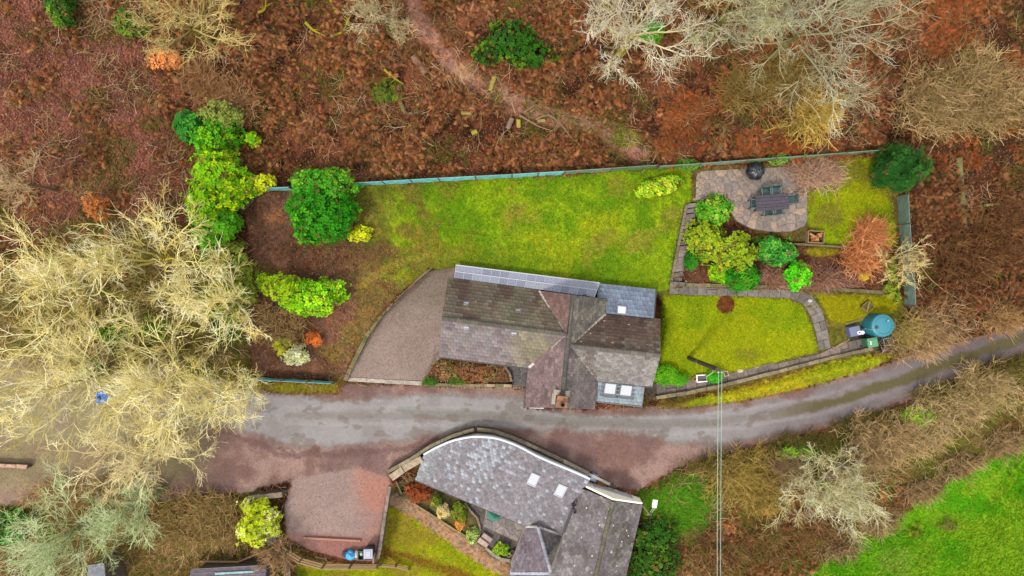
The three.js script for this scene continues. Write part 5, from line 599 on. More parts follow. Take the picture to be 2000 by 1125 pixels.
// ---------------------------------------------------------------- pole, cables, small things by the slab path
{
  const b = onGround(1345, 699), top = W3(1397, 726, 6.2); top.x = b.x + 0.05; top.z = b.z + 0.02; top.y = 6.5; const o = thing('utility_pole', 'dark wooden utility pole leaning outward from the side lawn', 'pole', b);
  const R = (v) => v.clone().sub(b); { const g = new THREE.TubeGeometry(new THREE.CatmullRomCurve3([V(0, -0.2, 0), V(0.02, 3, 0.01), R(top)]), 10, 0.13, 12).toNonIndexed(); const pole = part(o, 'pole', [g, new THREE.CircleGeometry(0.13, 12).toNonIndexed().rotateX(-Math.PI / 2).translate(R(top).x, R(top).y, R(top).z)], mat(92, 78, 54, { wood: 1, side: THREE.DoubleSide })); part(o, 'number_band', new THREE.CylinderGeometry(0.137, 0.137, 0.09, 14).toNonIndexed().translate(0.02, 2.1, 0.01), mat(226, 214, 176, { plain: 1 })); }
  const T = R(top); part(o, 'crossarm', bar(T.clone().add(V(-0.28, -0.15, 0.1)), T.clone().add(V(0.42, -0.15, 0.1)), 0.09), mat(150, 146, 100, { wood: 1 })); for (const x of [-0.02, 0.16]) part(o, 'insulator', lathe([[0.02, 0], [0.06, 0.02], [0.035, 0.07], [0.06, 0.09], [0.03, 0.15], [0, 0.15]], 12).translate(T.x + x + 0.05, T.y - 0.1, T.z + 0.14), mat(206, 222, 220, { plain: 1, rough: 0.2 })); part(o, 'strut', bar(T.clone().add(V(0, -0.3, 0.06)), T.clone().add(V(-0.34, -0.9, 0.5)), 0.04), mat(196, 214, 150, { plain: 1 }));
  const cab = (label, a, z, w, c) => tag(part(scene, 'overhead_cable', wire(a, w, 6), mat(...c, { plain: 1 })), label, 'cable');
  for (const [x, l] of [[0.03, 'western one of the two parallel overhead cables crossing the lane'], [0.21, 'eastern one of the two parallel overhead cables crossing the lane']]) { const P = []; for (let k = 0; k <= 8; k++) { const t = k / 8; P.push(V(top.x + x + 0.12 * t, top.y + 0.02 - 2.2 * t * (1 - t) * 0.5 - 0.3 * t, top.z + 0.16 + 26 * t)); } cab(l, P, 0, 0.016, [176, 208, 190]); }
  cab('thin stay wire from the utility pole down to the lawn', [top.clone().add(V(0, -0.3, -0.1)), W3(1386, 688, 4.6), W3(1376, 655, 2.4), onGround(1366, 625)], 0, 0.009, [176, 186, 90]);
  // cold frame and small square pots
  const cf = thing('cold_frame', 'white-framed open cold frame beside the clipped ball', 'cold frame', onGround(1369, 738), 0.06); part(cf, 'white_frame', merge([bx(0.68, 0.3, 0.05, 0, 0.16, -0.2), bx(0.68, 0.3, 0.05, 0, 0.16, 0.2), bx(0.05, 0.3, 0.36, -0.315, 0.16, 0), bx(0.05, 0.3, 0.36, 0.315, 0.16, 0)]), mat(248, 246, 250, { plain: 1, k: 1.7 })); part(cf, 'soil', bx(0.6, 0.08, 0.36, 0, 0.08, 0), mat(126, 106, 108));
  const sq = (label, x, y, c, s, r) => { const o = thing('square_planter', label, 'planter', onGround(x, y), r, 'small square planters by the slab path'); part(o, 'rim', merge([bx(s, 0.24, 0.04, 0, 0.12, -s / 2), bx(s, 0.24, 0.04, 0, 0.12, s / 2), bx(0.04, 0.24, s - 0.04, -s / 2 + 0.02, 0.12, 0), bx(0.04, 0.24, s - 0.04, s / 2 - 0.02, 0.12, 0)]), mat(...c)); part(o, 'soil', bx(s - 0.06, 0.06, s - 0.06, 0, 0.12, 0), mat(122, 90, 56)); };
  sq('small pale square planter east of the clipped ball', 1416, 729, [226, 196, 160], 0.28, 0.25); sq('small yellowish square planter at the end of the low hedge', 1355, 739, [176, 146, 64], 0.22, 0.7);
  tag(part(scene, 'stone', new THREE.IcosahedronGeometry(0.16, 1).scale(1.4, 0.5, 0.8), mat(232, 218, 180)), 'pale stone on the edge of the side lawn', 'stone').position.copy(onGround(1446, 724));
  tag(part(scene, 'stone', new THREE.IcosahedronGeometry(0.13, 1).scale(1.2, 0.4, 0.9), mat(216, 208, 204)), 'pale flat stone lying on the curving path', 'stone').position.copy(onGround(1580, 587).add(V(0, 0.1, 0)));
}
// ---------------------------------------------------------------- bins and oddments at the parking bay
{
  const sl = thing('timber_sleeper', 'long pinkish timber sleeper across the end of the parking bay', 'sleeper', onGround(650, 1052)); const A = onGround(594, 1049).setY(0.06), B = onGround(705, 1055).setY(0.06); partW(sl, 'beam', bar(A, B, 0.12, 0.14), mat(206, 154, 130, { wood: 1 })); for (const t of [0.06, 0.94]) { const p = lerpV(A, B, t); partW(sl, 'peg', cyl(0.035, 0.035, 0.2, 7, p.x, -0.06, p.z), mat(150, 104, 84)); }
  const g = W3(719, 1082, 0.95); g.y = -0.05; const b = thing('wheelie_bin', 'dark wheelie bin with a blue-grey lid in the parking bay corner', 'bin', g, 0.02); const body = new THREE.CylinderGeometry(0.4, 0.31, 0.95, 4, 1).toNonIndexed().rotateY(Math.PI / 4).translate(0, 0.5, 0); body.computeVertexNormals(); part(b, 'bin_body', body, mat(34, 44, 50, { plain: 1, rough: 0.4 })); part(b, 'lid', merge([cbx(0.56, 0.06, 0.6, 0, 1.0, 0, 0, 0.025), cbx(0.34, 0.04, 0.42, 0, 1.04, 0, 0, 0.02)]), mat(158, 172, 200, { plain: 1, rough: 0.4 })); for (const s of [-1, 1]) part(b, 'wheel', new THREE.CylinderGeometry(0.09, 0.09, 0.05, 14).toNonIndexed().rotateZ(Math.PI / 2).translate(s * 0.26, 0.09, 0.26), mat(26, 26, 28)); part(b, 'handle', bar(V(-0.2, 0.97, 0.34), V(0.2, 0.97, 0.34), 0.035), mat(34, 40, 46, { plain: 1 }));
  const sackG = (rx, ry, rz, seed) => { const g = new THREE.SphereGeometry(1, 26, 18), a = g.attributes.position; for (let i = 0; i < a.count; i++) { const x = a.getX(i), y = a.getY(i), z = a.getZ(i), f = 1 + 0.55 * (fbm(x * 2.3 + seed, z * 2.3 + y * 1.7, 3) - 0.5); a.setXYZ(i, x * f * rx, Math.max(-ry * 0.8, y * f * ry) + ry * 0.8, z * f * rz); } g.computeVertexNormals(); return g; };
  const bag = thing('recycling_bag', 'bright blue recycling bag beside the parking bay bins', 'bag', onGround(687, 1081)); part(bag, 'bag_body', sackG(0.3, 0.3, 0.32, 4), mat(58, 168, 232, { plain: 1, rough: 0.35, k: 1.3 })); part(bag, 'bag_handle', wire([V(0.02, 0.5, -0.18), V(0.1, 0.6, -0.1), V(0.16, 0.5, 0)], 0.025), mat(30, 60, 120, { plain: 1 }));
  const add = (n, l, c, x, y, geo, col) => tag(part(scene, n, geo, mat(...col, { plain: 1, rough: 0.4 })), l, c).position.copy(onGround(x, y));
  add('rubbish_sack', 'white lumpy sack between the blue bag and dark green box', 'sack', 698, 1080, sackG(0.16, 0.24, 0.24, 9), [226, 224, 222]); add('rubbish_sack', 'dark sack behind the blue-lidded bin', 'sack', 724, 1071, sackG(0.24, 0.34, 0.2, 12), [26, 30, 44]); add('rubbish_sack', 'small dark sack at the west end of the bins', 'sack', 675, 1080, sackG(0.2, 0.2, 0.2, 15), [78, 78, 92]);
  const rb = thing('recycling_box', 'dark green recycling box beside the blue-lidded bin', 'box', onGround(707, 1081)); part(rb, 'box', merge([bx(0.36, 0.4, 0.03, 0, 0.2, -0.26), bx(0.36, 0.4, 0.03, 0, 0.2, 0.26), bx(0.03, 0.4, 0.5, -0.17, 0.2, 0), bx(0.03, 0.4, 0.5, 0.17, 0.2, 0), bx(0.34, 0.03, 0.5, 0, 0.03, 0)]), mat(34, 84, 66, { plain: 1, rough: 0.5 })); part(rb, 'contents', sackG(0.12, 0.2, 0.14, 21).translate(0.03, 0.06, -0.1), mat(214, 224, 214, { plain: 1 }));
  const pk = thing('timber_post', 'short pale timber post at the corner by the bins', 'post', onGround(733, 1084)); part(pk, 'post', bx(0.08, 0.7, 0.55, 0, 0.3, 0), mat(196, 158, 120, { wood: 1 }));
  const rg = tag(part(scene, 'metal_ring', new THREE.TorusGeometry(0.1, 0.025, 8, 20).rotateX(Math.PI / 2).translate(0, 0.03, 0), mat(150, 134, 124)), 'small pale ring on the gravel by the timber fence', 'ring'); rg.position.copy(onGround(583, 1063));
  { const p = onGround(562, 1108), o = thing('timber_steps', 'grey plank walkway beside the outbuilding at the bottom edge', 'walkway', p); rnd = rng(8); for (let k = 0; k < 3; k++) part(o, 'plank', cbx(0.13, 0.06, 1.4, (k - 1) * 0.14, 0.1, 0.2, 0.02), mat(150, 134, 116, { wood: 1 })); }
  { const p = onGround(546, 1040), o = thing('garden_gate', 'old grey gate beside the variegated shrub', 'gate', p, 0.5); for (let k = 0; k < 4; k++) part(o, 'slat', bx(0.08, 0.8, 0.03, (k - 1.5) * 0.16, 0.45, 0), mat(140, 130, 116, { wood: 1 })); part(o, 'rail', bx(0.7, 0.07, 0.04, 0, 0.72, 0.03), mat(150, 138, 118, { wood: 1 })); part(o, 'rail', bx(0.7, 0.07, 0.04, 0, 0.25, 0.03), mat(150, 138, 118, { wood: 1 })); const s = thing('slate_slab', 'grey slab lying between the variegated shrub and fence', 'slab', onGround(534, 1052), 0.5); part(s, 'slab', cbx(0.9, 0.12, 0.5, 0, 0.05, 0), mat(142, 138, 138)); }
}
// ---------------------------------------------------------------- by the curved house
{
  const p = W3(965, 1014, 0.2); p.y = -1.62; const o = thing('covered_parasol', 'folded teal cover over the courtyard furniture', 'parasol', p); const g = new THREE.ConeGeometry(0.46, 0.75, 9, 6).toNonIndexed(), a = g.attributes.position; for (let i = 0; i < a.count; i++) { const x = a.getX(i), y = a.getY(i), z = a.getZ(i), th = Math.atan2(z, x), f = 1 + 0.12 * Math.sin(th * 4) + 0.1 * (vn(x * 6 + 9, z * 6) - 0.5); a.setXYZ(i, x * f, y + 1.3, z * f); } g.computeVertexNormals(); part(o, 'canopy', g, mat(76, 164, 146, { rough: 0.7, plain: 1 })); part(o, 'skirt', new THREE.CylinderGeometry(0.44, 0.5, 0.9, 9, 1, true).toNonIndexed().translate(0, 0.47, 0), mat(70, 152, 134, { rough: 0.7, plain: 1, side: THREE.DoubleSide }));
  const mt = tag(part(scene, 'door_mat', bx(0.62, 0.03, 0.3, 0, 0.02, 0, -0.2), mat(160, 96, 34)), 'orange-brown mat outside the curved house doorway', 'mat'); mt.position.copy(onGround(1176, 943));
  const c = W3(1160, 932, 0.5); c.y = groundY(c.x, c.z); const bn = thing('storage_bin', 'blue-grey storage bin against the white curved wall', 'bin', c, -0.4); part(bn, 'bin_body', bx(0.36, 0.6, 0.42, 0, 0.3, 0), mat(104, 118, 158, { plain: 1, rough: 0.45 })); part(bn, 'lid', cbx(0.4, 0.06, 0.46, 0, 0.62, 0, 0, 0.02), mat(134, 148, 184, { plain: 1, rough: 0.45 }));
  const f = thing('garden_light', 'white panel on a twin-leg stand beside the gabled wing', 'light', onGround(1270, 1004)); const T = W3(1279, 984, 1.5).sub(f.position); part(f, 'panel', cbx(0.28, 0.06, 0.48, T.x, T.y, T.z, -0.15, 0.02), mat(248, 248, 250, { plain: 1, k: 1.8 })); for (const s of [-0.06, 0.06]) part(f, 'leg', bar(V(s, -0.05, 0), V(T.x + s, T.y, T.z + 0.2), 0.03), mat(226, 222, 214, { plain: 1 })); part(f, 'base', cbx(0.3, 0.1, 0.16, -0.05, 0.05, 0), mat(226, 214, 176));
  const br = thing('timber_brace', 'thin timber rail from the gable corner down the grassy bank', 'rail', onGround(1264, 1000)); partW(br, 'rail', bar(W3(1256, 988, 0.9), onGround(1274, 1014).add(V(0, 0.15, 0)), 0.06), mat(170, 150, 106, { wood: 1 })); partW(br, 'post', bar(onGround(1274, 1014), onGround(1274, 1014).add(V(0, 0.3, 0)), 0.08), mat(160, 142, 100, { wood: 1 }));
  const pot = (l, x, y, c) => { const o = thing('terracotta_pot', l, 'pot', onGround(x, y)); part(o, 'pot', lathe([[0, 0], [0.1, 0], [0.14, 0.24], [0.16, 0.24], [0.16, 0.3], [0.125, 0.3], [0.115, 0.2], [0, 0.2]], 18), mat(...c)); part(o, 'soil', cyl(0.115, 0.115, 0.02, 14, 0, 0.2, 0), mat(70, 54, 44)); }; pot('pale empty pot beside the clipped courtyard bush', 994, 1081, [206, 176, 142]); pot('dark empty pot against the small hipped roof wall', 1001, 1076, [150, 116, 90]);
  const rl = thing('short_rail', 'short mossy timber rail at the end of the slab-topped wall', 'rail', onGround(781, 952)); partW(rl, 'rail', bar(onGround(776, 938).add(V(0, 0.3, 0)), onGround(786, 962).add(V(0, 0.3, 0)), 0.08), mat(150, 136, 84, { wood: 1 })); for (const [x, y] of [[776, 939], [786, 961]]) partW(rl, 'post', bar(onGround(x, y), onGround(x, y).add(V(0, 0.3, 0)), 0.07), mat(120, 108, 70, { wood: 1 }));
}
// ---------------------------------------------------------------- logs and fallen branches in the wood
{
  rnd = rng(19);
  const log = (label, a, b, r, bark, cut, cat = 'log') => { const A = onGround(...a).add(V(0, r * 0.9 + 0.06, 0)), B = onGround(...b).add(V(0, r * 0.9 + 0.06, 0)), m = lerpV(A, B, 0.5), o = thing('log', label, cat, m.clone().setY(m.y - r)), d = B.clone().sub(A), q = new THREE.Quaternion().setFromUnitVectors(V(0, 1, 0), d.clone().normalize()); const g = new THREE.CylinderGeometry(r * 0.92, r, d.length(), 12, 5, true).toNonIndexed(), pa = g.attributes.position; for (let i = 0; i < pa.count; i++) { const f = 1 + 0.16 * (vn(pa.getX(i) * 14 + 3, pa.getY(i) * 5 + pa.getZ(i) * 9) - 0.5); pa.setX(i, pa.getX(i) * f); pa.setZ(i, pa.getZ(i) * f); } g.computeVertexNormals(); partW(o, 'bark', g.applyQuaternion(q).translate(m.x, m.y, m.z), mat(...bark, { bump: 0.02 })); for (const s of [-1, 1]) { const e = m.clone().addScaledVector(d, s * 0.5); partW(o, 'cut_face', new THREE.CylinderGeometry(r * 0.93, r * 0.93, 0.02, 12).toNonIndexed().applyQuaternion(q).translate(e.x, e.y, e.z), mat(...cut, { wood: 1 })); } return o; };
  const MO = [176, 164, 40], BK = [124, 94, 70], CUT = [232, 186, 128];
  log('mossy yellow log standing out below the ivy clump', [966, 150], [958, 178], 0.14, [178, 158, 66], [214, 186, 120]); log('short bright mossy log end west of the fallen branches', [922, 262], [932, 258], 0.15, MO, CUT); log('upright mossy log piece beside a pale broken stump', [1013, 235], [1013, 250], 0.13, [196, 176, 60], CUT); log('pale broken stump lying next to the mossy log piece', [1000, 232], [992, 252], 0.15, [150, 124, 104], [240, 214, 180]); log('small mossy log with an orange cut end by a bowed branch', [1050, 238], [1064, 237], 0.12, [170, 150, 80], [246, 188, 104]); log('thin orange-brown log leaning below the ivy clump', [1073, 150], [1078, 182], 0.09, [176, 128, 78], CUT); log('thick grey-brown log in bracken left of the woodland path', [808, 112], [832, 146], 0.2, [150, 112, 84], [170, 130, 96]); log('olive mossy log lying flat left of the cut logs', [902, 222], [922, 224], 0.12, [160, 136, 66], CUT); log('small brown log half buried in bracken near the lawn fence', [692, 212], [698, 226], 0.12, [128, 96, 84], [150, 116, 96]); log('small olive log in bracken left of the path', [782, 200], [792, 222], 0.12, [130, 114, 60], [150, 126, 90]);
  log('tall mossy fallen trunk in the eastern wood', [1868, 310], [1880, 450], 0.17, [126, 118, 62], [150, 130, 96], 'trunk'); log('greenish fallen bough at the right edge of the wood', [1918, 402], [1956, 398], 0.09, [150, 146, 66], [150, 130, 96], 'bough');
  const stick = (label, P, r, c) => { const Q = P.map(([x, y], k) => onGround(x, y).add(V(0, r + 0.2 + 0.14 * vn(k * 3.1, x), 0))), T = new Tubes(), o = thing('fallen_branch', label, 'branch', Q[0].clone()), cv = new THREE.CatmullRomCurve3(Q).getPoints(P.length * 5); T.add(cv, r, r * 0.35, 6, C(...c)); partW(o, 'stem', T.geo(), vcol()); const S = new Tubes(); for (let k = 0; k < 5; k++) { const s = cv[Math.floor(rr(0.3, 0.9) * cv.length)], d = V(rr(-1, 1), rr(0, 0.4), rr(-1, 1)).setLength(rr(0.2, 0.6)); S.add([s, s.clone().addScaledVector(d, 0.5), s.clone().add(d).add(V(0, -0.05, 0))], r * 0.4, 0.004, 4, C(...c)); } partW(o, 'twig', S.geo(), vcol()); };
  stick('long pale branch running down-right past the cut logs', [[1014, 228], [1032, 238], [1052, 250], [1078, 258]], 0.06, [170, 136, 106]); stick('bowed pale branch arching over the orange-ended log', [[1046, 236], [1068, 228], [1088, 240], [1118, 276]], 0.06, [164, 132, 100]); stick('short brown branches above the bowed branch', [[1030, 195], [1044, 208], [1056, 224]], 0.05, [140, 110, 84]); stick('thin crossed sticks at the foot of the woodland path', [[842, 125], [870, 150], [893, 178]], 0.05, [170, 140, 110]); stick('stick crossing the others by the woodland path', [[866, 138], [874, 160], [882, 188]], 0.035, [176, 146, 116]);
  stick('curved yellow mossy bough in the upper wood', [[600, 48], [616, 64], [640, 76]], 0.1, MO); stick('second yellow mossy bough curling up to the right', [[650, 76], [672, 66], [686, 40]], 0.1, MO); stick('short yellow mossy bough near the top edge', [[508, 30], [520, 22], [524, 6]], 0.09, MO); stick('yellow mossy stem lying right of the green fern clump', [[752, 138], [770, 154], [790, 168]], 0.08, MO); stick('mossy bough standing up at the top edge', [[648, 4], [654, 18], [658, 30]], 0.08, MO); stick('dark slender trunk lying above the ivy clump', [[952, -10], [962, 25], [971, 56]], 0.06, [130, 96, 78]); stick('long pale twig in the eastern wood below the fence corner', [[1792, 520], [1815, 548], [1850, 575], [1880, 590]], 0.035, [190, 158, 112]);
}
console.log('objects done');
// ---------------------------------------------------------------- leafy shrubs
function rosette(n, l, w, seed) { const q = rng(seed), v = []; for (let k = 0; k < n; k++) { const a = k / n * 6.283 + q() * 0.9, e = 0.1 + q() * 0.7, L = l * (0.7 + 0.5 * q()), c = Math.cos(a), s = Math.sin(a), ce = Math.cos(e), se = Math.sin(e), m = [c * L * 0.55 * ce, L * 0.55 * se + 0.012, s * L * 0.55 * ce], t = [c * L * ce, L * se * 0.8 - 0.01, s * L * ce], o = [-s * w, 0, c * w]; v.push(0, 0, 0, m[0] + o[0], m[1], m[2] + o[2], m[0] - o[0], m[1], m[2] - o[2], ...t, m[0] - o[0], m[1], m[2] - o[2], m[0] + o[0], m[1], m[2] + o[2]); } const g = new THREE.BufferGeometry(); g.setAttribute('position', new THREE.Float32BufferAttribute(v, 3)); g.computeVertexNormals(); return g; }
const LEAF = { broad: rosette(6, 0.15, 0.034, 1), fine: rosette(8, 0.085, 0.016, 2), big: rosette(5, 0.22, 0.05, 3), needle: rosette(11, 0.12, 0.009, 4), ivy: rosette(5, 0.1, 0.038, 5) };
const foliageM = new THREE.MeshPhysicalMaterial({ roughness: 0.8, specularIntensity: 0.3, side: THREE.DoubleSide });
// lobes: [px, py, rx px, ry px, height m, drop] - each lobe is seen at the photo point; the shrub is one thing
function shrub(name, label, lobes, cols, o = {}) {
  rnd = rng(o.seed ?? (lobes[0][0] * 7 + lobes[0][1] | 0)); const leaf = LEAF[o.leaf ?? 'broad'], dens = (o.dens ?? 130) * 0.8, items = [], T = new Tubes(), base = foot(lobes[0][0], lobes[0][1], lobes[0][4] * 0.5), out = thing(name, label, o.cat ?? 'shrub', base, 0, o.group), rough = o.rough ?? 0.68;
  for (const [px, py, rx, ry, H] of lobes) {
    const f = foot(px, py, H * 0.5), k = MPP * (1 - (f.y + H * 0.5) / ALT), a = rx * k * 0.87, b = ry * k * 0.87, ch = H * 0.52, cy = H - ch, n = Math.round((Math.PI * (a * b + ch * (a + b))) * dens * (o.k ?? 1));
    for (let q = 0; q < n; q++) {
      const u = rr(-0.35, 1), th = rr(0, 6.2832), s = Math.sqrt(1 - u * u), d = V(s * Math.cos(th), u, s * Math.sin(th)), nz = fbm(d.x * 1.9 + px * 0.13, d.z * 1.9 + d.y * 1.5 + py * 0.11, 3), lump = 1 + rough * 2 * (nz - 0.5), inner = rnd() < 0.4 ? rr(0.55, 0.88) : rnd() < 0.08 ? rr(1.05, 1.28) : rr(0.86, 1.1), R = lump * inner; if (nz < 0.43 && rough > 0.2 && rnd() < 0.55) continue;
      const p = V(f.x + d.x * a * R, f.y + cy + d.y * ch * R, f.z + d.z * b * R); if (p.y < f.y + 0.03) continue; const tint = vn(p.x * 1.3 + 50, p.z * 1.3 + px), c = rough > 0.2 && rnd() < 0.07 ? [120, 96, 50] : tint > 0.56 ? cols[Math.min(cols.length - 1, 1 + (rnd() * (cols.length - 1) | 0))] : cols[0];
      const yaw = rr(0, 6.28), tilt = Math.acos(cl(d.y, -1, 1)) * 0.75; QT.setFromUnitVectors(V(0, 1, 0), d.clone().lerp(V(0, 1, 0), 0.35).add(V(rr(-0.4, 0.4), 0, rr(-0.4, 0.4))).normalize()).multiply(new THREE.Quaternion().setFromAxisAngle(V(0, 1, 0), yaw)); items.push([p.sub(base), QT.clone(), rr(0.7, 1.7) * (o.size ?? 1) * 1.15, jit(c, 0.45).multiplyScalar(o.bright ?? 1.4)]);
    }
    for (let q = 0; q < 7; q++) { const d = V(rr(-1, 1) * a * 0.7, H * rr(0.5, 0.85), rr(-1, 1) * b * 0.7), s = V(f.x - base.x + d.x * 0.1, f.y - base.y - 0.05, f.z - base.z + d.z * 0.1); T.add([s, V(f.x - base.x + d.x * 0.45, f.y - base.y + d.y * 0.55, f.z - base.z + d.z * 0.45), V(f.x - base.x + d.x, f.y - base.y + d.y, f.z - base.z + d.z)], 0.035, 0.01, 5, C(120, 100, 76)); }
  }
  const im = shade(new THREE.InstancedMesh(leaf, foliageM, items.length)); im.name = 'foliage'; items.forEach(([p, q, s, c], i) => { SC.set(s, s, s); im.setMatrixAt(i, M4.compose(p, q, SC)); im.setColorAt(i, c); }); im.userData.kind = 'stuff'; out.add(im); part(out, 'stems', T.geo(), vcol()); return out;
}
const LIME = [[128, 188, 4], [172, 204, 8], [92, 160, 6]], GREEN = [[76, 156, 6], [108, 176, 8], [52, 126, 6]], DEEP = [[44, 130, 4], [70, 152, 6], [30, 98, 4]], OLIVE = [[120, 140, 40], [146, 156, 60], [96, 124, 34]], YEL = [[196, 206, 24], [222, 214, 40], [160, 190, 30]];
shrub('evergreen_shrub', 'large round deep green clipped evergreen on the back lawn', [[630, 418, 64, 57, 3.2]], DEEP, { dens: 150, rough: 0.26, leaf: 'broad' });
shrub('evergreen_shrub', 'green dome-shaped shrub behind the large round evergreen at the fence', [[642, 362, 52, 34, 2.6], [600, 362, 30, 26, 2.2]], [[66, 148, 20], [112, 168, 30], [50, 130, 20]], { dens: 130, rough: 0.34 });
shrub('laurel_shrub', 'small yellow-green seedling shrub below the large round evergreen', [[708, 457, 17, 15, 0.8], [690, 462, 9, 8, 0.5]], YEL, { leaf: 'broad' });
shrub('laurel_hedge', 'tall bright lime hedge clump west of the bench', [[425, 340, 46, 36, 2.6], [436, 378, 52, 38, 2.7], [412, 405, 40, 38, 2.6], [480, 362, 36, 20, 1.9]], LIME, { leaf: 'broad', dens: 110 });
shrub('laurel_hedge', 'bright green hedge below the lime clump, south of the bench', [[428, 438, 40, 30, 2.4], [415, 466, 34, 28, 2.2]], [[92, 172, 24], [134, 188, 30], [70, 150, 20]], { dens: 110 });
shrub('mixed_hedge', 'olive twiggy hedge running down to the western trees', [[445, 500, 52, 40, 2.4], [470, 545, 40, 42, 2.2], [440, 590, 44, 40, 2.2]], OLIVE, { leaf: 'fine', dens: 120 });
shrub('evergreen_shrub', 'dark blue-green round shrub at the top of the hedge', [[378, 249, 28, 30, 2.2]], [[46, 124, 34], [64, 140, 38], [32, 100, 28]], { dens: 150, rough: 0.3 });
shrub('laurel_shrub', 'bright green shrub beside the dark blue-green one', [[418, 266, 42, 30, 2.2]], GREEN, { dens: 130 });
shrub('willow_shrub', 'soft olive feathery shrub at the top of the hedge', [[440, 228, 36, 26, 2.4]], [[142, 158, 66], [160, 170, 84], [118, 144, 50]], { leaf: 'fine', dens: 130 });
shrub('laurel_shrub', 'small lime sprig shrub east of the hedge top', [[492, 271, 15, 11, 0.9]], LIME, { dens: 100 });
shrub('laurel_shrub', 'yellow-lime shrub linking hedge top and lime clump', [[425, 305, 34, 18, 1.6]], [[150, 196, 24], [190, 206, 30], [120, 170, 24]], { dens: 110 });
shrub('laurel_shrub', 'lime sprays reaching over the teal fence end', [[518, 357, 20, 13, 1.7]], YEL.slice(0, 2).concat([[140, 190, 26]]), { dens: 80 });
shrub('laurel_shrub', 'wide lime green laurel in the western soil bed', [[620, 574, 54, 34, 1.9], [590, 590, 38, 26, 1.7]], [[130, 200, 12], [164, 218, 16], [110, 180, 16]], { dens: 120 });
shrub('laurel_shrub', 'yellow-lime laurel between hedge and wide lime laurel', [[556, 562, 26, 24, 1.5], [528, 555, 20, 18, 1.3]], [[166, 206, 20], [196, 216, 26], [130, 180, 24]], { dens: 110 });
shrub('azalea', 'small bright orange shrub in the western soil bed', [[613, 661, 15, 14, 0.7]], [[240, 128, 56], [226, 110, 44], [246, 150, 84]], { leaf: 'fine', dens: 200 });
shrub('variegated_shrub', 'yellow-green shrub left of the orange one', [[549, 672, 15, 17, 1.0]], [[212, 214, 50], [232, 226, 96], [170, 190, 40]], { leaf: 'fine', dens: 180 });
shrub('variegated_shrub', 'cream-leaved shrub near the roadside teal fence', [[576, 694, 25, 18, 0.9]], [[226, 230, 160], [238, 236, 190], [190, 206, 120]], { leaf: 'broad', dens: 130 });
shrub('laurel_shrub', 'yellow-green low shrub at the east end of the back lawn', [[1302, 360, 34, 16, 0.9], [1264, 372, 24, 13, 0.8]], [[160, 198, 30], [196, 210, 50], [124, 176, 24]], { dens: 130 });
shrub('hebe', 'green rounded shrub at the corner of the patio', [[1396, 411, 30, 27, 1.5]], [[98, 172, 30], [140, 190, 50], [70, 146, 24]], { dens: 140 });
shrub('rhododendron', 'large yellow-green shrub beside the garden steps', [[1378, 470, 32, 38, 1.9], [1430, 490, 44, 34, 1.9]], [[138, 164, 24], [170, 172, 34], [92, 140, 24]], { dens: 110, leaf: 'broad' });
shrub('evergreen_shrub', 'deep green rounded shrub over the garden path', [[1450, 541, 31, 25, 1.5]], DEEP, { dens: 150, rough: 0.34 });
shrub('laurel_shrub', 'small lime shrub left of the deep green one', [[1406, 534, 19, 15, 1.0]], LIME, { dens: 130 });
shrub('evergreen_shrub', 'mid green spreading shrub below the patio edge', [[1500, 490, 25, 24, 1.5], [1532, 497, 20, 20, 1.4]], [[62, 150, 40], [90, 166, 50], [40, 126, 40]], { dens: 130 });
shrub('evergreen_shrub', 'vivid green upright shrub in the soil bed by the path', [[1558, 538, 22, 26, 1.5]], [[84, 206, 14], [124, 222, 24], [60, 180, 14]], { dens: 150, rough: 0.34 });
shrub('box_ball', 'dark green clipped ball beside the garden steps', [[1350, 509, 14, 18, 1.0]], [[40, 118, 20], [56, 134, 26]], { leaf: 'fine', dens: 420, rough: 0.08, size: 0.8 });
shrub('conifer', 'dark green conifer at the north-east garden corner', [[1750, 330, 38, 42, 3.6]], [[36, 94, 26], [54, 112, 30], [24, 70, 22]], { leaf: 'needle', dens: 190, cat: 'tree', rough: 0.45, size: 1.2, bright: 1.3 });
shrub('yellow_shrub', 'tiny bright yellow shrub under the russet one', [[1688, 539, 9, 8, 0.5]], [[214, 204, 20], [226, 216, 40]], { leaf: 'fine', dens: 260 });
shrub('box_hedge', 'low smooth green hedge beside the cottage corner', [[1300, 732, 26, 20, 0.8], [1325, 741, 20, 12, 0.7]], [[84, 164, 14], [104, 178, 20]], { leaf: 'fine', dens: 420, rough: 0.08, size: 0.8, cat: 'hedge' });
shrub('box_ball', 'bright green clipped ball by the utility pole top', [[1395, 735, 15, 13, 1.0]], [[66, 168, 18], [80, 180, 24]], { leaf: 'fine', dens: 420, rough: 0.06, size: 0.8 });
shrub('heather', 'small brown twiggy shrub below the porch roof corner', [[1302, 783, 17, 12, 0.5]], [[110, 88, 36], [136, 110, 50], [86, 74, 28]], { leaf: 'needle', dens: 200 });
shrub('variegated_shrub', 'tall variegated yellow and cream shrub by the stub wall', [[503, 1012, 33, 38, 2.2], [510, 1030, 34, 28, 1.9]], [[206, 224, 40], [236, 236, 150], [190, 216, 20]], { dens: 150, leaf: 'fine', size: 1.25 });
shrub('barberry', 'red-brown rounded shrub beside the curved house', [[818, 960, 27, 22, 1.1]], [[150, 74, 40], [128, 64, 36], [170, 96, 56]], { leaf: 'fine', dens: 260 });
shrub('hebe', 'little green shrub right of the red-brown one', [[853, 981, 9, 14, 0.7]], OLIVE, { leaf: 'fine', dens: 260 });
shrub('pampas_shrub', 'straw-coloured tufted shrub in the courtyard bed', [[867, 999, 13, 14, 0.7]], [[238, 214, 140], [226, 196, 120], [246, 230, 170]], { leaf: 'needle', dens: 300 });
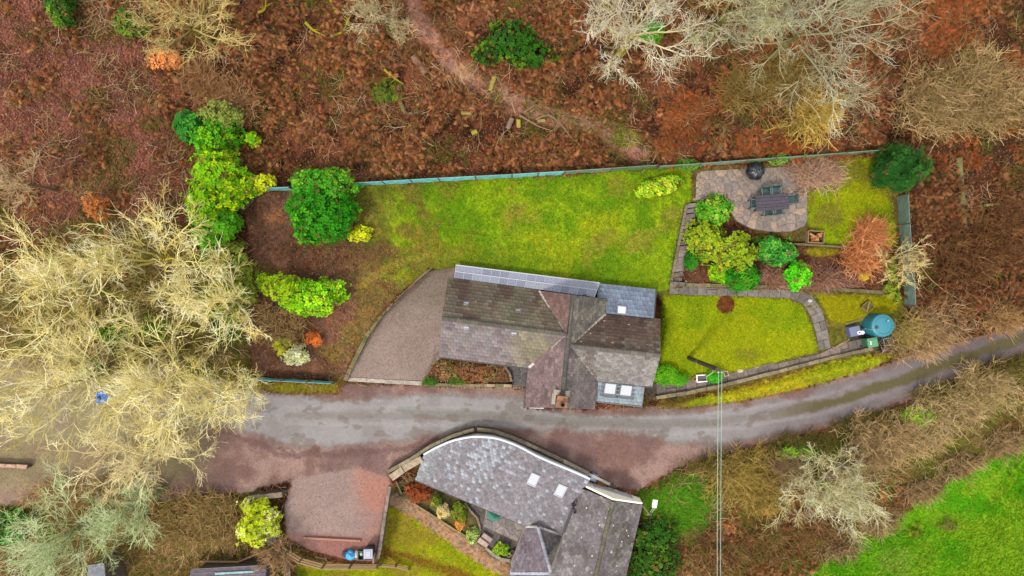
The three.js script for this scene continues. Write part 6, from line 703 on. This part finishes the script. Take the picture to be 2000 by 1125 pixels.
shrub('hebe', 'green bushy shrub in the middle of the courtyard bed', [[897, 1000, 15, 18, 0.8]], [[120, 138, 30], [140, 156, 40], [96, 120, 26]], { leaf: 'fine', dens: 260 });
shrub('azalea', 'orange shrub at the edge of the courtyard bed', [[898, 1023, 10, 11, 0.5]], [[222, 150, 70], [206, 130, 60], [236, 176, 100]], { leaf: 'fine', dens: 260 });
shrub('sage_shrub', 'pale green low shrub by the courtyard kerb', [[922, 1044, 11, 13, 0.5]], [[150, 176, 84], [176, 196, 110], [120, 150, 64]], { leaf: 'broad', dens: 150 });
shrub('box_ball', 'round green bush beside the empty courtyard pots', [[979, 1073, 13, 13, 0.7]], [[130, 172, 30], [154, 190, 40], [104, 150, 26]], { leaf: 'fine', dens: 300 });
shrub('ivy_clump', 'dark green ivy clump in the upper wood', [[1000, 75, 46, 36, 1.3], [1030, 105, 48, 30, 1.1], [960, 95, 36, 24, 1.0]], [[44, 96, 10], [90, 124, 16], [30, 68, 10]], { leaf: 'ivy', dens: 70, bright: 1.3 });
shrub('ivy_bank', 'dark green ivy covering the bank beside the gabled wing', [[1285, 1050, 44, 34, 0.9], [1280, 1100, 48, 40, 0.9], [1262, 1135, 40, 34, 0.9]], [[50, 96, 14], [84, 122, 18], [32, 70, 12]], { leaf: 'ivy', dens: 110, bright: 1.35, cat: 'ivy' });
shrub('beech_sapling', 'small orange-leaved beech in the upper-left wood', [[323, 116, 26, 22, 1.3]], [[226, 140, 80], [206, 118, 64], [238, 160, 104]], { leaf: 'broad', dens: 110 });
shrub('beech_sapling', 'bright orange beech leaves above the big bare trees', [[192, 402, 24, 27, 1.8]], [[206, 124, 64], [186, 106, 54], [216, 146, 90]], { leaf: 'fine', dens: 90, bright: 1.2 });
shrub('fern_clump', 'green fern clump by the mossy stem in the upper wood', [[755, 178, 28, 24, 0.6]], [[96, 116, 30], [120, 140, 40], [70, 96, 26]], { leaf: 'needle', dens: 120 });
shrub('holly', 'dark green holly among the bare twigs at the top left', [[122, 18, 22, 34, 1.6]], [[56, 98, 22], [90, 130, 26]], { dens: 120 });
shrub('holly', 'green holly under the bare tree at the top left', [[258, 50, 30, 22, 1.4]], [[76, 104, 30], [104, 130, 40]], { dens: 110 });
shrub('holly', 'bright green holly behind the lichen-white branches', [[1272, 62, 22, 16, 1.3]], [[64, 150, 24], [90, 168, 30]], { dens: 130 });
shrub('ivy_clump', 'green ivy round the trunks of the western trees', [[300, 640, 40, 26, 1.0], [215, 650, 40, 22, 0.9], [180, 720, 34, 18, 0.8]], [[92, 132, 24], [124, 150, 30], [70, 108, 24]], { leaf: 'ivy', dens: 100, cat: 'ivy' });
shrub('ivy_clump', 'dark ivy beside the bare tree east of the western group', [[445, 645, 30, 32, 1.2]], [[54, 92, 44], [80, 116, 50]], { leaf: 'ivy', dens: 120, cat: 'ivy' });
shrub('ivy_clump', 'green ivy at the lower left corner below the trees', [[20, 1030, 40, 30, 1.2]], [[60, 130, 36], [90, 150, 40]], { leaf: 'ivy', dens: 110, cat: 'ivy' });
shrub('bramble', 'green bramble on the east garden strip by the mesh fence', [[1742, 560, 12, 26, 0.6], [1738, 520, 10, 20, 0.5]], [[120, 136, 30], [146, 156, 40], [90, 112, 26]], { leaf: 'broad', dens: 110 });
shrub('bramble', 'green bramble under the north fence behind the covered barbecue', [[1345, 322, 22, 8, 0.5], [1520, 310, 16, 8, 0.6]], [[84, 130, 40], [104, 150, 50]], { leaf: 'broad', dens: 120 });
shrub('bramble', 'green bramble patch on the bank below the lane bend', [[1555, 880, 34, 16, 0.7]], [[92, 150, 24], [120, 166, 30]], { leaf: 'broad', dens: 100 });
shrub('bramble', 'bright green bramble on the far eastern bank', [[1792, 812, 34, 18, 0.7]], [[110, 160, 24], [140, 176, 34]], { leaf: 'broad', dens: 100 });
shrub('dead_shrub', 'low brown shrub in the front bed of the cottage', [[870, 722, 28, 20, 0.35], [930, 728, 40, 18, 0.3]], [[150, 100, 66], [176, 128, 96], [120, 84, 54], [126, 130, 50]], { leaf: 'fine', dens: 170, rough: 0.6 });
shrub('fern_clump', 'green ferns at the west end of the front bed', [[842, 746, 16, 7, 0.35], [892, 745, 18, 7, 0.3]], [[70, 116, 30], [100, 136, 40]], { leaf: 'needle', dens: 200 });
for (const [x, y, rx, ry, l] of [[1500, 466, 44, 6, 'tufty green plants along the rounded patio edge']]) shrub('edging_plant', l, [[x, y, rx, ry, 0.25]], [[130, 138, 40], [96, 110, 30]], { leaf: 'needle', dens: 160 });
console.log('shrubs done');

// ---------------------------------------------------------------- bare trees
const barkM = vcol({ roughness: 0.9 });
function bareTree(name, label, o) {
  rnd = rng(o.seed); const { crown: [cx, cy], R, h, limbs = 7, cols, moss, dens = 1, up = 0.35 } = o; // crown centre as seen, its radius in metres, tree height
  let g = o.g ?? 0, c; for (let q = 0; q < 3; q++) { c = W3(cx, cy, g + h * 0.68); g = groundY(cl(c.x, -36, 36), cl(c.z, -22, 22)); } const lean = o.lean ?? [0, 0], base = V(c.x - lean[0], 0, c.z - lean[1]); base.y = groundY(cl(base.x, -36, 36), cl(base.z, -22, 22)) - 0.1;
  const t = thing(name, label, o.cat ?? 'tree', base, 0, o.group), fork = V(lean[0] * 0.6, h * (o.fork ?? 0.34), lean[1] * 0.6), TR = new Tubes(), TW = new Tubes(), M = C(...moss), jc = (a) => jit(a, 0.22);
  const r0 = o.r ?? 0.17, path = (p, d, L, n, wob, trop) => { const P = [p.clone()], q = p.clone(), e = d.clone().normalize(); for (let k = 0; k < n; k++) { e.add(V(rr(-wob, wob), rr(-wob, wob) * 0.6 + trop, rr(-wob, wob))).normalize(); q.addScaledVector(e, L / n); P.push(q.clone()); } return [P, e]; };
  TR.add(new THREE.CatmullRomCurve3([V(0, 0, 0), V(fork.x * 0.3 + rr(-0.1, 0.1), fork.y * 0.5, fork.z * 0.3), fork]).getPoints(6), r0 * 1.25, r0 * 0.8, 9, M); part(t, 'trunk', TR.geo(), barkM);
  const at = (P, f) => { const x = f * (P.length - 1), i = Math.min(P.length - 2, x | 0); return lerpV(P[i], P[i + 1], x - i); }, dirAt = (P, f) => { const x = f * (P.length - 1), i = Math.min(P.length - 2, x | 0); return P[i + 1].clone().sub(P[i]).normalize(); };
  const turn = (d, a) => { const s = V(rr(-1, 1), rr(-0.6, 0.9), rr(-1, 1)).normalize(); s.addScaledVector(d, -s.dot(d)).normalize(); return d.clone().multiplyScalar(Math.cos(a)).addScaledVector(s, Math.sin(a)); };
  const CC = cols.map((x) => C(...x)), pc = () => pick(CC).clone().multiplyScalar(rr(1.2, 2.4) * (o.bright ?? 1));
  for (let i = 0; i < limbs; i++) {
    const th = i / limbs * 6.283 + rr(-0.35, 0.35), ring = i % 3 === 2 ? 0.35 : 1, e = R * ring * rr(0.75, 1.05), end = V(c.x - base.x + Math.cos(th) * e, h * (ring < 1 ? rr(0.85, 1) : rr(0.5, 0.8)), c.z - base.z + Math.sin(th) * e), d = end.clone().sub(fork), L1 = d.length(), LT = new Tubes();
    const [P1] = path(fork, d.clone().add(V(0, L1 * up, 0)), L1 * 0.82, 8, 0.17, -up * 0.06); LT.add(P1, r0 * 0.42, r0 * 0.13, 6, M, pc());
    const n2 = Math.round(7 * dens); for (let j = 0; j < n2; j++) {
      const f = mix(0.25, 1, (j + rnd()) / n2), p = at(P1, f), L2 = L1 * rr(0.3, 0.5) * (1.15 - f * 0.5), [P2] = path(p, turn(dirAt(P1, f), rr(0.35, 0.9)), L2, 6, 0.24, 0.03); LT.add(P2, r0 * 0.14 * (1.2 - 0.5 * f), r0 * 0.055, 5, f < 0.45 ? jc(moss) : pc(), pc());
      const n3 = Math.round(5.4 * dens); for (let k = 0; k < n3; k++) {
        const f3 = mix(0.2, 1, (k + rnd()) / n3), p3 = at(P2, f3), L3 = L2 * rr(0.35, 0.6), [P3] = path(p3, turn(dirAt(P2, f3), rr(0.4, 1)), L3, 4, 0.3, 0.02), c3 = pc(); TW.add(P3, 0.0145, 0.008, 3, c3);
        const n4 = Math.round(6 * dens); for (let m = 0; m < n4; m++) { const f4 = mix(0.15, 1, (m + rnd()) / n4), [P4] = path(at(P3, f4), turn(dirAt(P3, f4), rr(0.4, 1)), L3 * rr(0.4, 0.85), 2, 0.3, 0.02); TW.add(P4, 0.0092, 0.0055, 3, c3); if (rnd() < 0.6) { const [P5] = path(at(P4, rr(0.3, 0.8)), turn(dirAt(P4, 0.5), rr(0.5, 1)), L3 * 0.3, 2, 0.3, 0); TW.add(P5, 0.0085, 0.005, 3, c3); } }
      }
    }
    part(t, 'limb', LT.geo(), barkM);
  }
  part(t, 'twigs', TW.geo(), barkM).userData.kind = 'stuff'; return t;
}
const CREAM = [[240, 230, 164], [230, 214, 136], [210, 192, 110], [244, 238, 192]], TAN = [[226, 210, 156], [208, 188, 132], [236, 224, 176]], WHITE = [[216, 208, 176], [198, 188, 150], [228, 222, 200]], GREY = [[190, 186, 150], [172, 168, 130], [204, 202, 174]], GRN = [[190, 206, 150], [206, 216, 170], [170, 186, 126]];
const WEST = 'bare trees of the western group', wt2 = (label, crown, R, h, seed, more = {}) => bareTree('bare_tree', label, { crown, R, h, seed, cols: CREAM, moss: [186, 176, 80], dens: 1.0, group: WEST, ...more });
wt2('pale bare tree at the left edge, level with the cottage roof', [95, 575], 4.3, 10, 101, { limbs: 8 });
wt2('slender bare tree reaching up beside the orange beech leaves', [262, 500], 3.7, 9, 102, { limbs: 7, moss: [190, 172, 40] });
wt2('bare tree nearest the olive hedge', [418, 590], 3.4, 8.5, 103, { limbs: 7 });
wt2('wide pale bare tree at the left edge above the lane', [110, 745], 4.6, 10.5, 104, { limbs: 9, cols: CREAM });
wt2('broad bare tree overhanging the west end of the lane', [300, 760], 4.4, 9.5, 105, { limbs: 9, moss: [184, 172, 50] });
wt2('bare tree whose twigs reach the asphalt turning head', [425, 775], 2.9, 8, 106, { limbs: 7 });
wt2('tan bare tree spreading below the lane at the left', [250, 890], 3.6, 9, 107, { limbs: 8, cols: TAN });
bareTree('bare_tree', 'grey-green bare tree filling the bottom-left corner', { crown: [90, 1065], R: 4.0, h: 9, seed: 109, cols: GRN, moss: [150, 156, 100], limbs: 9 });
bareTree('bare_tree', 'grey-green bare tree right of the bottom-left corner tree', { crown: [235, 1005], R: 2.8, h: 7, seed: 110, cols: GRN, moss: [150, 156, 100], limbs: 8 });
bareTree('lichen_tree', 'bare tree with white twigs and yellow mossy limbs at the top', { crown: [1245, 30], R: 4.2, h: 8, seed: 111, cols: WHITE, moss: [196, 178, 30], limbs: 9, r: 0.19, dens: 0.95, bright: 0.9 });
bareTree('bare_tree', 'large grey bare tree at the top right', { crown: [1610, 20], R: 5.2, h: 10, seed: 112, cols: GREY, moss: [150, 140, 80], limbs: 10, dens: 1.05, r: 0.15, bright: 0.8 });
bareTree('bare_tree', 'grey bare tree between the lichen tree and the large grey one', { crown: [1440, 0], R: 3.4, h: 8, seed: 113, cols: [[206, 204, 150], [190, 190, 130], [222, 220, 180]], moss: [150, 140, 66], limbs: 8, r: 0.14, bright: 0.75 });
bareTree('bare_tree', 'tan bare tree at the top left edge of the photo', { crown: [330, 20], R: 3.4, h: 7, seed: 114, cols: [[190, 170, 104], [170, 152, 90], [206, 186, 124]], moss: [150, 136, 60], limbs: 8 });
bareTree('bare_tree', 'small grey bare tree near the top edge beside the path', { crown: [742, 20], R: 1.9, h: 5, seed: 115, cols: [[196, 178, 140], [176, 164, 120]], moss: [140, 136, 70], limbs: 6, r: 0.1 });
bareTree('bare_tree', 'pale many-stemmed bare tree on the bank below the lane bend', { crown: [1648, 968], R: 3.2, h: 6, seed: 116, cols: [[226, 222, 170], [210, 200, 140], [236, 234, 200]], moss: [196, 190, 110], limbs: 10, fork: 0.12, r: 0.1, dens: 0.95, bright: 0.8 });
bareTree('bare_tree', 'bare tree leaning over the garden corner by the mesh fence', { crown: [1768, 510], R: 1.7, h: 4, seed: 117, cols: [[206, 186, 120], [222, 204, 150]], moss: [180, 164, 80], limbs: 7, r: 0.08, fork: 0.2, dens: 0.7 });
bareTree('bare_tree', 'small brown bare tree in front of the outbuilding', { crown: [530, 1090], R: 1.5, h: 3.2, seed: 118, cols: [[176, 140, 100], [150, 116, 84]], moss: [136, 104, 80], limbs: 7, r: 0.07, fork: 0.15, dens: 0.8 });
bareTree('bare_tree', 'bare tree at the left edge beside the pink leaf litter', { crown: [10, 350], R: 2.2, h: 6, seed: 119, cols: [[206, 180, 140], [190, 164, 124]], moss: [150, 126, 90], limbs: 7, r: 0.1, dens: 0.8 });
console.log('trees done');
// twiggy thickets: a fan of bare stems
function thicket(name, label, lobes, cols, o = {}) {
  rnd = rng(o.seed ?? (lobes[0][0] * 3 + lobes[0][1] | 0)); const base = foot(lobes[0][0], lobes[0][1], 0.2), t = thing(name, label, o.cat ?? 'shrub', base, 0, o.group), S = new Tubes(), W = new Tubes(), CC = cols.map((x) => C(...x));
  for (const [px, py, rx, ry, H, n = 160] of lobes) {
    const f = foot(px, py, H * 0.6), k = MPP * (1 - (f.y + H * 0.6) / ALT), a = rx * k, b = ry * k;
    for (let q = 0; q < n; q++) { const th = rr(0, 6.283), e = Math.pow(rnd(), 0.62), r = e * rr(0.75, 1.05) * (0.75 + 0.75 * vn(Math.cos(th) * 2.2 + px * 0.17, Math.sin(th) * 2.2 + py * 0.13)), sp = o.spread ?? 0.92, la = rr(0, 6.283), lr = rr(0.1, 0.6) * H, s = V(f.x + Math.cos(th) * a * r * sp - base.x, 0, f.z + Math.sin(th) * b * r * sp - base.z); s.y = groundY(cl(s.x + base.x, -36, 36), cl(s.z + base.z, -22, 22)) - base.y; const end = V(f.x + Math.cos(th) * a * r + Math.cos(la) * lr - base.x, s.y + H * rr(0.3, 1) * (1.05 - 0.5 * e), f.z + Math.sin(th) * b * r + Math.sin(la) * lr - base.z), mid = lerpV(s, end, 0.5).add(V(rr(-0.15, 0.15), H * 0.15, rr(-0.15, 0.15))), c = pick(CC).clone().multiplyScalar(rr(0.9, 2.3)); S.add([s, mid, end], 0.02, 0.009, 3, c); for (let m = 0; m < 6; m++) { const p = lerpV(m < 2 ? s : mid, m < 2 ? mid : end, rr(0.3, 1)), d = end.clone().sub(s).normalize().add(V(rr(-1.5, 1.5), rr(-0.4, 0.8), rr(-1.5, 1.5))).setLength(rr(0.2, 0.75)); W.add([p, p.clone().addScaledVector(d, 0.55).add(V(0, 0.03, 0)), p.clone().add(d)], 0.013, 0.0065, 3, c); } }
  }
  part(t, 'stems', S.geo(), barkM); part(t, 'twigs', W.geo(), barkM).userData.kind = 'stuff'; return t;
}
thicket('russet_shrub', 'russet bare shrub on the terraced bed by the east fence', [[1705, 458, 24, 30, 1.5, 260], [1690, 500, 32, 28, 1.4, 320]], [[226, 150, 96], [206, 130, 80], [236, 170, 116]]);
thicket('dead_shrub', 'pale dead shrub at the corner of patio and terrace lawn', [[1598, 338, 50, 28, 0.9, 300]], [[206, 166, 140], [186, 146, 120], [222, 190, 160]]);
thicket('thicket', 'wide tan thicket in the upper-right wood', [[1830, 190, 60, 50, 1.6, 360], [1900, 160, 70, 60, 1.7, 460], [1960, 200, 60, 60, 1.6, 380], [1870, 220, 60, 34, 1.4, 260]], [[190, 160, 110], [170, 142, 92], [206, 178, 130], [150, 130, 78]]);
thicket('thicket', 'yellow-tan arching thicket below the large grey tree', [[1590, 225, 52, 42, 1.7, 330]], [[206, 174, 84], [190, 158, 70], [222, 196, 110]], { spread: 0.2 });
thicket('thicket', 'tan thicket on the bank at the far right of the lane', [[1860, 800, 70, 44, 1.4, 420], [1930, 760, 60, 44, 1.4, 360], [1800, 850, 60, 36, 1.3, 320]], [[196, 168, 116], [178, 150, 104], [210, 186, 140], [176, 160, 96]]);
thicket('thicket', 'brown thicket beside the many-stemmed bare tree', [[1730, 860, 70, 44, 1.5, 420], [1700, 900, 50, 36, 1.3, 260]], [[186, 156, 110], [168, 140, 96], [200, 172, 126]]);
thicket('thicket', 'olive-tan thicket under the overhead cables below the lane', [[1440, 930, 66, 50, 1.4, 400], [1490, 965, 50, 44, 1.3, 300]], [[176, 150, 72], [196, 170, 96], [156, 136, 64]]);
thicket('thicket', 'grey brown thicket left of the many-stemmed bare tree', [[1540, 920, 36, 40, 1.3, 200]], [[176, 150, 110], [150, 124, 90]]);
thicket('thicket', 'tan thicket hanging over the lane at the right', [[1800, 678, 60, 22, 0.9, 260], [1830, 640, 60, 36, 1.0, 280]], [[184, 148, 108], [196, 164, 126], [166, 140, 90]]);
thicket('thicket', 'pale thicket at the right edge of the wood by the lane', [[1965, 625, 40, 26, 1.0, 200]], [[190, 150, 104], [176, 140, 90]]);
thicket('thicket', 'olive thicket beside the oil tank', [[1785, 650, 34, 30, 1.0, 220]], [[176, 156, 84], [196, 174, 104]]);
thicket('thicket', 'tan thicket between the variegated shrub and bottom-left trees', [[400, 1000, 60, 40, 1.1, 340], [350, 1040, 60, 40, 1.0, 320], [440, 1050, 60, 22, 0.7, 200]], [[184, 150, 96], [164, 134, 80], [200, 168, 116], [146, 134, 70]]);
thicket('thicket', 'brown thicket above the hedge in the wood', [[440, 190, 60, 36, 1.2, 320], [390, 150, 44, 30, 1.1, 200]], [[176, 130, 90], [160, 116, 76], [190, 150, 104]]);
thicket('thicket', 'olive thicket below the large grey tree in the top right', [[1460, 170, 60, 40, 1.1, 280], [1540, 150, 60, 40, 1.2, 280]], [[156, 130, 70], [176, 150, 90], [140, 120, 60]]);
thicket('thicket', 'brown thicket in the far eastern wood', [[1900, 500, 70, 60, 1.2, 360], [1960, 450, 50, 60, 1.2, 260]], [[126, 88, 54], [108, 72, 44], [146, 106, 66]]);
thicket('thicket', 'dry brown scrub in the soil bed below the terrace', [[1610, 545, 60, 18, 0.4, 200], [1520, 540, 34, 18, 0.35, 140]], [[170, 124, 100], [150, 104, 80], [190, 150, 130]]);
thicket('thicket', 'brown scrub on the lower bank beside the pasture', [[1500, 1060, 80, 50, 0.9, 320], [1600, 1030, 70, 44, 0.9, 280], [1400, 1090, 70, 40, 0.9, 260]], [[150, 104, 66], [130, 92, 58], [176, 140, 96], [124, 116, 54]]);
thicket('thicket', 'grey-brown twiggy scrub along the edge of the pasture', [[1640, 1075, 40, 20, 0.8, 120], [1720, 1020, 44, 22, 0.9, 150], [1800, 962, 44, 22, 0.9, 150], [1880, 910, 44, 22, 0.9, 140], [1960, 868, 44, 22, 0.9, 140]], [[170, 140, 96], [140, 108, 76], [190, 166, 120]]);
thicket('thicket', 'olive scrub on the top of the bank below the lane', [[1400, 905, 60, 16, 0.7, 160], [1560, 865, 60, 16, 0.7, 160], [1700, 826, 60, 16, 0.8, 160], [1850, 768, 60, 16, 0.8, 160], [1960, 725, 50, 16, 0.8, 140]], [[116, 100, 50], [140, 120, 64], [92, 96, 40]]);
thicket('thicket', 'straw-coloured undergrowth beneath the western bare trees', [[150, 600, 110, 60, 0.7, 260], [300, 580, 90, 60, 0.7, 240], [330, 690, 90, 30, 0.7, 200], [120, 690, 90, 30, 0.7, 200]], [[196, 170, 104], [170, 150, 80], [150, 150, 70], [206, 184, 130]]);
thicket('thicket', 'tawny brush along the bottom of the western trees', [[250, 960, 80, 24, 0.8, 220], [120, 970, 80, 26, 0.8, 220]], [[190, 160, 104], [170, 140, 90]]);
thicket('thicket', 'tan brush at the western roadside below the cream shrub', [[540, 640, 50, 40, 1.0, 200]], [[176, 140, 90], [196, 164, 110]]);
shrub('grass_tussock', 'dark brown tussock in the pasture', [[1790, 1040, 15, 15, 0.35]], [[120, 130, 30], [110, 104, 34], [150, 170, 40]], { leaf: 'needle', rough: 1, dens: 90, cat: 'tussock' });
shrub('grass_tussock', 'grey-brown tussock to the right of the dark one in the pasture', [[1852, 1026, 16, 14, 0.35]], [[120, 120, 50], [96, 92, 46], [150, 176, 46]], { leaf: 'needle', rough: 1, dens: 90, cat: 'tussock' });
{ // scrap of blue sheeting caught in the branches
  const q = W3(198, 777, 8.2), o = thing('blue_sheet', 'scrap of blue sheeting caught among the western bare branches', 'sheeting', q), g = new THREE.BoxGeometry(0.5, 0.02, 0.55, 14, 1, 14), a = g.attributes.position; for (let i = 0; i < a.count; i++) { const x = a.getX(i), z = a.getZ(i); a.setY(i, a.getY(i) + 0.28 * (fbm(x * 4 + 3, z * 4, 2) - 0.5) - 0.5 * Math.abs(x) * 0.4); a.setX(i, x * (1 - 0.5 * Math.max(0, -z))); } g.computeVertexNormals(); part(o, 'sheet', g, mat(66, 130, 214, { plain: 1, rough: 0.4 })); part(o, 'dark_lining', bx(0.14, 0.03, 0.22, -0.1, 0.02, 0.02, 0.4), mat(24, 40, 66, { plain: 1 })); }
console.log('vegetation done');
renderer.render(scene, camera);
